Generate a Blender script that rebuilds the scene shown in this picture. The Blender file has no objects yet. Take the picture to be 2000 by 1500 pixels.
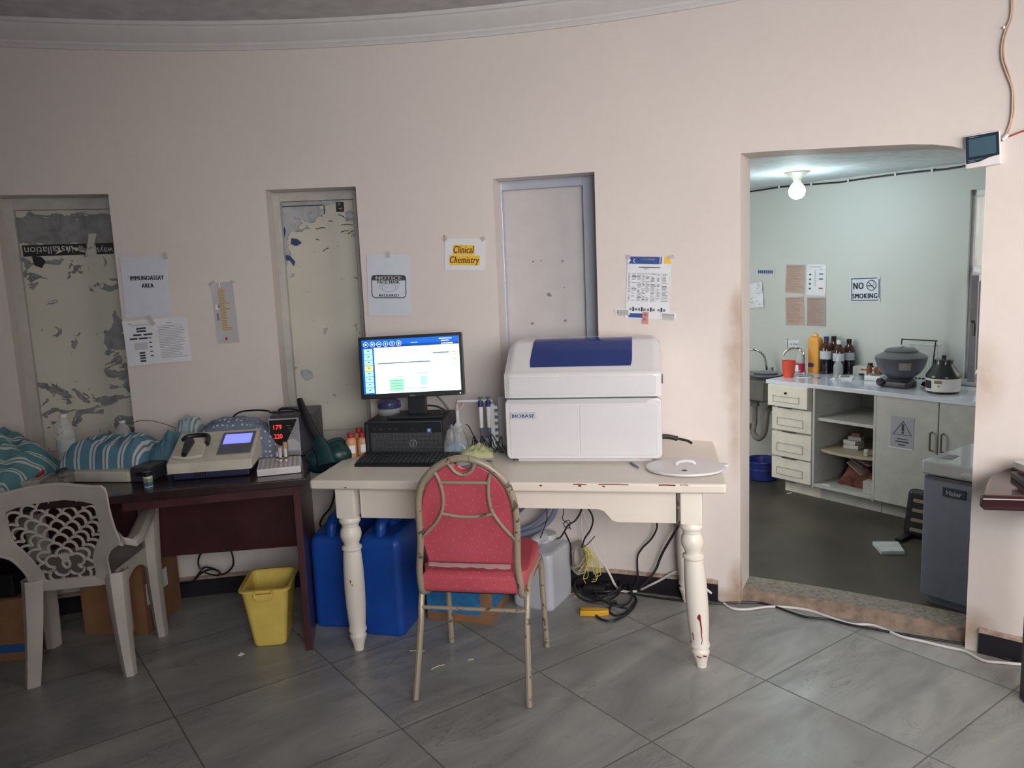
import bpy, bmesh, math, random
from mathutils import Vector, Matrix, noise
from math import sin, cos, pi, radians as R_, atan2, hypot, sqrt
random.seed(7)
SC = bpy.context.scene
COL = SC.collection
# ------------------------------------------------------------------ camera
F = 1560.0; H = 1.56; PITCH = R_(8.4); ROLL = R_(2.38)
CAMP = Vector((0, 0, H))
FW = Vector((0, cos(PITCH), -sin(PITCH)))
_r0 = Vector((1, 0, 0)); _u0 = _r0.cross(FW)
RT = _r0 * cos(ROLL) - _u0 * sin(ROLL)
UP = _u0 * cos(ROLL) + _r0 * sin(ROLL)
IO = Vector((1.938, 5.916, 0)); ID = Vector((0.575, -0.818, 0)); IN = Vector((0.818, 0.575, 0)); IROT = atan2(-0.818, 0.575)   # side room: origin, along the counter, towards its wall
cam = bpy.data.cameras.new('camera'); camo = bpy.data.objects.new('camera', cam); COL.objects.link(camo)
cam.sensor_width = 36.0; cam.lens = 36.0 * F / 2000.0; cam.clip_start = 0.05; cam.clip_end = 200
camo.matrix_world = Matrix((( RT.x, UP.x, -FW.x, 0), (RT.y, UP.y, -FW.y, 0), (RT.z, UP.z, -FW.z, H), (0, 0, 0, 1)))
SC.camera = camo
SC.view_settings.view_transform = 'Standard'
try: SC.view_settings.look = 'None'
except Exception: pass
SC.view_settings.exposure = 0.0
SC.view_settings.gamma = 1.0
SC.view_settings.use_curve_mapping = False
# ------------------------------------------------------------------ world and lights
w = bpy.data.worlds.new('world'); SC.world = w; w.use_nodes = True
w.node_tree.nodes['Background'].inputs[0].default_value = (0.86, 0.93, 1.0, 1)
w.node_tree.nodes['Background'].inputs[1].default_value = 2.2
def area(name, loc, target, sx, sy, energy, color):
    l = bpy.data.lights.new(name, 'AREA'); l.shape = 'RECTANGLE'; l.size = sx; l.size_y = sy
    l.energy = energy; l.color = color
    o = bpy.data.objects.new(name, l); COL.objects.link(o); o.location = loc
    o.rotation_euler = (Vector(target) - Vector(loc)).to_track_quat('-Z', 'Y').to_euler()
    return o
# lamps added inside the room for assumed daylight (right of and behind the camera)
area('added_right_lamp', (2.36, 1.34, 1.62), (0.9, 3.4, 1.35), 0.8, 1.1, 13, (1.0, 0.86, 0.70)).data.spread = R_(150)  # added lamp standing in the room, set in from the wall opening
area('added_front_lamp', (1.25, -1.25, 1.85), (1.2, 3.4, 0.85), 2.3, 1.5, 36, (1.0, 0.975, 0.96)).data.spread = R_(78)  # narrow-beam lamp added behind the camera, at no built opening
# fill lamp added in the side room's unseen left end, brightening the cabinets
area('side_fill', IO + ID * -0.45 + IN * -1.65 + Vector((0, 0, 1.3)), IO + ID * 0.55 + IN * 0.2 + Vector((0, 0, 0.45)), 0.7, 1.1, 18, (1.0, 0.96, 0.88))
sunl = bpy.data.lights.new('sun', 'SUN'); sunl.energy = 6.0; sunl.angle = R_(1.0); sunl.color = (1, 0.95, 0.86)
suno = bpy.data.objects.new('sun', sunl); COL.objects.link(suno)
suno.rotation_euler = Vector((0.203, 0.754, -0.75)).to_track_quat('-Z', 'Y').to_euler()

# ------------------------------------------------------------------ pixel (2000x1500 frame) to place on a known surface
def ray(x, y): return FW + RT * ((x - 1000) / F) - UP * ((y - 750) / F)
def Wz(x, y, z):
    d = ray(x, y); return CAMP + d * ((z - H) / d.z)
def Wy(x, y, Y):
    d = ray(x, y); return CAMP + d * (Y / d.y)
CC = Vector((-0.832, -0.14)); CR = 4.013
def WC(x, y, R=CR):
    d = ray(x, y); ox, oy = -CC.x, -CC.y
    a = d.x * d.x + d.y * d.y; b = ox * d.x + oy * d.y; c = ox * ox + oy * oy - R * R
    return CAMP + d * ((-b + sqrt(b * b - a * c)) / a)
def onplane(x, y, o, n):
    d = ray(x, y); return CAMP + d * ((Vector(o) - CAMP).dot(n) / d.dot(n))
def I(s, o, z): return IO + ID * s + IN * o + Vector((0, 0, z))
def Iz(x, y, z):
    p = Wz(x, y, z) - IO; return p.dot(ID), p.dot(IN)
WOFF = 0.66
def IWp(x, y, off=WOFF - 0.004): return onplane(x, y, IO + IN * off, IN)
def P(th, r, z): return Vector((CC.x + r * sin(th), CC.y + r * cos(th), z))

# ------------------------------------------------------------------ materials
def lin(c):
    f = lambda v: (v / 255 / 12.92) if v / 255 <= 0.04045 else ((v / 255 + 0.055) / 1.055) ** 2.4
    return (f(c[0]), f(c[1]), f(c[2]), 1.0)
_mc = {}
class NT:
    def __init__(s, m): s.t = m.node_tree; s.b = s.t.nodes['Principled BSDF']
    def n(s, typ, **k):
        x = s.t.nodes.new(typ)
        for a, v in k.items(): setattr(x, a, v)
        return x
    def l(s, a, b): s.t.links.new(a, b)
    def math(s, op, a, b=None, clamp=False):
        x = s.n('ShaderNodeMath', operation=op); x.use_clamp = clamp
        for i, v in enumerate((a, b)):
            if v is None: continue
            if isinstance(v, (int, float)): x.inputs[i].default_value = v
            else: s.l(v, x.inputs[i])
        return x.outputs[0]
    def coord(s, kind='Object'): return s.n('ShaderNodeTexCoord').outputs[kind]
    def noise(s, vec, scale, detail=3, dist=0.0, rough=0.5):
        x = s.n('ShaderNodeTexNoise'); x.inputs['Scale'].default_value = scale; x.inputs['Detail'].default_value = detail
        x.inputs['Distortion'].default_value = dist; x.inputs['Roughness'].default_value = rough
        if vec is not None: s.l(vec, x.inputs['Vector'])
        return x.outputs['Fac']
    def ramp(s, fac, stops, interp='LINEAR'):
        x = s.n('ShaderNodeValToRGB'); x.color_ramp.interpolation = interp
        e = x.color_ramp.elements
        while len(e) < len(stops): e.new(0.5)
        for el, (p, c) in zip(e, stops): el.position = p; el.color = c if len(c) == 4 else (*c, 1)
        s.l(fac, x.inputs[0]); return x.outputs[0]
    def mix(s, fac, a, b):
        x = s.n('ShaderNodeMix', data_type='RGBA')
        if isinstance(fac, (int, float)): x.inputs[0].default_value = fac
        else: s.l(fac, x.inputs[0])
        for i, v in ((6, a), (7, b)):
            if isinstance(v, tuple): x.inputs[i].default_value = v
            else: s.l(v, x.inputs[i])
        return x.outputs[2]
    def mapping(s, vec, loc=(0, 0, 0), rot=(0, 0, 0), scale=(1, 1, 1)):
        x = s.n('ShaderNodeMapping'); x.inputs[1].default_value = loc; x.inputs[2].default_value = rot; x.inputs[3].default_value = scale
        s.l(vec, x.inputs[0]); return x.outputs[0]
    def bump(s, fac, strength, dist=0.01):
        x = s.n('ShaderNodeBump'); x.inputs['Strength'].default_value = strength; x.inputs['Distance'].default_value = dist
        s.l(fac, x.inputs['Height']); s.l(x.outputs[0], s.b.inputs['Normal'])
    def sep(s, vec):
        x = s.n('ShaderNodeSeparateXYZ'); s.l(vec, x.inputs[0]); return x.outputs
def mat(name, rgb, rough=0.5, metal=0.0, var=0.06, vs=12.0, bump=0.0, bs=60.0, alpha=1.0, trans=0.0, emit=None, es=1.0, ior=1.45, coat=0.0, spec=0.5):
    if name in _mc: return _mc[name]
    m = bpy.data.materials.new(name); m.use_nodes = True; t = NT(m); b = t.b
    c = lin(rgb)
    if var > 0 and trans == 0:
        f = t.noise(t.coord(), vs, 4)
        lo = tuple(v * (1 - var * 2) for v in c[:3]) + (1,); hi = tuple(min(1, v * (1 + var * 2)) for v in c[:3]) + (1,)
        t.l(t.ramp(f, [(0.3, lo), (0.7, hi)]), b.inputs['Base Color'])
    else: b.inputs['Base Color'].default_value = c
    b.inputs['Roughness'].default_value = rough; b.inputs['Metallic'].default_value = metal
    b.inputs['Alpha'].default_value = alpha; b.inputs['Transmission Weight'].default_value = trans
    b.inputs['IOR'].default_value = ior; b.inputs['Coat Weight'].default_value = coat
    b.inputs['Specular IOR Level'].default_value = spec
    if emit:
        b.inputs['Emission Color'].default_value = lin(emit); b.inputs['Emission Strength'].default_value = es
    if bump > 0: t.bump(t.noise(t.coord(), bs, 3), bump)
    _mc[name] = m; return m
def new(name):
    m = bpy.data.materials.new(name); m.use_nodes = True; _mc[name] = m; return m, NT(m)

def m_wall():
    m, t = new('cream_wall_paint'); co = t.coord()
    base = t.ramp(t.noise(co, 1.1, 4), [(0.3, lin((219, 209, 206))), (0.7, lin((227, 217, 212)))])
    fine = t.ramp(t.noise(co, 22, 5), [(0.35, (0.982, 0.982, 0.982, 1)), (0.65, (1, 1, 1, 1))])
    mx = t.n('ShaderNodeMix', data_type='RGBA', blend_type='MULTIPLY'); mx.inputs[0].default_value = 1
    t.l(base, mx.inputs[6]); t.l(fine, mx.inputs[7]); col = mx.outputs[2]
    # grubby hand stains on both jambs and scuffs at the jamb feet (each a patch of dirt with its own place)
    def blob(col, c, rad, strength, dirt):
        mp = t.mapping(co, loc=tuple(-a / b for a, b in zip(c, rad)), scale=tuple(1 / b for b in rad))
        ln = t.n('ShaderNodeVectorMath', operation='LENGTH'); t.l(mp, ln.inputs[0])
        f = t.math('SUBTRACT', 1.0, ln.outputs['Value'], True)
        f = t.math('MULTIPLY', f, t.math('MULTIPLY', t.noise(co, 14, 5), 2.0), True)
        f = t.math('MULTIPLY', f, strength, True)
        return t.mix(f, col, dirt)
    for px, rad, s in (((1438, 700), (0.075, 0.10, 0.34), 0.6), ((1440, 620), (0.04, 0.06, 0.16), 0.6), ((1436, 850), (0.04, 0.06, 0.25), 0.5),
                       ((1922, 740), (0.08, 0.10, 0.18), 0.5), ((1418, 1165), (0.10, 0.12, 0.05), 1.0), ((1440, 1150), (0.05, 0.2, 0.16), 1.0), ((1900, 1225), (0.09, 0.12, 0.10), 0.8)):
        col = blob(col, WC(*px), rad, s, lin((166, 138, 112)))
    t.l(col, t.b.inputs['Base Color']); t.b.inputs['Roughness'].default_value = 0.55
    t.bump(t.noise(co, 7, 4), 0.06, 0.01)
    return m
def m_floor():
    m, t = new('grey_marble_floor_tiles'); co = t.coord()
    mp = t.n('ShaderNodeVectorRotate', rotation_type='Z_AXIS'); mp.inputs['Angle'].default_value = -0.626
    mp.inputs['Center'].default_value = (-1.2671, 2.6854, 0); t.l(co, mp.inputs['Vector'])
    sh = t.mapping(mp.outputs[0], loc=(1.2671 + 6.0, -2.6854 + 6.0, 0))
    sc = t.mapping(sh, scale=(1 / 0.6, 1 / 0.6, 1))
    fr = t.n('ShaderNodeVectorMath', operation='FRACTION'); t.l(sc, fr.inputs[0])
    fl = t.n('ShaderNodeVectorMath', operation='FLOOR'); t.l(sc, fl.inputs[0])
    wn = t.n('ShaderNodeTexWhiteNoise', noise_dimensions='3D'); t.l(fl.outputs[0], wn.inputs['Vector'])
    ad = t.n('ShaderNodeVectorMath', operation='MULTIPLY_ADD'); t.l(wn.outputs['Color'], ad.inputs[0]); ad.inputs[1].default_value = (3, 3, 3); t.l(sh, ad.inputs[2])
    st = t.mapping(ad.outputs[0], rot=(0, 0, R_(8)), scale=(1.0, 3.2, 1))
    n1 = t.noise(st, 1.7, 6, 0.9, 0.6); n2 = t.noise(st, 4.5, 5, 1.4)
    base = t.ramp(n1, [(0.30, lin((126, 127, 126))), (0.5, lin((147, 148, 147))), (0.72, lin((168, 169, 167)))])
    v = t.math('ABSOLUTE', t.math('SUBTRACT', n2, 0.5)); vm = t.ramp(v, [(0.0, (1, 1, 1, 1)), (0.018, (0, 0, 0, 1))])
    gate = t.ramp(t.noise(ad.outputs[0], 2.3, 2), [(0.50, (0, 0, 0, 1)), (0.62, (1, 1, 1, 1))])
    vf = t.math('MULTIPLY', t.math('MULTIPLY', vm, gate), 0.55)
    col = t.mix(vf, base, lin((92, 90, 88)))
    s = t.sep(fr.outputs[0])
    def edge(a): return t.math('MINIMUM', a, t.math('SUBTRACT', 1.0, a))
    g = t.math('MINIMUM', edge(s[0]), edge(s[1])); gm = t.ramp(g, [(0.0028, (1, 1, 1, 1)), (0.0045, (0, 0, 0, 1))])
    col = t.mix(gm, col, lin((70, 69, 66)))
    t.l(col, t.b.inputs['Base Color'])
    rr = t.ramp(t.noise(co, 5, 4), [(0.3, (0.26, 0.26, 0.26, 1)), (0.7, (0.40, 0.40, 0.40, 1))]); t.l(rr, t.b.inputs['Roughness'])
    t.bump(t.math('SUBTRACT', 1.0, gm), 0.25, 0.003)
    return m
def m_peel(name, biases, film, thr=0.60, scale=(5, 5, 5)):
    """board with paint film peeling off: biases = list of (cx, cz, rx, rz, weight) in the board's own metres"""
    m, t = new(name); co = t.coord()
    f = t.noise(t.mapping(co, scale=(1, 1, 1.5)), 9, 5, 1.1, 0.55)
    for cx, cz, rx, rz, wgt in biases:
        mp = t.mapping(co, loc=(-cx / rx, 0, -cz / rz), scale=(1 / rx, 0, 1 / rz))
        ln = t.n('ShaderNodeVectorMath', operation='LENGTH'); t.l(mp, ln.inputs[0])
        g = t.math('MULTIPLY', t.math('SUBTRACT', 1.0, ln.outputs['Value'], True), wgt)
        f = t.math('ADD', f, g)
    msk = t.ramp(f, [(thr, (0, 0, 0, 1)), (thr + 0.012, (1, 1, 1, 1))])
    edge = t.ramp(f, [(thr - 0.008, (0, 0, 0, 1)), (thr, (1, 1, 1, 1)), (thr + 0.02, (1, 1, 1, 1)), (thr + 0.035, (0, 0, 0, 1))])
    base = t.ramp(t.noise(co, 3, 4), [(0.3, lin((198, 194, 182))), (0.7, lin((208, 204, 192)))])
    fc = t.ramp(t.noise(co, 18, 4, 1.0), [(0.3, lin(film[0])), (0.6, lin(film[1]))])
    col = t.mix(msk, base, fc); col = t.mix(t.math('MULTIPLY', edge, 0.45), col, lin((70, 72, 78)))
    t.l(col, t.b.inputs['Base Color']); t.b.inputs['Roughness'].default_value = 0.5
    t.bump(msk, -0.3, 0.002)
    return m
def m_chip(name, base, chip, thr=0.66, scale=26, rough=0.45, stretch=(1, 1, 1)):
    m, t = new(name); co = t.mapping(t.coord(), scale=stretch)
    f = t.noise(co, scale, 6, 0.4, 0.6)
    gate = t.noise(co, 3.1, 2); f = t.math('ADD', f, t.math('MULTIPLY', t.math('SUBTRACT', gate, 0.5), 0.35))
    msk = t.ramp(f, [(thr, (0, 0, 0, 1)), (thr + 0.01, (1, 1, 1, 1))])
    b = t.ramp(t.noise(co, 5, 4), [(0.3, tuple(v * 0.93 for v in lin(base)[:3]) + (1,)), (0.7, lin(base))])
    t.l(t.mix(msk, b, lin(chip)), t.b.inputs['Base Color']); t.b.inputs['Roughness'].default_value = rough
    t.bump(msk, -0.2, 0.002); return m
def m_fabric_dots():
    m, t = new('red_dotted_upholstery'); co = t.coord()
    r = t.mapping(co, rot=(0, R_(30), 0), scale=(32, 32, 32))
    fr = t.n('ShaderNodeVectorMath', operation='FRACTION'); t.l(r, fr.inputs[0]); s = t.sep(fr.outputs[0])
    dx = t.math('SUBTRACT', s[0], 0.5); dz = t.math('SUBTRACT', s[2], 0.5)
    d = t.math('SQRT', t.math('ADD', t.math('MULTIPLY', dx, dx), t.math('MULTIPLY', dz, dz)))
    k = t.ramp(d, [(0.045, (1, 1, 1, 1)), (0.07, (0, 0, 0, 1))])
    base = t.ramp(t.noise(co, 6, 4), [(0.3, lin((184, 76, 90))), (0.7, lin((202, 88, 102)))])
    t.l(t.mix(t.math('MULTIPLY', k, 0.8), base, lin((226, 150, 130))), t.b.inputs['Base Color'])
    t.b.inputs['Roughness'].default_value = 0.42; t.b.inputs['Coat Weight'].default_value = 0.25; t.b.inputs['Coat Roughness'].default_value = 0.25
    t.bump(t.noise(co, 180, 2), 0.2, 0.002); return m
def m_stripes(name, axis, cols, period, wob=0.3, rot=0.0):
    m, t = new(name); co = t.coord()
    mp = t.mapping(co, rot=(0, 0, rot)); s = t.sep(mp)[axis]
    nz = t.math('MULTIPLY', t.math('SUBTRACT', t.noise(co, 7, 2), 0.5), wob * period)
    f = t.math('FRACT', t.math('DIVIDE', t.math('ADD', s, nz), period))
    n = len(cols); st = []
    acc = 0
    for c, wd in cols: st.append((acc, lin(c))); acc += wd
    t.l(t.ramp(f, st, 'CONSTANT'), t.b.inputs['Base Color']); t.b.inputs['Roughness'].default_value = 0.95
    t.b.inputs['Specular IOR Level'].default_value = 0.1
    t.bump(t.noise(co, 240, 2), 0.5, 0.003); return m
def m_spots(name, base, dot, cell=0.02, rad=0.2):
    m, t = new(name); co = t.coord()
    v = t.n('ShaderNodeTexVoronoi'); v.inputs['Scale'].default_value = 1 / cell; v.inputs['Randomness'].default_value = 0.35; t.l(co, v.inputs['Vector'])
    k = t.ramp(v.outputs['Distance'], [(rad, (1, 1, 1, 1)), (rad + 0.05, (0, 0, 0, 1))])
    t.l(t.mix(k, lin(base), lin(dot)), t.b.inputs['Base Color']); t.b.inputs['Roughness'].default_value = 0.95
    return m

# ------------------------------------------------------------------ mesh builder
class B:
    def __init__(s): s.v = []; s.f = []; s.fm = []; s.fs = []; s.mi = 0; s.X = Matrix.Identity(4)
    def m(s, i): s.mi = i; return s
    def x(s, M=None): s.X = M if M is not None else Matrix.Identity(4); return s
    def add(s, vs, fs, smooth=True):
        k = len(s.v); s.v += [s.X @ Vector(p) for p in vs]
        for f in fs: s.f.append([a + k for a in f]); s.fm.append(s.mi); s.fs.append(smooth)
        return s
    def box(s, c, d, rz=0.0, bev=0.0, seg=2, M=None):
        hx, hy, hz = d[0] / 2, d[1] / 2, d[2] / 2
        T = Matrix.Translation(c) @ (M if M is not None else Matrix.Rotation(rz, 4, 'Z'))
        if bev <= 0:
            vs = [T @ Vector((x, y, z)) for x in (-hx, hx) for y in (-hy, hy) for z in (-hz, hz)]
            return s.add(vs, [(0, 1, 3, 2), (4, 6, 7, 5), (0, 4, 5, 1), (2, 3, 7, 6), (0, 2, 6, 4), (1, 5, 7, 3)])
        bm = bmesh.new(); bmesh.ops.create_cube(bm, size=1)
        for v in bm.verts: v.co = Vector((v.co.x * d[0], v.co.y * d[1], v.co.z * d[2]))
        bev = min(bev, 0.49 * min(d))
        bmesh.ops.bevel(bm, geom=bm.edges[:], offset=bev, segments=seg, profile=0.5, affect='EDGES')
        return s._bm(bm, T)
    def _bm(s, bm, T=Matrix.Identity(4)):
        bm.verts.index_update(); s.add([T @ v.co for v in bm.verts], [[v.index for v in f.verts] for f in bm.faces]); bm.free(); return s
    def prism(s, poly, z0, z1, M=Matrix.Identity(4), bev=0.0, seg=2):
        """poly in x,y, extruded along z"""
        n = len(poly)
        a = sum(poly[i][0] * poly[(i + 1) % n][1] - poly[(i + 1) % n][0] * poly[i][1] for i in range(n))
        if a < 0: poly = poly[::-1]
        bm = bmesh.new()
        lo = [bm.verts.new((p[0], p[1], z0)) for p in poly]; hi = [bm.verts.new((p[0], p[1], z1)) for p in poly]
        bm.faces.new(lo[::-1]); top = bm.faces.new(hi)
        for i in range(n): bm.faces.new((lo[i], lo[(i + 1) % n], hi[(i + 1) % n], hi[i]))
        if bev > 0:
            es = [e for e in bm.edges if abs(e.verts[0].co.z - e.verts[1].co.z) < 1e-7]
            bmesh.ops.bevel(bm, geom=es, offset=bev, segments=seg, profile=0.5, affect='EDGES')
        return s._bm(bm, M)
    def cyl(s, p0, p1, r0, r1=None, seg=20, cap=True):
        r1 = r0 if r1 is None else r1
        p0 = Vector(p0); p1 = Vector(p1); d = (p1 - p0).normalized()
        a = d.orthogonal().normalized(); b = d.cross(a); vs = []; fs = []
        for p, r in ((p0, r0), (p1, r1)):
            for i in range(seg):
                t = 2 * pi * i / seg; vs.append(p + (a * cos(t) + b * sin(t)) * r)
        for i in range(seg): j = (i + 1) % seg; fs.append((i, j, seg + j, seg + i))
        if cap: fs.append(tuple(range(seg))[::-1]); fs.append(tuple(range(seg, 2 * seg)))
        return s.add(vs, fs)
    def lathe(s, prof, c=(0, 0, 0), seg=28, M=Matrix.Identity(4), sy=1.0):
        vs = []; fs = []; n = len(prof); c = Vector(c)
        for r, z in prof:
            for i in range(seg):
                t = 2 * pi * i / seg; vs.append(c + M @ Vector((r * cos(t), r * sin(t) * sy, z)))
        for k in range(n - 1):
            for i in range(seg): j = (i + 1) % seg; fs.append((k * seg + i, k * seg + j, (k + 1) * seg + j, (k + 1) * seg + i))
        if prof[0][0] > 1e-6: fs.append(tuple(range(seg))[::-1])
        if prof[-1][0] > 1e-6: fs.append(tuple(range((n - 1) * seg, n * seg)))
        return s.add(vs, fs)
    def tube(s, pts, r, seg=8, sub=5, closed=False, sq=None, r1=None):
        P_ = [Vector(p) for p in pts]; n = len(P_); Q = []
        if sub > 1 and n > 2:
            rng = n if closed else n - 1
            for i in range(rng):
                if closed: a, b, c, d = P_[(i - 1) % n], P_[i], P_[(i + 1) % n], P_[(i + 2) % n]
                else: a, b, c, d = P_[max(i - 1, 0)], P_[i], P_[i + 1], P_[min(i + 2, n - 1)]
                for k in range(sub):
                    t = k / sub
                    Q.append(0.5 * ((2 * b) + (c - a) * t + (2 * a - 5 * b + 4 * c - d) * t * t + (3 * b - a - 3 * c + d) * t * t * t))
            if not closed: Q.append(P_[-1])
        else: Q = P_
        m = len(Q); vs = []; fs = []
        tan = []
        for i in range(m):
            a = Q[(i - 1) % m] if (closed or i) else Q[i]; b = Q[(i + 1) % m] if (closed or i < m - 1) else Q[i]
            t_ = (b - a); tan.append(t_.normalized() if t_.length > 1e-9 else Vector((0, 0, 1)))
        u = tan[0].orthogonal().normalized()
        for i in range(m):
            u = (u - tan[i] * u.dot(tan[i]))
            u = u.normalized() if u.length > 1e-6 else tan[i].orthogonal().normalized()
            v = tan[i].cross(u)
            rr = r if r1 is None else r + (r1 - r) * i / max(1, m - 1)
            for k in range(seg):
                th = 2 * pi * k / seg; vs.append(Q[i] + (u * cos(th) + v * sin(th)) * rr)
        for i in range(m if closed else m - 1):
            j = (i + 1) % m
            for k in range(seg): l = (k + 1) % seg; fs.append((i * seg + k, i * seg + l, j * seg + l, j * seg + k))
        if not closed: fs.append(tuple(range(seg))[::-1]); fs.append(tuple(range((m - 1) * seg, m * seg)))
        return s.add(vs, fs)
    def sphere(s, c, r, seg=16, ring=10, z0=-1, z1=1):
        rx, ry, rz = (r, r, r) if isinstance(r, (int, float)) else r
        prof = []
        for i in range(ring + 1):
            a = -pi / 2 + pi * i / ring; prof.append((cos(a), sin(a)))
        vs = []; fs = []
        for cr, cz in prof:
            for i in range(seg): t = 2 * pi * i / seg; vs.append((c[0] + rx * cr * cos(t), c[1] + ry * cr * sin(t), c[2] + rz * cz))
        for k in range(ring):
            for i in range(seg): j = (i + 1) % seg; fs.append((k * seg + i, k * seg + j, (k + 1) * seg + j, (k + 1) * seg + i))
        return s.add(vs, fs)
    def loft(s, secs, cap=True):
        n = len(secs[0]); vs = [Vector(p) for sc in secs for p in sc]; fs = []
        for k in range(len(secs) - 1):
            for i in range(n): j = (i + 1) % n; fs.append((k * n + i, k * n + j, (k + 1) * n + j, (k + 1) * n + i))
        if cap: fs.append(tuple(range(n))[::-1]); fs.append(tuple(range((len(secs) - 1) * n, len(secs) * n)))
        return s.add(vs, fs)
    def quad(s, a, b, c, d): return s.add([a, b, c, d], [(0, 1, 2, 3)])
    def grid(s, fn, nu, nv, smooth=True):
        vs = [fn(i / nu, j / nv) for j in range(nv + 1) for i in range(nu + 1)]
        fs = [(j * (nu + 1) + i, j * (nu + 1) + i + 1, (j + 1) * (nu + 1) + i + 1, (j + 1) * (nu + 1) + i) for j in range(nv) for i in range(nu)]
        return s.add(vs, fs)
    def make(s, name, mats, parent=None, loc=None, rot=None, merge=True, recalc=True, angle=38):
        me = bpy.data.meshes.new(name); me.from_pydata([tuple(v) for v in s.v], [], s.f)
        for m_ in (mats if isinstance(mats, (list, tuple)) else [mats]): me.materials.append(m_)
        for p, mi in zip(me.polygons, s.fm): p.material_index = mi
        if merge or recalc:
            bm = bmesh.new(); bm.from_mesh(me)
            if merge: bmesh.ops.remove_doubles(bm, verts=bm.verts, dist=1e-6)
            if recalc: bmesh.ops.recalc_face_normals(bm, faces=bm.faces)
            bm.to_mesh(me); bm.free()
        me.polygons.foreach_set('use_smooth', [True] * len(me.polygons))
        try: me.set_sharp_from_angle(angle=R_(angle))
        except Exception: pass
        me.update()
        o = bpy.data.objects.new(name, me); COL.objects.link(o)
        if len(me.polygons) > 6:
            wn = o.modifiers.new('weighted_normals', 'WEIGHTED_NORMAL'); wn.keep_sharp = True; wn.weight = 80
        if parent: o.parent = parent
        if loc is not None: o.location = loc
        if rot is not None: o.rotation_euler = rot
        return o
def tag(o, label, cat, group=None, kind=None):
    if label: o['label'] = label
    if cat: o['category'] = cat
    if group: o['group'] = group
    if kind: o['kind'] = kind
    return o
def struct(o): o['kind'] = 'structure'; return o
def thing(name, label, cat, loc=(0, 0, 0), rz=0.0, group=None, M=None):
    o = bpy.data.objects.new(name, None); COL.objects.link(o); o.empty_display_size = 0.05
    if M is not None: o.matrix_world = M
    else: o.location = loc; o.rotation_euler = (0, 0, rz)
    return tag(o, label, cat, group)
def recenter(o):
    """move a one-mesh thing's origin to the middle of its base"""
    me = o.data; xs = [v.co for v in me.vertices]
    c = Vector(((min(v.x for v in xs) + max(v.x for v in xs)) / 2, (min(v.y for v in xs) + max(v.y for v in xs)) / 2, min(v.z for v in xs)))
    me.transform(Matrix.Translation(-c)); o.location = o.matrix_basis @ c if o.parent is None else c
    return o
def copy_thing(root, loc, rz=None, label=None, group=None):
    r = root.copy(); COL.objects.link(r); r.location = loc
    if rz is not None: r.rotation_euler = (0, 0, rz)
    if label: r['label'] = label
    if group: r['group'] = group
    for ch in list(root.children):
        c = ch.copy(); COL.objects.link(c); c.parent = r
        for g in ch.children:
            d = g.copy(); COL.objects.link(d); d.parent = c
    return r
def frame2(TL, TR, BR, BL, out):
    """a flat rectangle's frame from its four corners: origin at centre, x right, y up, z towards the viewer"""
    c = (TL + TR + BR + BL) / 4; u = ((TR - TL) + (BR - BL)) / 2; v = ((TL - BL) + (TR - BR)) / 2
    w_, h_ = u.length, v.length; n = Vector(out).normalized()
    u = (u - n * u.dot(n)).normalized(); v2 = n.cross(u)
    M = Matrix(((u.x, v2.x, n.x, c.x), (u.y, v2.y, n.y, c.y), (u.z, v2.z, n.z, c.z), (0, 0, 0, 1)))
    return M, w_, h_
def text_mesh(name, lines, mtl, parent, w, h, cx=0.0, cy=0.0, z=0.0008, bold=0.0, shear=0.0, align='CENTER', fitw=True, rot=0.0, spacing=1.0, space_line=1.0, ext=0.0, fat=0.0):
    """text fitted into a w x h box centred on (cx, cy) of the parent's x-y plane"""
    cu = bpy.data.curves.new(name, 'FONT'); cu.body = lines; cu.size = 1.0; cu.align_x = align; cu.offset = bold; cu.shear = shear
    cu.space_character = spacing; cu.space_line = space_line; cu.resolution_u = 3; cu.extrude = ext
    to = bpy.data.objects.new('tmp', cu); me = bpy.data.meshes.new_from_object(to); bpy.data.objects.remove(to)
    xs = [v.co.x for v in me.vertices]; ys = [v.co.y for v in me.vertices]
    if not xs: return None
    x0, x1, y0, y1 = min(xs), max(xs), min(ys), max(ys); sx = w / (x1 - x0); sy = h / (y1 - y0)
    if not fitw: sx = sy = min(sx, sy)
    T = Matrix.Translation((cx, cy, z)) @ Matrix.Rotation(rot, 4, 'Z') @ Matrix.Diagonal((sx, sy, 1, 1)) @ Matrix.Translation((-(x0 + x1) / 2, -(y0 + y1) / 2, 0))
    if fat > 0:      # thicken the strokes with shifted copies of the outline
        bm = bmesh.new(); src = me.copy()
        for k in (-1, -.5, 0, .5, 1):
            m2 = src.copy(); m2.transform(Matrix.Translation((k * fat, 0, 0))); bm.from_mesh(m2); bpy.data.meshes.remove(m2)
        bm.to_mesh(me); bm.free(); bpy.data.meshes.remove(src)
    me.transform(T); me.materials.clear(); me.materials.append(mtl); me.name = name
    o = bpy.data.objects.new(name, me); COL.objects.link(o); o.parent = parent
    return o

# ================================================================== SETTING
WALL = m_wall(); FLOOR = m_floor()
CREAM_T = mat('aged_white_trim', (214, 212, 213), 0.5, var=0.015)
DARKBASE = mat('black_skirting_tile', (38, 36, 42), 0.3, var=0.15)
CEIL = mat('ceiling_paint', (196, 195, 198), 0.8)
ALU = mat('bluish_aluminium', (186, 192, 206), 0.28, 0.15, var=0.02)
DUST = mat('dusty_plaster_edge', (168, 150, 136), 0.9, var=0.15, vs=40)

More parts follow.
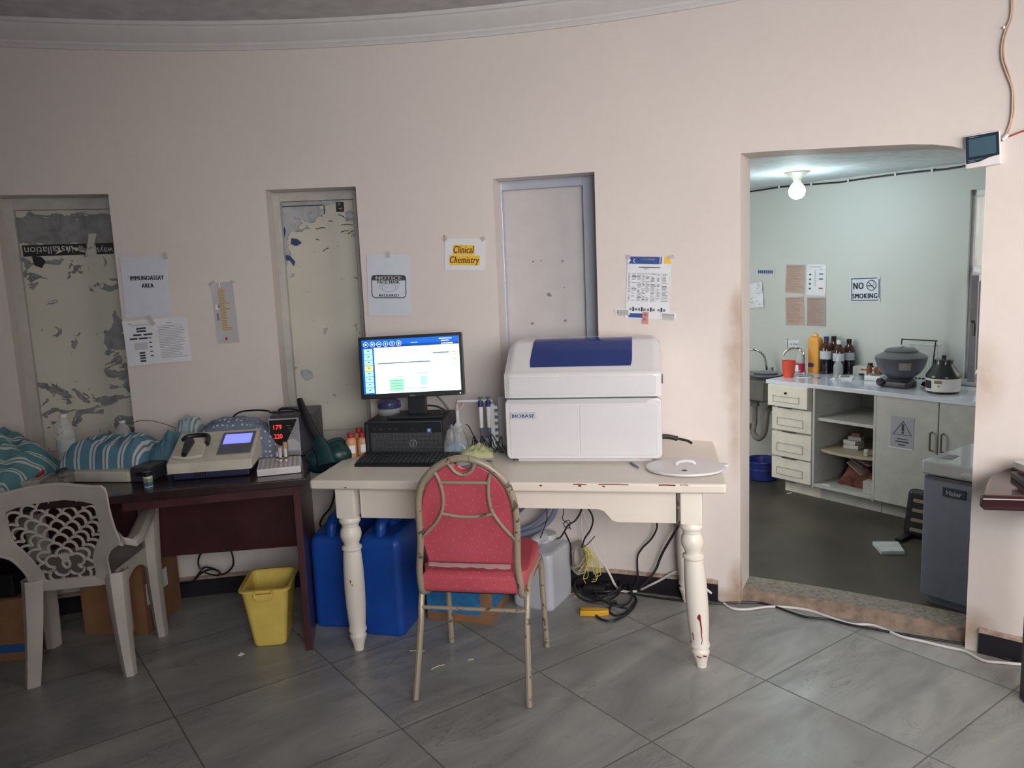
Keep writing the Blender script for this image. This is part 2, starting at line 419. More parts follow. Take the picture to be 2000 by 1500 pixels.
def ring_wall(bm_, r0, r1, ths, zs, solid):
    """cells between angles ths and heights zs; solid(i, k) tells which exist; only outside faces are made"""
    nt, nz = len(ths) - 1, len(zs) - 1
    S = [[1 if solid((ths[i] + ths[i + 1]) / 2, (zs[k] + zs[k + 1]) / 2) else 0 for k in range(nz)] for i in range(nt)]
    g = lambda i, k: S[i][k] if 0 <= i < nt and 0 <= k < nz else 0
    for i in range(nt):
        a, b = R_(ths[i]), R_(ths[i + 1])
        for k in range(nz):
            if not S[i][k]: continue
            z0, z1 = zs[k], zs[k + 1]
            bm_.quad(P(a, r0, z0), P(a, r0, z1), P(b, r0, z1), P(b, r0, z0)); bm_.quad(P(a, r1, z0), P(b, r1, z0), P(b, r1, z1), P(a, r1, z1))
            if not g(i - 1, k): bm_.quad(P(a, r0, z0), P(a, r1, z0), P(a, r1, z1), P(a, r0, z1))
            if not g(i + 1, k): bm_.quad(P(b, r0, z0), P(b, r0, z1), P(b, r1, z1), P(b, r1, z0))
            if not g(i, k - 1): bm_.quad(P(a, r0, z0), P(b, r0, z0), P(b, r1, z0), P(a, r1, z0))
            if not g(i, k + 1): bm_.quad(P(a, r0, z1), P(a, r1, z1), P(b, r1, z1), P(b, r0, z1))
def angles(a, b, step, extra):
    out = set(extra); n = int((b - a) / step)
    for i in range(n + 1): out.add(round(a + (b - a) * i / n, 3))
    return sorted(x for x in out if a - 1e-6 <= x <= b + 1e-6)
NICHE = [(-20.65, -14.1), (-4.15, 1.9), (11.25, 18.0)]
DOOR = (27.05, 39.78); CZ = 2.692
WIN = (48.5, 72.0, 1.0, 2.2); WIN2 = (150.0, 178.0, 0.95, 2.1)  # assumed openings out of view, cut to let light in
def solid_f(t, z):
    for a, b in NICHE:
        if a < t < b and 0.72 < z < 1.962: return 0
    if DOOR[0] < t < DOOR[1] and z < 1.985: return 0
    return 1
b = B(); ring_wall(b, CR, CR + 0.215, angles(-48, 46, 1.5, [x for n_ in NICHE for x in n_] + list(DOOR)), [-0.25, 0.0, 0.72, 1.35, 1.962, 1.985, 2.4, CZ + 0.02], solid_f)
# sagging plaster under the doorway's lintel
tops = [(27.05, 1.985), (29, 1.982), (31.5, 1.972), (34, 1.962), (36.2, 1.951), (37.3, 1.941), (38.2, 1.927), (38.9, 1.908), (39.4, 1.884), (39.78, 1.85)]
for (t0, z0), (t1, z1) in zip(tops, tops[1:]):
    a, c = R_(t0), R_(t1); r0, r1 = CR, CR + 0.215
    b.quad(P(a, r0, z0), P(a, r0, 1.99), P(c, r0, 1.99), P(c, r0, z1)); b.quad(P(a, r0, z0), P(c, r0, z1), P(c, r1, z1), P(a, r1, z0)); b.quad(P(a, r1, z0), P(c, r1, z1), P(c, r1, 1.99), P(a, r1, 1.99))
struct(b.make('wall_front', WALL, angle=25))
def solid_b(t, z):
    for wn in (WIN, WIN2):
        if wn[0] < t < wn[1] and wn[2] < z < wn[3]: return 0
    return 1
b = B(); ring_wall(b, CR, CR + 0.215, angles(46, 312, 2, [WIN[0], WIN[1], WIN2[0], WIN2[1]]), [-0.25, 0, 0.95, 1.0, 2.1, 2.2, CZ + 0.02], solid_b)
struct(b.make('wall_back', mat('low_bounce_beige_paint', (158, 150, 143), .7, var=0.02), angle=25))  # unseen wall coloured darker than the front one to hold down bounced light
for nm, wn in (('assumed_window_5', WIN), ('assumed_window_6', WIN2)):  # frames of the assumed, unseen windows added for light
    b = B(); n_ = 4; zb, zt = wn[2], wn[3]
    for i in range(n_ + 1):
        t = R_(wn[0] + (wn[1] - wn[0]) * i / n_); b.box(P(t, CR + 0.14, (zb + zt) / 2), (0.04, 0.045, zt - zb), rz=-t)
    for z in (zb + 0.02, zt - 0.5, zt - 0.02):
        for i in range(n_):
            t0 = R_(wn[0] + (wn[1] - wn[0]) * i / n_); t1 = R_(wn[0] + (wn[1] - wn[0]) * (i + 1) / n_)
            p0, p1 = P(t0, CR + 0.14, z), P(t1, CR + 0.14, z); b.box((p0 + p1) / 2, ((p1 - p0).length, 0.045, 0.04), rz=atan2(p1.y - p0.y, p1.x - p0.x))
    struct(b.make(nm, ALU))
def disc(name, r, z0, z1, mtl, th0=0, th1=360):
    b_ = B(); pts = [(CC.x + r * sin(R_(t)), CC.y + r * cos(R_(t))) for t in range(th0, th1, 3)]
    b_.prism(pts, z0, z1); return struct(b_.make(name, mtl))
disc('floor', CR + 0.10, -0.25, 0.0, FLOOR)
disc('ceiling', CR + 0.21, CZ, CZ + 0.12, CEIL)
# moulded plaster cornice following the round wall
prof = [(0.0, 2.588), (0.010, 2.588), (0.014, 2.600), (0.022, 2.606), (0.024, 2.616), (0.040, 2.628), (0.062, 2.650), (0.074, 2.662), (0.078, 2.674), (0.088, 2.678), (0.092, CZ), (0.0, CZ)]
b = B(); secs = []
for i in range(121):
    t = R_(-180 + 3 * i); secs.append([P(t, CR - d_, z) for d_, z in prof])
b.loft(secs, cap=False); struct(b.make('trim_1', CREAM_T))
# black skirting with a dusty plaster edge above it
def skirting(name, t0, t1, h, seed):
    rnd = random.Random(seed); b_ = B(); n_ = int((t1 - t0) / 1.5) + 1
    secs_ = [[P(R_(t0 + (t1 - t0) * i / n_), CR - d_, z) for d_, z in ((0.0, 0), (0.012, 0), (0.012, h), (0.0, h))] for i in range(n_ + 1)]
    b_.loft(secs_); o = struct(b_.make(name, DARKBASE))
    b_ = B(); secs_ = []
    for i in range(n_ * 3 + 1):
        t = R_(t0 + (t1 - t0) * i / (n_ * 3)); e = 0.003 * rnd.random()
        secs_.append([P(t, CR - d_, z) for d_, z in ((-0.002, h - 0.002), (0.016, h - 0.002), (0.014, h + 0.006 + e), (-0.002, h + 0.014 + e))])
    b_.loft(secs_); b_.make('plaster_edge', DUST, o); return o
skirting('baseboard_front', -48, 25.65, 0.088, 1); skirting('baseboard_right', 40.45, 61.5, 0.088, 2); skirting('baseboard_back', 62, 310, 0.088, 3)
# doorway threshold: worn terrazzo top, plastered brown nose
def m_terr():
    m, t = new('grey_terrazzo'); co = t.coord()
    t.l(t.ramp(t.noise(co, 55, 5, 0, 0.7), [(0.35, lin((104, 99, 90))), (0.5, lin((134, 129, 120))), (0.7, lin((156, 150, 141)))]), t.b.inputs['Base Color'])
    t.b.inputs['Roughness'].default_value = 0.6; return m
BROWN = mat('worn_plaster_nose', (140, 122, 108), 0.85, var=0.16, vs=22, bump=0.3)
b = B(); ts = [DOOR[0] - 0.0 + (DOOR[1] - DOOR[0]) * i / 12 for i in range(13)]
b.m(0).loft([[P(R_(t), r, z) for r, z in ((CR + 0.08, -0.22), (CR + 0.225, -0.22), (CR + 0.225, 0.048), (CR + 0.08, 0.048))] for t in ts])
o = struct(b.make('trim_2', m_terr()))
b = B(); ts = [27.06 + (39.77 - 27.06) * i / 16 for i in range(17)]
b.loft([[P(R_(t), r, z) for r, z in ((CR + 0.085, 0.0), (CR + 0.045 - 0.006 * (i % 3 == 1), 0.0), (CR + 0.052, 0.022 + 0.003 * (i % 2)), (CR + 0.066, 0.042), (CR + 0.085, 0.049))] for i, t in enumerate(ts)])
b.make('plaster_nose', BROWN, o)

# ---- the three boarded window niches in the round wall
BOARD1 = m_peel('peeling_board_left', [(0.17, -0.05, 0.12, 0.10, 0.22), (0.19, -0.22, 0.13, 0.18, 0.2), (0.05, 0.47, 0.6, 0.11, 0.5), (-0.05, -0.35, 0.3, 0.14, 0.16), (0.16, -0.5, 0.15, 0.1, 0.2), (0, 0.33, 0.3, 0.1, 0.08), (0.19, 0.25, 0.06, 0.25, 0.12)], ((110, 112, 114), (140, 141, 143)), 0.625)
BOARD2 = m_peel('peeling_board_middle', [(-0.2, 0.56, 0.32, 0.16, 0.55), (-0.2, 0.42, 0.06, 0.16, 0.5), (0.16, 0.50, 0.12, 0.06, 0.22), (0.0, 0.60, 0.5, 0.05, 0.5), (-0.13, -0.29, 0.04, 0.035, 0.5), (0.1, 0.38, 0.2, 0.1, 0.08)], ((150, 153, 160), (178, 180, 184)), 0.66)
BOARD3 = mat('plain_painted_board', (200, 195, 196), 0.5, var=0.02)
FRAME_W = mat('painted_window_frame', (186, 184, 180), 0.5)
BLACKINK = mat('black_ink', (34, 34, 38), 0.6, var=0); BLUEFILM = mat('blue_printed_film', (52, 70, 110), 0.5, var=0)
WHITEINK = mat('pale_ink', (190, 192, 194), 0.6, var=0)
GREYSPOT = mat('grey_scuff', (146, 138, 138), 0.8, var=0.1)
def niche(i, a, c, board, frame, left, right, top, depth=0.17, name='window_1'):
    tm = R_((a + c) / 2); half = (CR + depth) * sin(R_((c - a) / 2)) * 1.0
    M = Matrix.Translation(P(tm, CR + depth, 1.341)) @ Matrix.Rotation(-tm, 4, 'Z')     # x right, y outwards, z up
    root = B(); hw = half + 0.03
    root.box((0, 0.012, 0), (2 * hw, 0.02, 1.30)); ro = root.make(name, board); struct(ro); ro.matrix_world = M
    b_ = B()
    for x, wd in ((-half + left / 2, left), (half - right / 2, right)):
        b_.box((x, -0.018, 0), (wd, 0.036, 1.24), bev=0.003)
    b_.box((0, -0.0165, 0.621 - top / 2), (2 * half, 0.033, top), bev=0.003); b_.box((0, -0.015, -0.60), (2 * half, 0.03, 0.05), bev=0.003)
    b_.make('window_frame', frame, ro)
    return ro, half
n1, h1 = niche(1, *NICHE[0], BOARD1, FRAME_W, 0.045, 0.02, 0.055, name='window_1')
n2, h2 = niche(2, *NICHE[1], BOARD2, FRAME_W, 0.035, 0.05, 0.045, name='window_2')
n3, h3 = niche(3, *NICHE[2], BOARD3, ALU, 0.012, 0.088, 0.042, name='window_3')
# printed band of the first board's film (upside-down writing), with torn gaps
b = B(); 
for x0, x1 in ((-0.185, 0.085), (0.125, 0.20)): b.box(((x0 + x1) / 2, -0.0006, 0.382), (x1 - x0, 0.004, 0.052))
b.add([(-0.15, -0.003, 0.36), (-0.11, -0.003, 0.35), (-0.095, -0.003, 0.33), (-0.115, -0.003, 0.30), (-0.145, -0.003, 0.315)], [(0, 1, 2, 3, 4)])
pb = b.make('printed_band', BLACKINK, n1)
RX = Matrix.Rotation(R_(90), 4, 'X')
def text_up(name, body, mtl, parent, w_, h_, x, z, y=-0.004, rot=0.0, **k):
    o_ = text_mesh(name, body, mtl, None, w_, h_, 0, 0, 0.0, rot=rot, **k)
    o_.data.transform(Matrix.Translation((x, y, z)) @ RX); o_.parent = parent; return o_
text_up('lettering', 'r installation', WHITEINK, n1, 0.235, 0.034, -0.06, 0.382, rot=pi); text_up('lettering', 'ways', WHITEINK, n1, 0.07, 0.03, 0.163, 0.382, rot=pi)
rt_ = random.Random(3); b = B()      # torn tongues of paint crossing the band
for k in range(5):
    x = -0.03 + k * 0.03 + rt_.uniform(-0.008, 0.008); b.add([(x + rt_.uniform(-.02, .02), -0.0048, 0.382 + rt_.uniform(-.02, .02)) for q in range(5)], [(0, 1, 2), (0, 2, 3), (0, 3, 4)])
b.add([(0.075, -0.0048, 0.352), (0.125, -0.0048, 0.352), (0.118, -0.0048, 0.40), (0.135, -0.0048, 0.455), (0.10, -0.0048, 0.452), (0.092, -0.0048, 0.41)], [(0, 1, 2, 3, 4, 5)])
b.make('paint_flakes', mat('board_paint', (203, 199, 187), 0.5), n1)
# printed frame lines, black block and blue scraps on the second board
b = B()
b.box((-0.085, -0.0006, 0.555), (0.20, 0.004, 0.004)); b.box((0.022, -0.0006, 0.533), (0.004, 0.004, 0.045)); b.box((0.10, -0.0006, 0.543), (0.038, 0.004, 0.048))
for x0, z0, x1, z1 in ((0.04, 0.475, 0.06, 0.474), (-0.03, 0.440, 0.02, 0.444), (0.10, 0.455, 0.16, 0.452), (0.09, 0.505, 0.12, 0.49), (0.095, 0.42, 0.135, 0.425), (0.13, 0.41, 0.165, 0.425), (-0.03, 0.39, -0.015, 0.385), (0.03, 0.345, 0.0, 0.33)):
    b.tube([(x0, -0.002, z0), ((x0 + x1) / 2, -0.002, (z0 + z1) / 2 + 0.003), (x1, -0.002, z1)], 0.0018, 5, 3)
b.make('printed_scraps', BLACKINK, n2)
text_up('lettering', 'x T', WHITEINK, n2, 0.034, 0.014, 0.10, 0.545, rot=-pi / 2)
b = B()
for poly in (((-0.19, 0.43), (-0.18, 0.46), (-0.175, 0.44), (-0.182, 0.405)), ((-0.15, 0.40), (-0.12, 0.395), (-0.10, 0.375), (-0.13, 0.36), (-0.155, 0.372)), ((-0.185, 0.32), (-0.165, 0.315), (-0.14, 0.285), (-0.15, 0.262), (-0.165, 0.29), (-0.185, 0.295))):
    b.add([(x, -0.003, z) for x, z in poly], [tuple(range(len(poly)))])
b.make('blue_scraps', BLUEFILM, n2)
b = B()     # scuffs and fixing holes on the third board
for x, z, r in ((-0.10, 0.235, .006), (-0.06, 0.238, .005), (0.045, 0.232, .008), (-0.028, 0.075, .012), (0.05, 0.105, .005), (-0.115, -0.065, .009), (0.05, -0.055, .009), (-0.02, 0.068, .008)):
    b.add([(x + r * .7 * cos(k) * (1 + .6 * rt_.random()), -0.0012, z + r * 0.5 * sin(k) * (1 + .6 * rt_.random())) for k in [q * pi / 5 for q in range(10)]], [tuple(range(10))])
b.make('scuff_marks', GREYSPOT, n3)

# ---- the side room beyond the doorway
def m_green():
    m, t = new('pale_green_wall_paint'); co = t.coord()
    t.l(t.ramp(t.noise(co, 1.5, 4), [(0.3, lin((196, 201, 197))), (0.7, lin((202, 206, 203)))]), t.b.inputs['Base Color'])
    t.b.inputs['Roughness'].default_value = 0.5; t.bump(t.noise(co, 8, 5), 0.1, 0.01); return m
GREEN = m_green()
FZ = -0.22
WS0, WS1 = 1.075, 1.95          # window in the long wall, measured along it
cz_in = IWp(1700, 341, WOFF).z
def IB(name, mtl, s0, s1, o0, o1, z0, z1, parent=None):
    b_ = B(); b_.box(((s0 + s1) / 2, (o0 + o1) / 2, (z0 + z1) / 2), (s1 - s0, o1 - o0, z1 - z0)); o_ = b_.make(name, mtl, parent)
    return o_
IM = Matrix.Translation(IO) @ Matrix.Rotation(IROT, 4, 'Z')
wz0 = IWp(1890, 741, WOFF).z; wz1 = IWp(1885, 372, WOFF).z
b = B()
for s0, s1, z0, z1 in ((-1.8, WS0, FZ - .03, cz_in + .02), (WS0, WS1, FZ - .03, wz0), (WS0, WS1, wz1, cz_in + .02), (WS1, 3.3, FZ - .03, cz_in + .02)):
    b.box(((s0 + s1) / 2, WOFF + 0.11, (z0 + z1) / 2), (s1 - s0, 0.22, z1 - z0))
o = struct(b.make('wall_far', GREEN)); o.matrix_world = IM
b = B(); b.box((-0.95, -2.5, 1.0), (0.2, 6.6, 2.5)); o = struct(b.make('wall_left', GREEN)); o.matrix_world = IM
b = B(); b.box((3.3, -0.32, 1.0), (0.2, 2.3, 2.5)); o = struct(b.make('wall_right', GREEN)); o.matrix_world = IM
def m_conc():
    m, t = new('dark_cement_floor'); co = t.coord()
    t.l(t.ramp(t.noise(co, 2.2, 6, 0.6), [(0.3, lin((64, 61, 54))), (0.5, lin((76, 72, 63))), (0.7, lin((86, 80, 70)))]), t.b.inputs['Base Color'])
    t.b.inputs['Roughness'].default_value = 0.42; t.bump(t.noise(co, 30, 5), 0.1, 0.004); return m
b = B(); arc = [P(R_(t), CR + 0.0, 0) for t in range(0, 91, 3)]
poly = [(p.x, p.y) for p in arc] + [(p.x, p.y) for p in (I(3.35, -1.0, 0), I(3.35, WOFF + .2, 0), I(-1.9, WOFF + .2, 0), I(-1.9, -1.8, 0))]
b.prism(poly, FZ - 0.08, FZ); struct(b.make('floor', m_conc()))
CEIL2 = mat('side_room_ceiling', (206, 214, 218), 0.7)
b = B(); arc = [P(R_(t), CR + 0.2, 0) for t in range(0, 91, 3)]
poly = [(p.x, p.y) for p in arc] + [(p.x, p.y) for p in (I(3.35, -1.0, 0), I(3.35, WOFF + .2, 0), I(-1.9, WOFF + .2, 0), I(-1.9, -1.8, 0))]
b.prism(poly, cz_in, cz_in + 0.08); struct(b.make('ceiling', CEIL2))
# window of the side room: frame, transom, open sash, stone sill
WF = mat('white_window_metal', (206, 208, 210), 0.35, 0.2)
GLASS = mat('window_glass', (240, 248, 250), 0.03, trans=0.0, alpha=0.12, var=0)
b = B(); o0 = WOFF + 0.055; zt_ = IWp(1900, 525, WOFF + .1).z
for s_ in (WS0 + .014, WS1 - .014, (WS0 + WS1) / 2): b.box((s_, o0, (wz0 + wz1) / 2), (0.028, 0.05, wz1 - wz0), bev=.004)
for z in (wz0 + .02, zt_, wz1 - .02): b.box(((WS0 + WS1) / 2, o0, z), (WS1 - WS0, 0.05, 0.045), bev=.004)
win = struct(b.make('window_4', WF)); win.matrix_world = IM
b = B(); b.box(((WS0 + WS1) / 2, o0, (zt_ + wz1) / 2), (WS1 - WS0 - .05, 0.005, wz1 - zt_ - .05)); b.make('upper_pane', GLASS, win)
b = B(); b.box(((WS0 + WS1) / 2, WOFF + 0.0, wz0 - 0.012), (WS1 - WS0 + .02, 0.26, 0.022), bev=.004); b.make('sill', mat('stone_sill', (176, 174, 170), 0.4), win)
# sash swung into the room: hinged at the frame, its free stile nearest the doorway
pf = onplane(1908, 600, IO + IN * (WOFF + .01), IN); hinge = Vector((pf.x, pf.y, 0)); dirn = Vector((-0.545, -0.84, 0)).normalized()
sz0, sz1 = wz0 + 0.035, zt_ - 0.03; L_ = 0.36
SM = IM.inverted() @ (Matrix.Translation(hinge) @ Matrix.Rotation(atan2(dirn.y, dirn.x), 4, 'Z'))
b = B().x(SM)
for x in (0.022, L_ - 0.022): b.box((x, 0, (sz0 + sz1) / 2), (0.045, 0.042, sz1 - sz0), bev=.004)
for z in (sz0 + .022, sz1 - .022): b.box((L_ / 2, 0, z), (L_, 0.042, 0.045), bev=.004)
sash = b.make('open_sash', mat('grey_window_metal', (150, 150, 156), 0.35, 0.4), win)
b = B().x(SM); b.box((L_ / 2, 0, (sz0 + sz1) / 2), (L_ - .08, 0.005, sz1 - sz0 - .08)); b.make('sash_pane', GLASS, sash)
b = B().x(SM); zc = (sz0 + sz1) / 2
b.tube([(L_ + .012, 0, zc + .05), (L_ + .03, 0.01, zc + .04), (L_ + .034, 0.012, zc), (L_ + .02, 0.01, zc - .04)], 0.004, 6, 4); b.box((L_ + .008, 0, zc + .05), (.025, .02, .012)); b.make('sash_handle', BLACKINK, sash)
# outside: a rough sunlit boundary wall over bare ground, white building above
def m_out():
    m, t = new('rough_sunlit_block_wall'); co = t.coord(); v = t.n('ShaderNodeTexVoronoi'); v.inputs['Scale'].default_value = 9; t.l(co, v.inputs['Vector'])
    t.l(t.ramp(v.outputs['Distance'], [(0.1, lin((190, 164, 132))), (0.5, lin((146, 120, 92)))]), t.b.inputs['Base Color']); t.b.inputs['Roughness'].default_value = 0.9
    t.bump(v.outputs['Distance'], 0.8, 0.05); return m
b = B(); b.box((3.2, 3.6, 0.4), (5.0, 0.2, 2.4)); o = tag(b.make('boundary_wall', m_out()), 'rough tan block wall in sunlight outside the side room window', 'wall'); o.matrix_world = IM
b = B(); b.box((3.0, 3.9, 2.6), (7.0, 0.2, 2.6)); o = tag(b.make('neighbouring_building', mat('white_building', (235, 233, 226), 0.8)), 'bright white building side rising behind the rough tan block wall', 'building'); o.matrix_world = IM
b = B(); b.box((3.0, 3.05, FZ - .1), (7.0, 4.3, 0.1)); o = struct(b.make('ground', mat('bare_ground', (168, 140, 108), 0.95))); o.matrix_world = IM

# ================================================================== PAPERS ON THE WALLS
PAPER = mat('white_paper', (226, 228, 234), 0.75, var=0.015); PAPER_B = mat('bluish_paper', (212, 217, 230), 0.7, var=0.015)
PLASTIC_F = mat('laminate_film', (214, 214, 216), 0.15, alpha=0.45, var=0)
TAPE = mat('clear_tape', (214, 210, 206), 0.25, alpha=0.5, var=0)
INK = mat('printer_ink', (30, 30, 34), 0.6, var=0); GREYINK = mat('grey_print', (128, 130, 138), 0.7, var=0); NAVY = mat('navy_print', (40, 66, 128), 0.6, var=0)
YEL = mat('yellow_highlight', (240, 196, 70), 0.7, var=0); BROWNINK = mat('brown_print', (140, 74, 40), 0.6, var=0); REDINK = mat('red_print', (190, 40, 44), 0.6, var=0)
SLATE = mat('slate_blue_print', (54, 66, 84), 0.6, var=0); PINKP = mat('faded_pink_paper', (190, 166, 156), 0.8, var=0.03)
def wc(x, y, k=0): p = WC(x, y, CR - 0.003 - k * 0.002); return p
def curl(w_, h_, t=0.0006, amp=0.003, nx=6, seed=0):
    """a sheet w x h lying just off its surface, corners lifting slightly"""
    r = random.Random(seed); ph = r.random() * 6
    def f(u, v):
        e = (2 * abs(u - .5)) ** 4 * (2 * abs(v - .5)) ** 4
        return Vector(((u - .5) * w_, (v - .5) * h_, amp * e))
    b_ = B(); b_.grid(f, nx, nx); return b_
def paper(name, label, cat, px, proj, nrm, mtl=PAPER, group=None, k=0, amp=0.004, tapes=(), shape=None):
    TL, TR, BR, BL = [proj(x, y, k) for x, y in px]
    M, w_, h_ = frame2(TL, TR, BR, BL, nrm)
    b_ = B()
    nx = 8; vs = []; t = 0.0008
    if shape:
        b_.prism([(u * w_, v * h_) for u, v in shape], -t, 0)
    else:
        seed = sum(map(ord, label)) % 97; rr = random.Random(seed)
        cr = [rr.uniform(.2, 1) * amp for q in range(4)]
        def f(u, v, off):
            e = max(0, abs(2 * u - 1) - .5) * 2 * max(0, abs(2 * v - 1) - .5) * 2
            c = cr[(u > .5) + 2 * (v > .5)]; return Vector(((u - .5) * w_, (v - .5) * h_, off + c * e * e))
        for off in (0, -t): b_.grid(lambda u, v, off=off: f(u, v, off), nx, nx)
        for side in range(4):
            def g(u, v, side=side):
                a = (u, 0) if side == 0 else (u, 1) if side == 1 else (0, u) if side == 2 else (1, u)
                return f(a[0], a[1], -t * v)
            b_.grid(g, nx, 1)
    o_ = b_.make(name, mtl); o_.matrix_world = M; tag(o_, label, cat, group)
    if tapes:
        for (u, v, tw, th, a) in tapes: tb = B(); tb.box((u * w_, v * h_, 0.002 + amp * .6), (tw, th, 0.0005), rz=R_(a)); tb.make('tape', TAPE, o_)
    return o_, w_, h_
def rects(name, par, w_, h_, lst, mats, z=0.0012):
    """lst: (u0, v0, u1, v1, material index), fractions from the sheet's top left"""
    b_ = B()
    for q in lst:
        u0, v0, u1, v1, mi = q[:5]; b_.m(mi).quad(((u0 - .5) * w_, (.5 - v0) * h_, z), ((u1 - .5) * w_, (.5 - v0) * h_, z), ((u1 - .5) * w_, (.5 - v1) * h_, z), ((u0 - .5) * w_, (.5 - v1) * h_, z))
    return b_.make(name, mats, par, merge=False, recalc=False)
def T(par, w_, h_, body, u, v, tw, th, mtl=INK, **k): return text_mesh('lettering', body, mtl, par, tw * w_, th * h_, (u - .5) * w_, (.5 - v) * h_, 0.0016, **k)
def nrm_at(x, y): p = WC(x, y); return Vector((CC.x - p.x, CC.y - p.y, 0))
# IMMUNOASSAY AREA
o, w_, h_ = paper('paper_sign', 'plain white sheet reading IMMUNOASSAY AREA taped up beside the leftmost boarded niche', 'sign', [(236, 500), (324, 501), (337, 615), (243, 622)], wc, nrm_at(285, 560), PAPER_B, amp=0.006, tapes=[(.47, .5, .02, .03, 10)])
T(o, w_, h_, 'IMMUNOASSAY\nAREA', .54, .42, .72, .2, spacing=1.12, space_line=1.2, fat=.045)
# laminated flow chart
o, w_, h_ = paper('laminated_chart', 'laminated chart of blue boxes and text hanging under the IMMUNOASSAY AREA sheet', 'poster', [(240, 628), (364, 617), (374, 705), (249, 715)], wc, nrm_at(305, 665), PAPER, k=3, amp=0.01, tapes=[(-.05, .47, .02, .05, 25)])
L = [(.04, .07, .14, .085, 1), (.13, .11, .42, .12, 1), (.68, .1, .76, .115, 1)]
for u, v, wd in ((.2, .19, .15), (.2, .25, .15), (.14, .33, .13), (.3, .33, .14), (.08, .41, .12), (.22, .41, .14), (.2, .73, .09), (.2, .79, .09), (.2, .85, .09), (.2, .91, .09)): L.append((u, v - .02, u + wd, v + .02, 0))
for v in (.41, .51, .61, .71, .81): L.append((.37, v - .012, .415, v + .012, 0))
rr = random.Random(5)
for i in range(20): L.append((.53, .17 + i * .037, .53 + .42 * rr.uniform(.75, 1), .178 + i * .037, 1))
L.append((.14, .5, .34, .66, 2))
rects('printing', o, w_, h_, L, [SLATE, GREYINK, mat('pale_grey_box', (196, 198, 204), .8, var=0)])
# small yellow-striped list
o, w_, h_ = paper('taped_list', 'narrow see-through sheet with a column of yellow highlighted lines, left of the middle niche', 'paper', [(414, 552), (458, 550), (464, 668), (424, 672)], wc, nrm_at(438, 610), mat('thin_paper', (206, 204, 208), 0.5, alpha=0.8, var=0), amp=0.008, tapes=[(-.45, .5, .03, .012, 30), (.5, .5, .02, .01, -25)])
rr = random.Random(8); L = []
for i in range(22):
    e = .22 if i in (7, 10, 20, 21) else rr.uniform(.0, .08); L.append((.28, .12 + i * .031, .52 + e, .137 + i * .031, 0))
L += [(.36, .0, .5, .09, 2), (.44, .01, .48, .1, 1), (.08, .36, .26, .44, 2), (.2, .36, .26, .42, 1), (.36, .9, .46, .95, 1), (.1, .5, .2, .62, 3)]
rects('printing', o, w_, h_, L, [mat('amber_print', (196, 158, 74), .7, var=0), REDINK, PAPER, GREYINK])
# NOTICE face mask required
o, w_, h_ = paper('paper_notice', 'white sheet reading NOTICE FACE MASK REQUIRED above the monitor', 'sign', [(714, 497), (798, 498), (804, 616), (722, 617)], wc, nrm_at(760, 555), PAPER_B, amp=0.003, tapes=[(0, .5, .02, .03, 0)])
def rrect(w2, h2, r, n_=5):
    pts = []
    for cx, cy, a0 in ((w2 - r, h2 - r, 0), (-w2 + r, h2 - r, 90), (-w2 + r, -h2 + r, 180), (w2 - r, -h2 + r, 270)):
        for i in range(n_ + 1): a = R_(a0 + 90 * i / n_); pts.append((cx + r * cos(a), cy + r * sin(a)))
    return pts
b = B(); cy = -0.01 * h_; W2, H2 = .41 * w_, .19 * h_
cyc = (.5 - .52) * h_
ou = rrect(W2, H2, .02 * 1); inn = rrect(W2 - .004, H2 - .004, .016)
vs = [(x, y + cyc, .0014) for x, y in ou] + [(x, y + cyc, .0014) for x, y in inn]; n_ = len(ou)
b.add(vs, [(i, (i + 1) % n_, n_ + (i + 1) % n_, n_ + i) for i in range(n_)])
b.prism([(-W2 + .003, cyc + H2 - .026), (W2 - .003, cyc + H2 - .026), (W2 - .003, cyc + H2 - .006), (W2 - .01, cyc + H2 - .001), (-W2 + .01, cyc + H2 - .001), (-W2 + .003, cyc + H2 - .006)], .0010, .0015)
b.make('printed_frame', mat('dark_grey_print', (66, 66, 72), .6, var=0), o)
text_mesh('lettering', 'NOTICE', PAPER, o, .6 * w_, .017, 0, cyc + H2 - .014, .0022, spacing=1.12, fat=.04)
text_mesh('lettering', 'FACE MASK', INK, o, .52 * w_, .014, 0, cyc + H2 - .034, .0018, spacing=1.08, fat=.03)
text_mesh('lettering', 'REQUIRED', INK, o, .46 * w_, .014, 0, cyc - H2 + .012, .0018, spacing=1.08, fat=.03)
b = B(); cm = cyc - .006
b.tube([(-.032, cm + .008, .0018), (-.02, cm + .016, .0018), (0, cm + .019, .0018), (.02, cm + .016, .0018), (.032, cm + .008, .0018), (.03, cm - .008, .0018), (.014, cm - .018, .0018), (-.014, cm - .018, .0018), (-.03, cm - .008, .0018)], .0007, 5, 4, closed=True)
for s_ in (-1, 1): b.tube([(s_ * .031, cm + .008, .0018), (s_ * .042, cm + .012, .0018), (s_ * .046, cm, .0018), (s_ * .03, cm - .009, .0018)], .0006, 5, 4)
for dz in (.006, 0, -.006): b.tube([(-.025, cm + dz, .0018), (0, cm + dz + .002, .0018), (.025, cm + dz, .0018)], .0003, 4, 3)
b.make('mask_drawing', GREYINK, o)
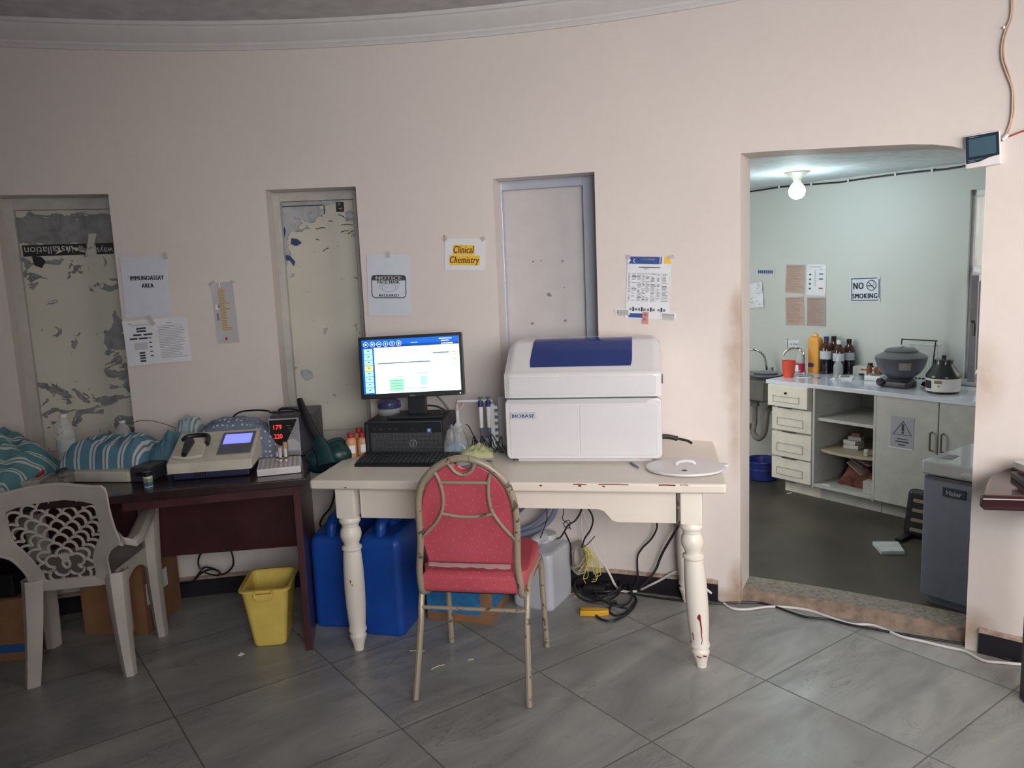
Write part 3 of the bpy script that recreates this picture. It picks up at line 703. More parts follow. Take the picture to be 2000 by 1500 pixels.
# Clinical Chemistry
o, w_, h_ = paper('paper_sign', 'small white sheet with Clinical Chemistry in italics on yellow bands', 'sign', [(867, 464), (948, 468), (947, 527), (870, 529)], wc, nrm_at(908, 496), PAPER, tapes=[(-.48, .5, .02, .02, 0), (.45, .5, .02, .02, 30)])
rects('highlight', o, w_, h_, [(.21, .20, .74, .51, 0), (.12, .53, .87, .84, 0), (-.02, -.1, .01, .08, 1)], [YEL, REDINK])
T(o, w_, h_, 'Clinical', .475, .345, .5, .23, BROWNINK, shear=.22, spacing=1.08, fat=.03); T(o, w_, h_, 'Chemistry', .495, .70, .72, .28, BROWNINK, shear=.22, spacing=1.08, fat=.03)
# calibration table poster
o, w_, h_ = paper('wall_poster', 'poster with a blue and yellow header over a printed table, right of the third niche', 'poster', [(1222, 500), (1310, 503), (1307, 624), (1225, 622)], wc, nrm_at(1267, 562), PAPER, tapes=[(-.48, .5, .02, .015, 0), (.5, .5, .025, .015, 20), (-.55, -.42, .05, .02, 5), (.5, -.46, .05, .02, -5)])
L = [(.02, .0, .74, .115, 0), (.84, .0, 1.0, .105, 1), (.76, .0, .79, .11, 0), (.0, .915, .42, .985, 0), (.3, .035, .62, .05, 2), (.27, .165, .76, .175, 3), (.38, .19, .5, .197, 3)]
rr = random.Random(11)
for j in range(19):
    v = .27 + j * .024
    for u, wd in ((.05, .04), (.12, .12), (.26, .09), (.37, .06), (.45, .1), (.57, .1), (.70, .08), (.82, .15)):
        if rr.random() < .85: L.append((u, v, u + wd * rr.uniform(.5, 1), v + .009, 4 if rr.random() < .7 else 3))
for u in (.16, .36, .57, .81): L.append((u, .81, u + .035, .88, 3)); L.append((u - .07, .83, u - .02, .87, 4)); L.append((u + .05, .83, u + .11, .87, 4))
for u in (.04, .25, .36, .44, .56, .68, .80, .98): L.append((u, .24, u + .003, .73, 4))
rects('printing', o, w_, h_, L, [mat('royal_blue_print', (58, 84, 152), .6, var=0), YEL, PAPER, INK, GREYINK])
b = B(); b.add([(-.5 * w_ + .004, .5 * h_, .0018), (-.5 * w_ + .016, .5 * h_ - .017, .0018), (-.5 * w_ + .004, .5 * h_ - .034, .0018), (-.5 * w_ - .0, .5 * h_ - .017, .0018)], [(0, 1, 2, 3)]); b.tube([(-.36 * w_ + .008, .5 * h_ - .010, .0018), (-.36 * w_, .5 * h_ - .018, .0018), (-.36 * w_ + .008, .5 * h_ - .028, .0018)], .0015, 5, 4); b.make('header_shapes', PAPER, o)
for nm, u0, u1, v0, v1, ub in (('barcode_sticker', -.24, .1, .85, .95, -.2), ('barcode_sticker', .82, 1.18, .88, .97, .86)): rects(nm, o, w_, h_, [(u0, v0, u1, v1, 0)] + [(ub + i * .03, v0 + .02, ub + .016 + i * .03, v1 - .02, 1) for i in range(9)], [PAPER, INK], z=.003)
rects('red_sticker', o, w_, h_, [(.4, .885, .54, 1.08, 1), (.42, .91, .52, .95, 0), (.42, .98, .5, 1.03, 0)], [PAPER, mat('pink_red_sticker', (206, 140, 134), .7, var=0)], z=.003)

# ---- inner room papers
def wi(x, y, k=0): return IWp(x, y, WOFF - 0.004 - k * .002)
NI = -IN
o, w_, h_ = paper('no_smoking_sign', 'white sign reading NO SMOKING with a crossed-out cigarette circle', 'sign', [(1659, 541), (1718, 541), (1720, 588), (1661, 591)], wi, NI, PAPER_B)
b = B()
for u0, v0, u1, v1 in ((.03, .04, 1.0, .075), (.02, .92, .95, .955), (.05, .05, .075, .93), (.955, .1, .98, .85)):
    b.quad(((u0 - .5) * w_, (.5 - v0) * h_, .0014), ((u1 - .5) * w_, (.5 - v0) * h_, .0014), ((u1 - .5) * w_, (.5 - v1) * h_, .0014), ((u0 - .5) * w_, (.5 - v1) * h_, .0014))
b.make('printed_border', INK, o, merge=False, recalc=False)
T(o, w_, h_, 'NO', .29, .35, .33, .27, spacing=1.15, fat=.05); T(o, w_, h_, 'SMOKING', .5, .76, .82, .2, spacing=1.15, fat=.05)
b = B(); cx, cy, r = (.72 - .5) * w_, (.5 - .34) * h_, .14 * w_
b.tube([(cx + r * 1.1 * cos(a), cy + r * 1.1 * sin(a), .0018) for a in [q * pi / 8 for q in range(16)]], .0024, 5, 3, closed=True)
b.tube([(cx - r * .75, cy + r * .75, .002), (cx + r * .75, cy - r * .75, .002)], .0024, 5, 1); b.box((cx - .01, cy - .004, .0018), (r * 1.3, .007, .0008)); b.tube([(cx + r * .4, cy + .004, .0018), (cx + r * .6, cy + .02, .0018), (cx + r * .2, cy + .035, .0018)], .0012, 5, 4)
b.make('no_smoking_symbol', INK, o)
def lined(o, w_, h_, n_, seed, inkm, u0=.06, u1=.94):
    rr = random.Random(seed); L_ = [(u0, .05, u1 - .1, .075, 1)]
    for i in range(n_): L_.append((u0, .1 + i * .84 / n_, u0 + (u1 - u0) * rr.uniform(.6, 1), .1 + (i + .45) * .84 / n_, 0))
    rects('printing', o, w_, h_, L_, [inkm, GREYINK])
FAINT = mat('faint_brown_print', (168, 142, 132), .8, var=0)
GP = 'four notices pinned in a block on the green wall'
o, w_, h_ = paper('printed_notice', 'pinkish page of fine print, upper left of the four wall notices', 'notice', [(1535, 517), (1571, 517), (1572, 574), (1534, 571)], wi, NI, PINKP, GP); lined(o, w_, h_, 22, 1, FAINT)
o, w_, h_ = paper('printed_notice', 'white page with a column of dark dots, upper right of four notices', 'notice', [(1575, 516), (1613, 517), (1613, 577), (1576, 577)], wi, NI, PAPER, GP)
rects('printing', o, w_, h_, [(.1, .07, .75, .085, 1), (.1, .16, .2, .17, 1), (.66, .15, .8, .165, 1)] + [(.13, v, .24, v + .05, 0) for v in (.3, .46, .6, .76)] + [(.64, v, .86, v + .035, c) for v, c in ((.29, 2), (.45, 2), (.75, 3))] + [(.4, .2 + i * .06, .5, .215 + i * .06, 1) for i in range(9)], [SLATE, GREYINK, NAVY, REDINK])
o, w_, h_ = paper('printed_notice', 'pinkish page of print, lower left of the four wall notices', 'notice', [(1535, 580), (1570, 580), (1570, 634), (1534, 636)], wi, NI, PINKP, GP); lined(o, w_, h_, 20, 2, FAINT)
o, w_, h_ = paper('printed_notice', 'grey-pink page with dark heading line, lower right of four notices', 'notice', [(1576, 581), (1613, 581), (1612, 637), (1576, 636)], wi, NI, mat('greyed_pink_paper', (172, 156, 152), .8, var=.03), GP); lined(o, w_, h_, 20, 3, FAINT)
o, w_, h_ = paper('label_strip', 'small pale label with one line of print high on the green wall above the sink', 'label', [(1476, 522), (1514, 522), (1513, 542), (1477, 541)], wi, NI, mat('pale_label', (200, 204, 206), .7, var=0)); rects('printing', o, w_, h_, [(.12 + q * .1, .3, .19 + q * .1, .62, 0) for q in range(8)], [NAVY])
# crumpled sheet behind the jamb
TLc = [wi(1445, 560), wi(1480, 552), wi(1497, 578), wi(1462, 620)]
M, w_, h_ = frame2(*TLc, NI); rr = random.Random(4)
b = B(); b.grid(lambda u, v: Vector(((u - .5) * w_, (v - .5) * h_, .006 + .012 * (noise.noise(Vector((u * 5, v * 5, 1.3))) + .4))), 14, 14)
o = b.make('crumpled_sheet', PAPER); o.matrix_world = M @ Matrix.Rotation(R_(-25), 4, 'Z'); tag(o, 'crumpled tilted sheet with scattered writing beside the doorway jamb over the sink', 'paper')
b = B()
for q in range(26):
    x, y = rr.uniform(-.45, .45) * w_, rr.uniform(-.45, .45) * h_; b.box((x, y, .019), (rr.uniform(.008, .02), .003, .001), rz=rr.uniform(-.6, .6))
b.make('handwriting', SLATE, o)
o, w_, h_ = paper('label_card', 'small wall card with a dark vertical bar above the counter end', 'label', [(1538, 664), (1561, 665), (1561, 680), (1538, 682)], wi, NI, PAPER); rects('printed_bar', o, w_, h_, [(.0, -.2, .06, .9, 0)], [INK]); T(o, w_, h_, 'ith Clean', .58, .45, .72, .3)

# digital thermometer-hygrometer by the door top, and its wires
pd = WC(1920, 293, CR - 0.012); tm = atan2(pd.x - CC.x, pd.y - CC.y)
M = Matrix.Translation(pd) @ Matrix.Rotation(-tm, 4, 'Z') @ RX @ Matrix.Rotation(R_(4), 4, 'Z')
t = thing('wall_thermometer', 'small square digital thermometer with dark screen at the top right of the doorway', 'thermometer', M=M)
b = B(); b.box((0, 0, 0), (.112, .118, .022), bev=.006); b.make('case', mat('white_plastic', (226, 220, 220), .35), t)
b = B(); b.add([(-.052, .054, .0125), (.052, .054, .0125), (.052, -.026, .0125), (.02, -.030, .0125), (-.01, -.040, .0125), (-.052, -.042, .0125)], [(0, 1, 2, 3, 4, 5)]); fc = b.make('face_plate', mat('navy_face', (40, 54, 72), .25, var=0), t)
b = B(); b.box((0, .012, .0132), (.085, .062, .001)); b.make('display', mat('grey_blue_lcd', (72, 96, 112), .2, var=0), t)
b = B()
for x0, x1, y in ((-.045, -.025, -.031), (-.022, 0, -.031), (-.045, -.02, -.036), (-.04, -.01, .049)): b.box(((x0 + x1) / 2, y, .0135), (x1 - x0, .002, .0006))
b.make('face_print', GREYINK, t)
BEIGE = mat('beige_cable', (178, 154, 136), .5)
def wcp(pts, k=.006): return [WC(x, y, CR - k) for x, y in pts]
b = B(); b.tube(wcp([(1975, -15), (1974, 30), (1962, 62), (1956, 90), (1957, 118), (1966, 145), (1976, 172), (1977, 200), (1974, 235), (1964, 262)]), .0035, 6, 6)
b.tube(wcp([(1978, -15), (1977, 30), (1966, 62), (1960, 90), (1962, 118), (1971, 145), (1979, 178), (1981, 205), (1977, 235), (1967, 264)], .004), .003, 6, 6)
o = b.make('twin_cable', BEIGE); tag(o, 'pair of beige wires wandering down the wall from the ceiling at far right', 'cable')
b = B(); b.box(WC(1962, 54, CR - .006), (.012, .006, .008)); b.make('cable_clip', PAPER, o)
b = B(); b.tube(wcp([(1950, 273), (1962, 268), (1972, 266), (1990, 259), (2010, 252), (2040, 244)], .008), .003, 6, 5)
b.tube(wcp([(1948, 275), (1957, 273)], .008), .006, 6, 1); o = b.make('side_cable', mat('rusty_red_cable', (164, 76, 58), .5)); tag(o, 'short rusty red cable running right from beside the wall thermometer', 'cable')
b = B(); b.tube(wcp([(1958, 273), (1964, 267), (1968, 262)], .012), .007, 6, 3); b.make('connector', PAPER, o)

# ================================================================== DARK RED DESK AND WHAT STANDS ON IT
DZ = 0.75
MAR = mat('dark_maroon_laminate', (74, 40, 44), 0.28, var=0.14, vs=6, coat=0.2); MARK = mat('dark_brown_laminate', (52, 36, 38), 0.25, var=0.12, coat=0.25)
t = thing('office_desk', 'dark maroon laminate desk with modesty panel, behind the white plastic armchair', 'desk', (-1.55, 3.25, 0), 0)
dp = Vector((1.55, -3.25, 0))
FR_ = (-0.845, 3.13); BR_ = (-0.955, 3.72); BL_ = (-2.45, 3.42); FL_ = (-2.55, 2.86); FM_ = (-1.56, 2.975)
def off(p): return (p[0] + 1.55, p[1] - 3.25)
b = B(); b.prism([off(p) for p in (FL_, FM_, FR_, BR_, BL_)], DZ - .032, DZ, bev=.006, seg=3); b.make('desktop', MARK, t)
def board(name, p0, p1, th, z0, z1, mtl, par, inset=0):
    p0 = Vector((*p0, 0)); p1 = Vector((*p1, 0)); c = (p0 + p1) / 2; d = p1 - p0
    b_ = B(); b_.box((c.x + 1.55, c.y - 3.25, (z0 + z1) / 2), (d.length, th, z1 - z0), rz=atan2(d.y, d.x), bev=.002); return b_.make(name, mtl, par)
board('side_panel', (-0.895, 3.155), (-0.985, 3.68), .028, 0, DZ - .032, MAR, t); board('side_panel', (-2.44, 2.98), (-2.36, 3.36), .028, 0, DZ - .032, MAR, t)
board('modesty_panel', (-0.975, 3.53), (-2.40, 3.36), .018, .332, DZ - .032, MAR, t)
board('front_rail', (-0.91, 3.165), (-1.54, 3.025), .018, DZ - .075, DZ - .03, MAR, t)

# microplate-style photometer with lit display
T_OFF = mat('warm_white_abs', (206, 200, 186), 0.4); DKB = mat('dark_grey_abs', (58, 60, 68), 0.4); BLK = mat('black_plastic', (26, 27, 30), 0.35, var=0.1); NVB = mat('navy_base_plastic', (40, 46, 78), 0.4)
t = thing('photometer', 'off-white bench photometer with lit blue screen and black sample lever on the maroon desk', 'lab analyser', (-1.262, 3.305, DZ), R_(8))
def wedge(b_, x0, x1, y0, y1, zb, zf, zr, bev=0):
    M_ = Matrix(((0, 0, 1, 0), (1, 0, 0, 0), (0, 1, 0, 0), (0, 0, 0, 1)))
    b_.prism([(y0, zb), (y1, zb), (y1, zr), (y0, zf)], x0, x1, M_, bev)
b = B(); b.box((0, 0.0, .02), (.30, .23, .036), bev=.006); b.make('base', NVB, t)
b = B(); wedge(b, -.168, .168, -.135, .12, .034, .075, .15, .008); b.make('housing', T_OFF, t)
sl = atan2(.075, .255)
SM_ = Matrix.Translation((0, -.135, .0765)) @ Matrix.Rotation(sl, 4, 'X')
b = B().x(SM_); b.box((.088, .145, .001), (.135, .19, .004), bev=.002); pn = b.make('control_panel', mat('grey_keypad', (98, 98, 112), .5), t)
b = B().x(SM_); b.box((.088, .175, .004), (.112, .082, .003)); sc = b.make('screen', mat('blue_lcd', (90, 100, 200), .3, emit=(112, 118, 250), es=1.6, var=0), pn)
b = B().x(SM_); b.prism([(-.15 + .0, .04), (-.145, .13), (-.12, .19), (-.06, .19), (-.035, .14), (-.03, .03), (-.09, .02)], 0, .016, bev=.006); b.make('sample_bay', T_OFF, t)
b = B().x(SM_); b.tube([(-.135, .18, .012), (-.12, .205, .014), (-.06, .21, .014), (-.035, .19, .014), (-.03, .13, .012)], .010, 8, 4); b.make('bay_rim', BLK, t)
b = B().x(SM_); b.prism([(-.108, .025), (-.09, .022), (-.08, .14), (-.088, .155), (-.108, .155), (-.118, .14)], .012, .034, bev=.005); b.make('lever', BLK, t)
b = B()
for k in range(5): b.box((-.06 + k * .009, -.1165, .02), (.003, .004, .02))
b.make('vent_slots', BLK, t)
# dotted cloth folded behind it
SP = m_spots('navy_dotted_cloth', (112, 124, 146), (206, 212, 220), .020, .22)
def lump(b_, cx, cy, rx, ry, h, nx=30, ny=22, p=3.0, wr=.012, seed=0, zb=0.0, rz=0.0, drop=.0):
    """a lump of cloth lying over something: closed heightfield with creases"""
    c_, s_ = cos(rz), sin(rz)
    def f(u, v):
        x = (2 * u - 1); y = (2 * v - 1); e = max(0, 1 - (abs(x) ** p)) ** .55 * max(0, 1 - abs(y) ** p) ** .55
        wv = noise.noise(Vector((x * 2.2 + seed, y * 2.2, seed * .7))) * wr * 1.6 + noise.noise(Vector((x * 7 + seed, y * 3, 2.0))) * wr
        X = x * rx * (1 + .05 * noise.noise(Vector((y * 3, seed, 0)))); Y = y * ry * (1 + .05 * noise.noise(Vector((x * 3, seed, 4))))
        return Vector((cx + X * c_ - Y * s_, cy + X * s_ + Y * c_, zb + e * (h + wv)))
    b_.grid(f, nx, ny); return b_
b = B(); lump(b, 0, 0, .19, .10, .185, wr=.010, seed=3); o = b.make('dotted_cloth', [SP]); o.location = (-1.255, 3.53, DZ); o.rotation_euler = (0, 0, R_(8)); tag(o, 'blue cloth with white dots heaped behind the bench photometer', 'cloth')
b = B(); lump(b, 0, 0, .07, .09, .19, wr=.012, seed=9)
STW = m_stripes('teal_white_striped_cloth', 0, [((150, 168, 176), .36), ((196, 202, 204), .12), ((120, 144, 154), .12), ((196, 202, 204), .12), ((150, 168, 176), .28)], .07, .35)
o = b.make('striped_cloth', STW); o.location = (-1.475, 3.58, DZ); tag(o, 'end of a pale striped cloth bunched at the left of the dotted cloth', 'cloth')
# voltage regulator
t = thing('voltage_regulator', 'black voltage regulator with two red digit readouts and silver flanks', 'voltage regulator', (-1.03, 3.60, DZ), R_(4))
b = B(); b.box((.03, .05, .095), (.19, .24, .19), bev=.004); b.make('case', DKB, t)
b = B(); b.box((-.005, -.076, .092), (.135, .014, .172), bev=.003); b.make('front_bezel', mat('silver_plastic', (168, 168, 172), .35, .3), t)
b = B(); b.x(RX @ Matrix.Translation((0, 0, .083)))
b.add([(-.068, .172, 0.001), (.055, .172, 0.001), (.045, .15, 0.001), (-.005, .055, .001), (-.03, .055, .001), (-.068, .09, .001)], [(0, 1, 2, 3, 4, 5)]); b.make('display_panel', BLK, t, recalc=False)
REDL = mat('red_led', (255, 40, 30), .4, emit=(255, 50, 36), es=3.0, var=0)
for txt, z in (('179', .140), ('220', .098)):
    o_ = text_mesh('red_digits', txt, REDL, None, .036, .020, 0, 0, 0, bold=-.004); o_.data.transform(Matrix.Translation((-.032, -.0855, z)) @ RX); o_.parent = t
b = B(); b.x(RX @ Matrix.Translation((0, 0, .0845)))
for k in range(5): b.box((.015 + .006 * k, .145 - k * .012, .001), (.016, .0025, .001))
b.make('panel_marks', GREYINK, t)
b = B(); b.x(Matrix.Identity(4)); b.prism([(-.012, 0), (.04, 0), (.04, .03), (.015, .055), (-.012, .05)], 0, .004, Matrix.Translation((.02, -.084, .03)) @ RX); b.make('logo_patch', mat('pale_badge', (190, 190, 194), .4), t)
b = B(); b.tube([(-.04, .02, .193), (-.03, -.02, .21), (.02, -.03, .212), (.05, .0, .195)], .005, 6, 4); b.box((-.03, .02, .193), (.11, .03, .006)); b.make('top_clip', BLK, t)
# test tube rack with three tubes
t = thing('test_tube_rack', 'white test tube rack at the right end of the maroon desk', 'test tube rack', (-.995, 3.295, DZ), R_(14))
b = B(); b.box((0, 0, .016), (.175, .20, .030), bev=.004); b.make('block', mat('white_rack_plastic', (216, 212, 214), .4), t)
b = B()
for i in range(9):
    for j in range(10): b.cyl((-.075 + i * .0185, -.088 + j * .0195, .0302), (-.075 + i * .0185, -.088 + j * .0195, .0318), .0062, seg=8)
b.make('hole_grid', mat('rack_hole_shadow_grey', (150, 144, 146), .6), t)
def tubething(x, y, capc, label, h_=.075):
    tt = thing('test_tube', label, 'test tube', (x, y, DZ + .0318)); b_ = B(); b_.lathe([(0, 0), (.006, .002), (.0065, .006), (.0065, h_)], seg=14); b_.make('glass', mat('tube_white', (214, 212, 208), .15), tt)
    b_ = B(); b_.cyl((0, 0, h_ - .008), (0, 0, h_ + .018), .0085, .0075, seg=14); b_.make('cap', capc, tt); b_ = B(); b_.cyl((0, 0, .012), (0, 0, .02), .0067, seg=14); b_.make('sample', mat('brown_sample', (96, 56, 34), .4), tt); return tt
tubething(-.968, 3.30, mat('tan_cap', (198, 150, 92), .5), 'tallest test tube, tan cap, standing in the rack', .066)
tubething(-1.006, 3.315, mat('mauve_cap', (126, 106, 118), .5), 'mauve-capped test tube at the left in the rack', .05)
tubething(-.99, 3.297, mat('pale_cap', (196, 190, 190), .5), 'short pale-capped test tube between the two coloured ones', .044)
# striped towel over a white instrument with black end
t = thing('covered_instrument', 'low white instrument with a black right end, half hidden under the striped towel', 'lab instrument', (-1.68, 3.26, DZ), R_(-9))
b = B(); b.box((-.03, .04, .024), (.30, .22, .048), bev=.01); b.make('housing', T_OFF, t)
b = B(); b.box((.165, -.0, .032), (.09, .14, .064), bev=.012); b.make('end_cover', DKB, t); b = B(); b.box((-.185, -.0, .03), (.02, .18, .06), bev=.006); b.make('end_cover', DKB, t)
b = B(); b.box((.165, -.071, .036), (.03, .004, .015)); b.make('slot', BLK, t)
STR = m_stripes('teal_white_striped_towel', 0, [((92, 134, 152), .40), ((196, 200, 206), .15), ((104, 128, 142), .10), ((196, 200, 206), .15), ((92, 134, 152), .20)], .062, .30)
b = B(); lump(b, 0, 0, .195, .135, .145, 44, 30, p=4.5, wr=.010, seed=5); o = b.make('striped_towel', STR); o.location = (-1.725, 3.365, DZ + .012); o.rotation_euler = (0, 0, R_(-3)); tag(o, 'teal and white striped towel draped over the low instrument in the desk middle', 'towel')
b = B(); lump(b, 0, 0, .065, .12, .15, 30, 30, p=2.6, wr=.02, seed=15); o = b.make('towel_fringe', mat('teal_towel', (88, 128, 146), .95, bump=.5, bs=200)); o.location = (-1.50, 3.40, DZ); tag(o, 'gathered dark teal end of a towel between the striped towel and the photometer', 'towel')
STR2 = m_stripes('teal_striped_towel_left', 0, [((92, 134, 140), .4), ((184, 192, 194), .12), ((92, 134, 140), .1), ((184, 192, 194), .14), ((92, 134, 140), .24)], .05, .9, rot=R_(35))
b = B(); lump(b, 0, 0, .24, .17, .19, 40, 32, p=2.4, wr=.03, seed=21); o = b.make('striped_towel', STR2); o.location = (-2.20, 3.30, DZ); o.rotation_euler = (0, 0, R_(-20)); tag(o, 'crumpled teal striped towel at the left edge of the maroon desk', 'towel')
# small black-and-green bottle
t = thing('reagent_bottle', 'tiny bottle with green and blue label, black cap, at the desk front', 'bottle', (-1.462, 3.095, DZ))
b = B(); b.lathe([(0, 0), (.0165, .001), (.0175, .004), (.0175, .045), (.012, .048)]); b.make('body', mat('white_bottle', (206, 206, 200), .4), t)
b = B(); b.cyl((0, 0, .045), (0, 0, .062), .0165, seg=20); b.make('cap', BLK, t)
b = B(); b.cyl((0, 0, .006), (0, 0, .022), .0180, seg=24); b.m(1).cyl((0, 0, .022), (0, 0, .036), .0180, seg=24); b.m(2).box((.004, -.0178, .022), (.0015, .002, .032)); b.make('label', [mat('label_blue', (62, 104, 148), .5), mat('label_green', (138, 158, 96), .5), BLK], t)
# water bottles
PET = mat('clear_pet', (226, 232, 236), 0.08, alpha=0.28, var=0, spec=.8)
def pet(label, x, y, h_, r, s_=1):
    tt = thing('water_bottle', label, 'bottle', (x, y, DZ)); b_ = B()
    pr = [(0, .004), (r * .6, 0), (r, .01)]
    for k in range(7): z = .02 + k * (h_ * .6 / 7); pr += [(r, z), (r * .955, z + h_ * .04)]
    pr += [(r, h_ * .66), (r * .98, h_ * .74), (r * .7, h_ * .86), (r * .36, h_ * .93), (r * .36, h_ * .97)]
    b_.lathe(pr); b_.make('body', PET, tt)
    b_ = B(); b_.cyl((0, 0, h_ * .95), (0, 0, h_), r * .43, seg=20); b_.make('cap', mat('white_cap', (214, 214, 212), .5), tt)
    b_ = B(); b_.lathe([(r * .99, h_ * .44), (r * 1.015, h_ * .44), (r * 1.015, h_ * .60), (r * .99, h_ * .60)]); b_.make('wrap_label', mat('clear_label', (206, 212, 216), .2, alpha=.45, var=0), tt); return tt
pet('large empty clear water bottle standing upright before the leftmost niche', -1.885, 3.30, .275, .036)
pet('smaller clear water bottle behind the striped towel by the niche edge', -1.80, 3.62, .18, .034)
# desk phone / calculator
t = thing('calculator', 'cream printing calculator behind the left towel', 'calculator', (-2.23, 3.56, DZ), R_(20))
b = B(); wedge(b, -.08, .08, -.08, .08, .0, .025, .055, .005); b.make('housing', T_OFF, t)
b = B().x(Matrix.Translation((0, -.08, .0255)) @ Matrix.Rotation(atan2(.03, .16), 4, 'X'))
for i in range(5):
    for j in range(4): b.box((-.052 + i * .026, .015 + j * .02, .002), (.018, .013, .005), bev=.002)
b.m(1).box((0, .135, .003), (.12, .022, .003)); b.make('keypad', [mat('grey_keys', (160, 158, 150), .5), BLK], t)
# left rack with red clip, loose wrappers
t = thing('tube_rack', 'white low tube rack under the red clip, left on the maroon desk', 'test tube rack', (-1.99, 3.245, DZ), R_(12))
b = B(); b.box((0, 0, .014), (.19, .19, .028), bev=.004); b.make('block', mat('white_rack_plastic2', (206, 202, 200), .45), t)
b = B()
for i in range(8):
    for j in range(8): b.cyl((-.08 + i * .0225, -.08 + j * .0225, .0281), (-.08 + i * .0225, -.08 + j * .0225, .0295), .006, seg=8)
b.make('hole_grid', mat('rack_hole_grey2', (150, 146, 144), .6), t)
b = B(); zc = DZ + .034
b.tube([(-.022, -.03, zc), (-.018, .01, zc + .008), (-.004, .028, zc + .012), (.012, .026, zc + .012), (.02, .008, zc + .008), (.018, -.026, zc)], .0055, 6, 4); b.box((0, .02, zc + .01), (.03, .02, .012), bev=.003)
o = b.make('red_clip', mat('red_plastic', (186, 34, 38), .35)); o.location = (-1.985, 3.235, 0); tag(o, 'small bright red plastic clip on the left tube rack', 'clip'); o['label'] = 'small bright red plastic clip on the white low tube rack'
b = B(); b.box((0, 0, .02), (.10, .14, .04), bev=.01); b.box((.02, .03, .045), (.06, .10, .012), rz=.3, bev=.003); o = b.make('clear_wrapper', mat('crinkled_film', (150, 148, 146), .15, alpha=.55, var=.2)); o.location = (-1.865, 3.185, DZ); o.rotation_euler = (0, 0, .1); tag(o, 'clear crinkled wrapper between the red clip and the striped towel', 'wrapper')
b = B(); b.box((0, 0, .012), (.03, .06, .022), bev=.003); b.box((.04, .02, .014), (.02, .02, .028), bev=.003); o = b.make('small_box', mat('brown_card', (120, 92, 70), .8)); o.location = (-1.82, 3.48, DZ); tag(o, 'tiny brown box standing between the two water bottles', 'box')
b = B(); b.tube([(-1.33, 3.62, .85), (-1.28, 3.63, .935), (-1.20, 3.64, .95), (-1.12, 3.64, .94), (-1.08, 3.66, .90), (-1.07, 3.68, .86)], .004, 8, 6); o = b.make('black_cable', BLK); tag(o, 'black cable arching over the dotted cloth behind the desk', 'cable')
b = B(); b.tube([(-1.79, 3.70, .905), (-1.72, 3.69, .915), (-1.62, 3.67, .895), (-1.53, 3.64, .86), (-1.49, 3.60, .83)], .0018, 6, 5); o = b.make('thin_wire', mat('grey_wire', (110, 108, 108), .5)); tag(o, 'thin grey wire sagging from the leftmost niche to the striped cloth', 'wire')
# under the desk
CARD = mat('brown_cardboard', (142, 104, 74), .85, var=.08); TAPEB = mat('blue_print_on_card', (44, 92, 150), .7)
def carton(label, loc, rz, w_, d_, h_, extra=None, name='cardboard_box'):
    tt = thing(name, label, 'box', loc, rz); b_ = B(); b_.box((0, 0, h_ / 2), (w_, d_, h_), bev=.002); b_.make('carton', CARD, tt)
    b_ = B(); b_.box((-w_ / 4 - .001, 0, h_ + .003), (w_ / 2 - .004, d_, .004), bev=.001); b_.box((w_ / 4 + .001, 0, h_ + .003), (w_ / 2 - .004, d_, .004), bev=.001); b_.make('flaps', CARD, tt); return tt
t = carton('brown cardboard box with a white address label under the maroon desk', (-1.83, 3.53, 0), R_(0), .30, .30, .322)

t.location = (-1.80, 3.535, 0); t.rotation_euler = (0, 0, R_(-6))
b = B(); b.box((.1515, -.095, .18), (.002, .07, .10)); b.make('address_label', PAPER, t); b = B(); b.box((.1515, .02, .20), (.002, .05, .085)); b.make('address_label', PAPER, t)
b = B(); b.box((.08, -.1515, .17), (.012, .002, .30)); b.make('packing_tape', mat('white_tape', (196, 190, 184), .4), t)
t = carton('brown cardboard box with a blue band near its base at far left under the desk', (-2.31, 3.29, 0), R_(4), .46, .25, .27)
b = B(); b.box((0, -.1265, .055), (.45, .002, .035)); b.make('blue_band', TAPEB, t)
b = B(); b.box((0, 0, .05), (.40, .22, .10), bev=.01); o = b.make('dark_crate', mat('black_crate', (28, 28, 30), .5)); o.location = (-2.31, 3.29, .277); tag(o, 'black box resting on the blue-banded carton under the desk', 'box')
b = B(); z = 0.115
pts = [Wy(x, y, 3.72) for x, y in ((378, 1135), (390, 1118), (400, 1108), (420, 1112), (435, 1122), (455, 1105), (452, 1078), (440, 1070))]
b.tube(pts, .0045, 8, 6); pts = [Wy(x, y, 3.70) for x, y in ((405, 1070), (390, 1085), (388, 1105), (400, 1118), (425, 1124), (428, 1116), (410, 1112), (390, 1122), (376, 1136), (352, 1140))]
b.tube(pts, .0045, 8, 6); o = b.make('looped_cable', BLK); tag(o, 'black cable looping on the skirting below the desk, left of the yellow bin', 'cable')
# yellow waste bin
t = thing('waste_bin', 'open tapered yellow plastic waste bin with a lip handle', 'bin', (-1.085, 3.30, 0), R_(6))
YB = mat('yellow_bin_plastic', (232, 204, 104), .38, var=.04)
def rr_sec(w2, d2, r, z): return [(x, y, z) for x, y in rrect(w2, d2, r, 5)]
b = B(); b.loft([rr_sec(.062, .085, .02, 0.002), rr_sec(.068, .09, .02, 0.012), rr_sec(.098, .122, .03, .262)], cap=False); b.loft([rr_sec(.060, .083, .02, .006), rr_sec(.095, .119, .029, .262)], cap=False)
b.add(rr_sec(.062, .085, .02, .002), [tuple(range(24))]); b.add(rr_sec(.060, .083, .02, .006), [tuple(range(24))]); b.make('body', YB, t, recalc=False)
b = B(); b.loft([rr_sec(.095, .119, .029, .258), rr_sec(.108, .132, .034, .258), rr_sec(.108, .132, .034, .266), rr_sec(.095, .119, .029, .268)], cap=False); b.make('rim', YB, t)
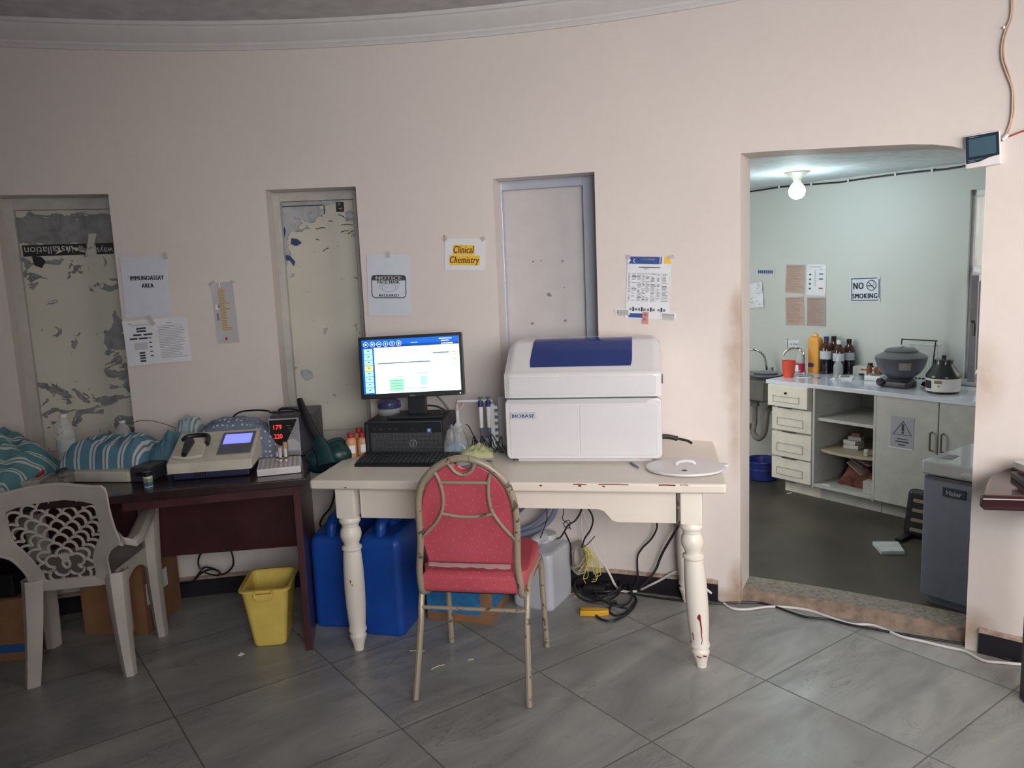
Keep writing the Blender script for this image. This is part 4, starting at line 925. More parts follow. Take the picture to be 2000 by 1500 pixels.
b = B(); b.box((0, -.132, .238), (.07, .016, .028), bev=.005); b.box((-.036, -.13, .25), (.008, .02, .03), bev=.002); b.box((.036, -.13, .25), (.008, .02, .03), bev=.002); b.make('lip_handle', YB, t)
# electric blower on the desk corner gap
GB = mat('dark_teal_plastic', (20, 52, 56), .35)
t = thing('leaf_blower', 'dark teal electric blower with a long black nozzle, wedged between the two desks', 'blower', (-.845, 3.44, DZ + .0), 0)
b = B(); b.tube([(-.105, .08, .262), (-.08, .05, .2), (-.035, .02, .105), (0.0, .0, .05)], .013, 14, 5, r1=.03); b.make('nozzle', BLK, t)
b = B(); b.tube([(-.02, .01, .085), (.01, -.01, .03), (.025, -.03, -.02)], .03, 12, 4, r1=.05); b.sphere((.055, .03, .015), (.075, .065, .06)); b.sphere((-.03, .02, -.01), (.06, .05, .055)); b.make('motor_housing', GB, t)
b = B(); b.tube([(.02, .02, .07), (.07, .05, .075), (.10, .05, .03)], .012, 8, 5); b.make('handle', GB, t)
b = B(); b.tube([(-.14, .12, .07), (-.08, .12, .085), (-.04, .10, .075), (-.04, .05, .05)], .007, 8, 5); b.make('power_lead', BLK, t)

# ================================================================== CREAM TABLE
TBL = m_chip('chipped_cream_paint', (230, 221, 210), (92, 44, 36), .735, 30, .35, (1, 1, 1)); TBL2 = m_chip('chipped_leg_paint', (238, 230, 220), (128, 44, 36), .70, 16, .35, (1, 1, .5))
TR = R_(-10.7); TO = Vector((-.824, 3.092, 0)); TM = Matrix.Translation(TO) @ Matrix.Rotation(TR, 4, 'Z')
def TL_(x, y, z=0.75): return TM @ Vector((x, y, z))
TW, TD, TZ = 1.612, 0.775, 0.75
t = thing('wooden_table', 'cream painted wooden table with turned legs and chipped paint, by the doorway', 'table', M=TM)
b = B(); b.prism(rrect(TW / 2, TD / 2, .012, 3), TZ - .038, TZ, Matrix.Translation((TW / 2, TD / 2, 0)), bev=.010, seg=3); b.make('tabletop', TBL, t)
# shaped front apron
def apron_poly(x0, x1, zt, zb, zd, run=.13, r=.03):
    return [(x0, zt), (x1, zt), (x1, zd), (x1 - run, zd), (x1 - run - r * .8, zd + .008), (x1 - run - r * 1.6, zb - .008), (x1 - run - r * 2.4, zb), (x0 + run + r * 2.4, zb), (x0 + run + r * 1.6, zb - .008), (x0 + run + r * .8, zd + .008), (x0 + run, zd), (x0, zd)]
MX = Matrix(((1, 0, 0, 0), (0, 0, -1, 0), (0, 1, 0, 0), (0, 0, 0, 1)))
b = B(); b.prism(apron_poly(.18, TW - .18, TZ - .038, .630, .575, .22), -.022, 0, Matrix.Translation((0, .072, 0)) @ MX, bev=.003); b.make('apron', TBL, t)
b = B(); b.prism(apron_poly(.18, TW - .18, TZ - .038, .630, .575, .22), -.022, 0, Matrix.Translation((0, TD - .05, 0)) @ MX, bev=.003); b.make('apron', TBL, t)
for x in (.10, TW - .10):
    b = B(); b.box((x, TD / 2, .65), (.022, TD - .22, .13), bev=.003); b.make('apron', TBL, t)
legprof = [(.004, 0), (.020, .001), (.022, .018), (.029, .045), (.034, .056), (.035, .066), (.029, .074), (.028, .080), (.037, .085), (.038, .096), (.034, .104), (.036, .125), (.041, .20), (.0425, .28), (.041, .36), (.0375, .42), (.036, .435), (.041, .441), (.041, .450), (.031, .458), (.033, .470), (.042, .490), (.044, .505), (.041, .522), (.033, .537), (.036, .543), (.036, .549), (.043, .556), (.045, .566), (.040, .578), (.036, .582)]
for x, y, tx in ((.125, .085, 0.0), (TW - .125, .085, .035), (.125, TD - .09, 0), (TW - .125, TD - .09, .0)):
    b = B(); b.X = Matrix.Translation((x, y, 0)) @ Matrix(((1, 0, -tx / .58, tx), (0, 1, 0, 0), (0, 0, 1, 0), (0, 0, 0, 1)))
    b.lathe(legprof, seg=28); b.X = Matrix.Identity(4); b.box((x, y, .645), (.082, .082, .135), bev=.008); b.make('leg', TBL2, t)

REDCHIP = mat('bare_red_wood', (120, 34, 30), .6, var=.1)
def legpatch(x, y, tx, pts, name='bare_wood_patch'):
    b_ = B(); vs = []
    for a, z in pts:
        r = .0425 + .0012; k = 0
        for (r0, z0), (r1, z1) in zip(legprof, legprof[1:]):
            if z0 <= z <= z1 and z1 > z0: r = r0 + (r1 - r0) * (z - z0) / (z1 - z0) + .0009
        vs.append((x + r * sin(a) + tx * (1 - z / .58), y - r * cos(a), z))
    n = len(pts) // 2; b_.add(vs, [(i, i + 1, len(pts) - 2 - i, len(pts) - 1 - i) for i in range(n - 1)]); return b_.make(name, REDCHIP, t, recalc=False)
XR = TW - .125
legpatch(XR, .085, .035, [(-.02, .225), (-.12, .215), (.10, .20), (.16, .17), (.14, .145), (.22, .12), (.10, .108), (.16, .104), (.28, .12), (.26, .145), (.30, .17), (.24, .20), (.22, .225), (.12, .232)])
legpatch(XR, .085, .035, [(-.75, .15), (-.7, .12), (-.6, .12), (-.62, .15)]); legpatch(XR, .085, .035, [(-.5, .052), (-.1, .046), (.3, .055), (.7, .05), (.7, .056), (.3, .062), (-.1, .053), (-.5, .058)])
legpatch(.125, .085, 0, [(-.05, .315), (.02, .305), (.10, .312), (.0, .323)]); legpatch(.125, .085, 0, [(.12, .30), (.2, .293), (.24, .298), (.15, .305)])
for x0, x1, z, h in ((1.055, 1.105, .744, .004), (1.075, 1.085, .738, .006), (1.15, 1.26, .745, .004), (1.165, 1.172, .737, .006), (1.37, 1.43, .744, .005), (1.445, 1.475, .745, .003), (.93, .936, .738, .006), (.15, .156, .722, .004)):
    b_ = B(); b_.tube([(x0, -.0002, z), ((x0 + x1) / 2, -.001, z + .001), (x1, -.0002, z - .001)], h / 2, 6, 2); b_.make('paint_chip', REDCHIP, t)

# ---- biochemistry analyser
WH = mat('glossy_white_abs', (217, 215, 218), .28, var=.01, coat=.2); WH2 = mat('white_abs_panel', (212, 210, 214), .34, var=.01)
AR = R_(-9.6); AO = Vector((.280, 3.188, TZ)); AM = Matrix.Translation(AO) @ Matrix.Rotation(AR, 4, 'Z')
t = thing('chemistry_analyser', 'large white benchtop analyser with BIOBASE badge and blue tinted lid window', 'lab analyser', M=AM)
MZ = Matrix(((1, 0, 0, 0), (0, 0, -1, 0), (0, 1, 0, 0), (0, 0, 0, 1)))      # prism x,y -> x,z facing -y
def fpan(b_, x0, x1, z0, z1, y0, y1, r, bev=.004):
    b_.prism([(p[0] + (x0 + x1) / 2, p[1] + (z0 + z1) / 2) for p in rrect((x1 - x0) / 2, (z1 - z0) / 2, r, 4)], -y1, -y0, Matrix(((1, 0, 0, 0), (0, 0, -1, 0), (0, 1, 0, 0), (0, 0, 0, 1))), bev)
b = B(); b.box((0, .225, .145), (.61, .36, .255), bev=.006); b.box((0, .22, .008), (.55, .36, .016)); b.make('chassis', WH, t)
b = B(); fpan(b, -.318, .318, .016, .267, .0, .045, .022, .008); fp = b.make('front_panel', WH, t)
b = B(); fpan(b, -.300, -.0145, .032, .243, -.0025, .004, .01, .002); fpan(b, -.0115, .300, .032, .243, -.0025, .004, .01, .002); b.make('front_door', WH2, fp)
b = B(); b.prism([(-.31, .267), (.30, .267), (.27, .262), (.255, .248), (-.30, .248)], -.002, .003, MZ, .001); b.make('finger_groove', mat('pale_grey_groove', (196, 194, 200), .4, var=0), fp)
# lid: side profile (y, z)
lp = [(.0, .272), (.0, .355), (.003, .368), (.014, .377), (.03, .384), (.10, .440), (.155, .480), (.175, .489), (.20, .492), (.37, .485), (.40, .47), (.405, .272)]
MS = Matrix(((0, 0, 1, 0), (1, 0, 0, 0), (0, 1, 0, 0), (0, 0, 0, 1)))      # prism x,y -> y,z extruded along x
b = B(); secs = []
for x, k in ((-.318, .88), (-.314, .96), (-.300, .99), (-.28, 1), (.28, 1), (.300, .99), (.314, .96), (.318, .88)):
    sec = []
    for y, z in lp:
        zz = .272 + (z - .272) * (1 if z < .36 else (.36 - .272 + (z - .36) * (1 if abs(x) < .29 else (.93 if abs(x) < .31 else .80))) / (z - .272)); sec.append((x, .004 + (y) * 1.0 if abs(x) < .31 else .012 + y * .97, zz))
    secs.append(sec)
b.loft(secs); lid = b.make('lid', WH, t, angle=50)
b = B(); fpan(b, -.298, .298, .284, .357, -.0, .004, .010, .002); b.make('lid_front_panel', WH2, lid)
b = B(); b.box((0, .2, .2695), (.60, .36, .006)); b.make('lid_seam', mat('dark_seam', (70, 70, 76), .7, var=0), t)
# tinted window lying on the sloping lid
BLW = mat('blue_tinted_acrylic', (38, 56, 120), .10, var=.03, coat=.6)
s0 = Vector((0, .045, .397)); s1 = Vector((0, .158, .483)); 
def lidpt(v):      # 0..1 along slope then over the top
    k = [(.040, .3905), (.104, .4415), (.158, .4805), (.178, .4885), (.20, .4925), (.235, .4922)]
    f = v * (len(k) - 1); i = min(int(f), len(k) - 2); f -= i
    return k[i][0] * (1 - f) + k[i + 1][0] * f + .004, k[i][1] * (1 - f) + k[i + 1][1] * f
b = B(); N = 20
def wf(u, v):
    y, z = lidpt(v); e = 0 if .07 < v < .93 else .006 * (1 - min(v, 1 - v) / .07) ; x0 = -.218 + .018 * v + e; x1 = .203 + e * -1
    return Vector((x0 + (x1 - x0) * u, y - .001, z + .0032))
b.grid(wf, 10, N); b.grid(lambda u, v: wf(u, v) + Vector((0, .001, -.006)), 10, N); b.make('tinted_window', BLW, lid)
b = B(); fpan(b, -.297, -.188, .186, .213, -.004, .0, .002, .001); bd = b.make('badge', mat('silver_badge', (178, 182, 200), .3, .5), fp)
b = B(); fpan(b, -.295, -.190, .188, .211, -.0048, -.003, .002, .0005); b.make('badge_face', mat('badge_face', (206, 208, 218), .4, var=0), fp)
o_ = text_mesh('lettering', 'BIOBASE', mat('badge_blue', (46, 62, 132), .5, var=0), None, .092, .0145, 0, 0, 0, fat=.03, spacing=1.06); o_.data.transform(Matrix.Translation((-.2425, -.0054, .1995)) @ RX); o_.parent = fp
b = B(); b.box((.3235, .3, .30), (.012, .03, .04), bev=.003); b.make('side_latch', DKB, t)
# power lead behind it
b = B(); b.tube([TL_(1.51, .60, .765), TL_(1.49, .62, .772), TL_(1.45, .63, .778)], .006, 8, 4); b.tube([TL_(1.45, .63, .778), TL_(1.40, .62, .79), TL_(1.34, .60, .79)], .011, 8, 4)
o = b.make('power_adapter_lead', BLK); tag(o, 'ribbed black power lead behind the right side of the large white analyser', 'cable')
# round white lid with handle
t = thing('round_lid', 'round white plastic lid with a raised handle at the right end of the cream table', 'lid', (.662, 3.03, TZ), R_(-8))
b = B(); b.lathe([(0, .006), (.12, .005), (.150, .003), (.153, .006), (.152, .012), (.135, .0155), (0, .018)], seg=56, sy=.86); b.box((.150, .02, .010), (.03, .03, .008), bev=.003); b.make('disc', WH, t)
b = B(); b.tube([(-.035, -.005, .016), (-.03, -.002, .026), (.0, .0, .032), (.03, .002, .026), (.035, .005, .016)], .007, 8, 5); b.make('handle', WH, t)
b = B(); b.lathe([(0, .0185), (.011, .0185), (.011, .0178)], c=(-.01, -.085, -.002), seg=16); b.make('finger_hole', mat('hole_brown', (110, 96, 92), .7, var=0), t)
b = B(); b.tube([(0, 0, .005), (.01, -.05, .006), (.018, -.085, .005)], .005, 8, 3, r1=.003); o = b.make('pipette_tip', mat('grey_blue_tube', (104, 112, 146), .4)); o.location = Wz(1232, 906, TZ); tag(o, 'short grey-blue plastic tube poking out from under the analyser front', 'tube')

# ---- computer
PR = R_(-9); t = thing('computer_tower', 'black desktop computer lying on its side under the monitor', 'computer', (-.485, 3.455, TZ), PR)
b = B(); b.box((0, .145, .078), (.352, .27, .150), bev=.004); b.make('case', BLK, t)
b = B(); b.box((0, .0, .078), (.356, .028, .154), bev=.008); fb = b.make('front_bezel', mat('black_bezel', (34, 36, 40), .4), t)
def m_grill():
    m, tt = new('honeycomb_grille'); co = tt.coord(); v = tt.n('ShaderNodeTexVoronoi'); v.inputs['Scale'].default_value = 170; v.inputs['Randomness'].default_value = .15; tt.l(co, v.inputs['Vector'])
    tt.l(tt.ramp(v.outputs['Distance'], [(0.25, (0.004, 0.004, 0.005, 1)), (0.5, (0.10, 0.105, 0.115, 1))]), tt.b.inputs['Base Color']); tt.b.inputs['Roughness'].default_value = .4; return m
b = B(); b.box((.012, -.0148, .060), (.32, .003, .092)); b.make('grille', m_grill(), fb)
b = B(); b.box((-.163, -.0155, .078), (.010, .003, .13), bev=.001); b.make('trim_bar', mat('grey_trim', (74, 76, 82), .3, .4), fb)
b = B(); b.x(Matrix.Translation((.045, -.017, .058)) @ RX); b.tube([(.0155 * cos(a), .0155 * sin(a), 0) for a in [q * pi / 8 for q in range(16)]], .0016, 6, 2, closed=True)
b.make('round_emblem', mat('chrome_print', (170, 172, 176), .3, .5), fb)
o_ = text_mesh('lettering', 'DELL', mat('chrome_print2', (170, 172, 176), .3, var=0), None, .021, .0065, 0, 0, 0, bold=.01, rot=pi / 2); o_.data.transform(Matrix.Translation((.045, -.0175, .058)) @ RX); o_.parent = fb
b = B(); b.box((.119, -.0150, .116), (.019, .003, .019)); st = b.make('blue_sticker', mat('blue_sticker', (44, 122, 190), .35), fb)
b = B()
for x, z in ((-.003, .003), (.003, .003), (-.003, -.003), (.003, -.003)): b.box((.119 + x, -.0168, .116 + z), (.005, .001, .005))
b.make('sticker_mark', WHITEINK, fb)
b = B()
for x in (-.13, -.10, -.06, -.03, .04): b.box((x, -.0150, .122), (.014, .004, .006), bev=.001)
b.make('ports', mat('port_metal', (84, 88, 92), .3, .6), fb)
# keyboard
kr = R_(-9.5); t = thing('keyboard', 'black keyboard lying in front of the computer at the table edge', 'keyboard', (-.455, 3.325, TZ), kr)
b = B(); wedge(b, -.215, .215, -.075, .068, 0, .012, .028, .003); b.make('base', BLK, t)
b = B().x(Matrix.Translation((0, -.075, .0125)) @ Matrix.Rotation(atan2(.016, .143), 4, 'X'))
for j in range(6):
    for i in range(21): b.box((-.20 + i * .0199, .014 + j * .0215, .003), (.0165, .0175, .007), bev=0)
b.make('keys', mat('black_keys', (40, 41, 46), .45), t)
# monitor
MT = mat('monitor_black', (40, 44, 46), .35); MM = Matrix.Translation((-.448, 3.56, TZ)) @ Matrix.Rotation(R_(-4), 4, 'Z')
t = thing('monitor', 'black monitor showing a blue and white lab program, standing on the computer tower', 'monitor', M=MM)
TLT = Matrix.Translation((0, 0, .385)) @ Matrix.Rotation(R_(-7), 4, 'X') @ Matrix.Rotation(R_(-1.1), 4, 'Y')
b = B().x(TLT); b.box((0, .008, 0), (.472, .022, .280), bev=.004); b.box((0, .03, -.02), (.30, .03, .16), bev=.01); bz = b.make('housing', MT, t)
SW, SH = .440, .243
def m_em(name, rgb, e): return mat(name, rgb, .4, var=0, emit=rgb, es=e * .85)
b = B().x(TLT); b.box((0, -.0035, .004), (SW, .002, SH)); sc = b.make('screen', m_em('screen_white', (232, 250, 246), 1.35), bz)
E1 = m_em('screen_blue', (22, 98, 200), 1.0); E2 = m_em('screen_mint', (176, 236, 214), 1.0); E3 = m_em('screen_amber', (250, 222, 130), 1.1); E4 = m_em('screen_slate', (50, 88, 128), .7); E5 = m_em('screen_green', (160, 232, 196), 1.05); E6 = m_em('screen_olive', (190, 180, 120), .9); E7 = m_em('screen_line', (60, 140, 110), .9); E8 = m_em('screen_icon', (238, 250, 250), 1.3); E9 = m_em('screen_deep', (18, 70, 170), .9)
b = B().x(TLT @ Matrix.Translation((0, 0, .004)))
def sr(u0, v0, u1, v1, mi, y=-.0052): b.m(mi).quad(((u0 - .5) * SW, y, (.5 - v0) * SH), ((u1 - .5) * SW, y, (.5 - v0) * SH), ((u1 - .5) * SW, y, (.5 - v1) * SH), ((u0 - .5) * SW, y, (.5 - v1) * SH))
sr(0, 0, 1, .15, 0); sr(0, .10, 1, .15, 8, -.0053); sr(0, .15, .125, 1, 0)
for i in range(8): sr(.02, .165 + i * .103, .108, .165 + i * .103 + .095, 2 if i == 3 else 1, -.0056); sr(.055, .195 + i * .103, .075, .195 + i * .103 + .02, 3, -.0058)
sr(.155, .435, .70, .452, 3); sr(.73, .285, .895, .303, 3); sr(.92, .285, .98, .302, 5); sr(.92, .415, .98, .43, 5); sr(.92, .53, .97, .545, 4)
sr(.27, .74, .42, .97, 4); 
for i in range(4): sr(.28, .77 + i * .048, .41, .778 + i * .048, 6, -.0058)
sr(.34, .69, .41, .71, 4); sr(.54, .64, .67, .66, 4); sr(.59, .71, .66, .87, 1)
for v in (.72, .78, .84): sr(.595, v, .655, v + .012, 4, -.0058)
sr(.44, .91, .53, .93, 4); sr(.565, .91, .65, .93, 4)
for v, u0, u1 in ((.03, .80, .93), (.07, .82, .90), (.12, .82, .94)): sr(u0, v, u1, v + .014, 7, -.0058)
sr(.51, .08, .58, .09, 4, -.0058)
b.make('program_window', [E1, E2, E3, E4, E5, E6, E7, E8, E9], sc, merge=False, recalc=False)
b = B().x(TLT @ Matrix.Translation((0, 0, .004)) )
for i in range(6):
    cx, cz = (-.455 + i * .068) * SW, (.5 - .085) * SH
    b.tube([(cx + .011 * cos(a), -.0058, cz + .011 * sin(a)) for a in [q * pi / 6 for q in range(12)]], .0009, 4, 2, closed=True)
b.add([((-.455) * SW - .004, -.0062, (.415) * SH - .005), ((-.455) * SW - .004, -.0062, (.415) * SH + .005), (-.455 * SW + .006, -.0062, .415 * SH)], [(0, 1, 2)])
b.box(((-.455 + .068) * SW, -.0062, .415 * SH), (.008, .0004, .008)); b.box(((-.455 + .136) * SW, -.0062, .415 * SH), (.010, .0004, .004)); b.box(((-.455 + .204) * SW, -.0062, .415 * SH), (.004, .0004, .010)); b.box(((-.455 + .272) * SW, -.0062, .415 * SH), (.003, .0004, .011)); b.box(((-.455 + .340) * SW, -.0062, .415 * SH), (.006, .0004, .010))
b.make('toolbar_icons', E8, sc)
o_ = text_mesh('lettering', 'DELL', mat('bezel_silver', (140, 146, 150), .4, var=0), None, .026, .006, 0, 0, 0, bold=.02); o_.data.transform(TLT @ Matrix.Translation((0, -.0036, -.132)) @ RX); o_.parent = bz
b = B().x(TLT); b.box((.215, -.0036, -.131), (.005, .002, .005), bev=.001); b.make('power_light', m_em('power_white', (240, 244, 250), 2), bz)
b = B(); b.box((0.01, .045, .27), (.085, .03, .23), bev=.006); b.make('stand_neck', MT, t)
b = B(); b.prism([(-.115, -.075), (.115, -.075), (.125, -.065), (.095, .085), (-.075, .085), (-.125, -.065)], .154, .164, Matrix.Translation((.01, .02, 0)), bev=.003); b.make('stand_base', MT, t)
b = B(); b.tube([Wy(x, y, 3.68) for x, y in ((840, 760), (862, 782), (876, 800), (884, 812))], .0045, 8, 6); b.tube([Wy(x, y, 3.66) for x, y in ((820, 792), (850, 793), (870, 802), (880, 815), (890, 830))], .0045, 8, 6)
o = b.make('monitor_cables', BLK); tag(o, 'two black cables curving out behind the monitor stand to the right', 'cable')
# blue lidded clear tub behind the monitor
t = thing('plastic_tub', 'clear plastic tub with a dark blue lid seen under the monitor, left of its stand', 'tub', Wy(772, 812, 3.83) - Vector((0, 0, .08)))
t.location = Vector((t.location.x, 3.66, TZ))
zt = Wy(772, 792, 3.66).z - TZ
b = B(); b.lathe([(.035, 0), (.042, .004), (.05, zt - .015), (.05, zt)], seg=24); b.make('body', PET, t)
b = B(); b.lathe([(.054, zt - .008), (.056, zt), (.054, zt + .018), (.03, zt + .035), (0, zt + .038)], seg=24); b.make('lid', mat('dark_blue_lid', (58, 62, 108), .25, alpha=.85), t)
# orange reagent bottles
OR = mat('orange_liquid_plastic', (206, 156, 112), .4); RC = mat('red_cap', (176, 50, 60), .4)
def obottle(px, label, y, h_=.088, r=.0235):
    p = Wz(px, 600, .5); tt = thing('orange_bottle', label, 'bottle', (px, y, TZ), group=None); b_ = B(); b_.lathe([(r * .9, 0), (r, .004), (r, h_ * .84), (r * .75, h_ * .94), (r * .55, h_)], seg=20); b_.make('body', OR, tt)
    b_ = B(); b_.cyl((0, 0, h_ - .002), (0, 0, h_ + .019), r * .62, seg=18); b_.make('cap', RC, tt)
    b_ = B(); b_.X = Matrix.Rotation(R_(20), 4, 'Z')
    vs = [(1.03 * r * sin(a), -1.03 * r * cos(a), z) for z in (.02, .055) for a in (-.6, -.3, 0, .3, .6)]; b_.add(vs, [(i, i + 1, i + 6, i + 5) for i in range(4)]); b_.make('paper_label', PAPER, tt, recalc=False); return tt
obottle(-.725, 'leftmost orange bottle with red cap beside the computer', 3.475); obottle(-.700, 'rear orange bottle with the highest red cap, behind its two neighbours', 3.545, .095); obottle(-.676, 'orange bottle half hidden behind the computer front corner', 3.49, .086)

# pipette stand with two pipettes
ACR = mat('clear_acrylic', (206, 212, 218), .1, alpha=.55, var=0); PW = mat('pipette_white', (220, 222, 226), .3); PG = mat('pipette_slate', (84, 98, 128), .35); PB = mat('pipette_navy', (46, 58, 110), .35)
t = thing('pipette_stand', 'white notched pipette stand with top rail behind the round-backed chair', 'stand', (-.125, 3.50, TZ), R_(-8))
b = B(); b.box((.035, .0, .105), (.018, .03, .21), bev=.002)
for k in range(7): b.box((.05, -.0, .02 + k * .029), (.018, .028, .015), bev=.002)
b.make('notched_column', mat('white_acrylic', (214, 218, 222), .3), t)
b = B(); b.box((-.045, .01, .222), (.16, .014, .010), bev=.002); b.make('top_rail', PW, t)
b = B(); b.box((.085, .03, .12), (.06, .004, .235)); b.box((0.01, .02, .004), (.20, .12, .008), bev=.002); b.make('clear_panels', ACR, t)
for dx, lab in ((-.018, 'left pipette of the two, blue and white, hanging on the notched stand'), (.016, 'right pipette of the two, blue and white, hanging on the notched stand')):
    p = t.location + Vector((dx, -.012, 0)); q = thing('pipette', lab, 'pipette', p, R_(-8))
    b = B(); b.cyl((0, 0, .10), (0, 0, .205), .0085, .0105, seg=14); b.make('barrel', PW, q)
    b = B(); b.cyl((0, 0, .20), (0, 0, .225), .0125, .0115, seg=14); b.make('collar', PB, q)
    b = B(); b.cyl((0, 0, .222), (0, 0, .238), .004, seg=10); b.cyl((0, 0, .236), (0, 0, .243), .0095, seg=14); b.make('plunger', PG, q)
    b = B(); b.cyl((0, 0, .04), (0, 0, .10), .0055, .0075, seg=12); b.cyl((0, 0, .012), (0, 0, .04), .0025, .0055, seg=10); b.cyl((0, 0, .085), (0, 0, .105), .009, seg=12); b.make('tip_shaft', PG, q)
t = thing('socket_tap', 'small white hooked plastic holder with pink tint behind the plastic bag', 'holder', (-.255, 3.60, TZ))
b = B(); b.cyl((0, 0, 0), (0, 0, .17), .009, seg=12); b.lathe([(.012, .06), (.02, .07), (.02, .10), (.012, .11)]); b.make('stem', PW, t)
b = B(); b.tube([(0, 0, .16), (.0, -.01, .2), (.018, -.015, .218), (.03, -.012, .195), (.012, -.005, .17)], .007, 8, 5); b.make('hook', mat('pinkish_plastic', (206, 186, 184), .35), t)
# bags of gloves and reagent
b = B(); lump(b, 0, 0, .06, .045, .12, 22, 18, p=2.2, wr=.02, seed=31); b.m(1); lump(b, 0, 0, .052, .04, .05, 18, 14, p=2.2, wr=.006, seed=33)
o = b.make('plastic_bag', [mat('clear_bag_film', (198, 200, 204), .15, alpha=.35, var=0), mat('pale_blue_content', (110, 158, 190), .5)]); o.location = (-.262, 3.47, TZ); tag(o, 'clear plastic bag with pale blue contents right of the computer', 'bag')
b = B(); lump(b, 0, 0, .075, .05, .036, 24, 18, p=3.0, wr=.014, seed=41); o = b.make('glove_bundle', mat('pale_yellow_green', (190, 192, 146), .5)); o.location = (-.165, 3.40, TZ); tag(o, 'pale yellow-green crumpled glove on the table above the chair back', 'glove')
b = B(); rr = random.Random(12)
for k in range(7):
    x = -.19 + k * .018; y = 3.44 + rr.uniform(-.02, .02)
    b.tube([(x, y, TZ + .01), (x + rr.uniform(-.02, .03), y, TZ + .06 + rr.uniform(0, .03)), (x + .03, y + .01, TZ + .03), (x + .05 + rr.uniform(0, .03), y - .03, TZ + .006)], .0022, 6, 5)
b.tube([(-.215, 3.52, .865), (-.2, 3.5, .86), (-.175, 3.46, .81), (-.165, 3.44, .77)], .0022, 6, 5); b.tube([(-.06, 3.44, .756), (-.03, 3.38, .756), (0.0, 3.33, .756), (-.005, 3.27, .753)], .002, 6, 5)
o = b.make('wire_tangle', BLK); tag(o, 'tangle of thin black wires at the foot of the pipette stand', 'wires')
b = B(); b.tube([(0, 0, .006), (.012, .01, .03), (.02, 0, .02), (.03, .01, .035)], .006, 6, 5); b.box((.02, 0, .008), (.03, .02, .016), bev=.004); o = b.make('blue_clip', mat('bright_blue_plastic', (58, 86, 168), .4)); o.location = (-.035, 3.36, TZ); tag(o, 'small bright blue clip against the left foot of the white analyser', 'clip')
b = B(); b.box((0, 0, .004), (.10, .05, .006), rz=.5, bev=.002); b.box((.03, .03, .010), (.09, .04, .006), rz=.3, bev=.002); o = b.make('grey_sachets', mat('grey_foil', (120, 122, 128), .35, .2)); o.location = (-.17, 3.20, TZ); tag(o, 'grey foil sachets glimpsed through the gap in the chair back', 'sachet')

# ================================================================== CHAIRS
GOLD = m_chip('worn_gold_metal', (164, 152, 132), (96, 84, 70), .62, 30, .38); GOLD.node_tree.nodes['Principled BSDF'].inputs['Metallic'].default_value = .12
RED = m_fabric_dots()
t = thing('banquet_chair', 'round-backed banquet chair with red dotted upholstery and worn gold frame, at the cream table', 'chair', (-.194, 2.69, 0), R_(-10.9))
def yp(z, k=0): return .05 - .2 * (z - .45) + k      # reclined back plane
ol = [(-.178, .50), (-.168, .56), (-.160, .62), (-.156, .70), (-.150, .765), (-.128, .83), (-.085, .880), (-.03, .912), (.018, .922), (.07, .914), (.122, .885), (.167, .833), (.188, .77), (.194, .70), (.190, .62), (.186, .56), (.184, .50)]
b = B(); pts = [(-.178, .12, .375), (-.182, .07, .395), (-.182, .052, .44)] + [(x, yp(z), z) for x, z in ol] + [(.188, .052, .44), (.188, .07, .395), (.186, .12, .375)]
b.tube(pts, .0125, 10, 4); b.make('back_frame', GOLD, t)
# padded panel: round shoulders, a scooped hand hole at the top
pan = [(-.150, .515), (-.158, .62), (-.152, .70), (-.142, .765), (-.116, .825), (-.078, .868), (-.040, .893), (-.022, .897), (-.012, .880), (.004, .868), (.022, .863), (.040, .867), (.056, .880), (.066, .897), (.086, .893), (.120, .868), (.155, .823), (.174, .765), (.180, .70), (.176, .62), (.164, .515)]
Mb = Matrix(((1, 0, 0, 0), (0, -.2, -1, .05 + .09), (0, 1, 0, 0), (0, 0, 0, 1)))
b = B(); b.prism(pan, -.045, -.006, Mb, bev=.010, seg=3); b.make('backrest', RED, t)
b = B(); k = -.004
for pl in ([(-.078, .872), (-.064, .835), (-.058, .78), (-.068, .725), (-.098, .675), (-.150, .625)], [(.118, .868), (.108, .835), (.104, .78), (.112, .725), (.140, .675), (.184, .618)], [(-.062, .833), (.024, .834), (.108, .834)], [(-.074, .716), (-.02, .706), (.02, .704), (.06, .706), (.116, .718)], [(-.026, .905), (-.012, .882), (.004, .868), (.022, .863), (.040, .867), (.056, .882), (.068, .905)]):
    b.tube([(x, yp(z, k), z) for x, z in pl], .0062, 8, 5)
b.make('back_tracery', GOLD, t)
b = B(); seat = [(-.175, .055), (.19, .055), (.205, .12), (.215, .30), (.20, .42), (.16, .465), (-.13, .465), (-.17, .42), (-.185, .30), (-.185, .12)]
b.prism(seat, .392, .474, bev=.026, seg=4); b.make('seat', RED, t)
b = B(); b.prism([(.01 + (x - .01) * .86, .26 + (y - .26) * .86) for x, y in seat], .384, .396, bev=.004); b.make('seat_pan', BLK, t)
for sx in (-1, 1):
    cx = .008
    xr = (-.211 if sx < 0 else .212); xf = (-.195 if sx < 0 else .211); xs = cx + sx * .198
    b = B(); b.tube([(xr, 0, .004), (xs - sx * .0, .045, .26), (xs, .075, .36), (xs, .11, .41), (xs, .17, .432), (xs, .26, .436)], .0115, 8, 5); b.make('leg', GOLD, t)
    b = B(); b.tube([(xf, .457, .004), (xs, .43, .25), (xs, .415, .36), (xs, .39, .41), (xs, .34, .433), (xs, .26, .436)], .0115, 8, 5); b.make('leg', GOLD, t)
b = B(); b.tube([(-.197, .062, .335), (.2, .062, .335)], .0075, 8, 1); b.tube([(-.19, .40, .385), (.205, .40, .385)], .006, 8, 1); b.make('stretcher', GOLD, t)
rr = random.Random(2); b = B()
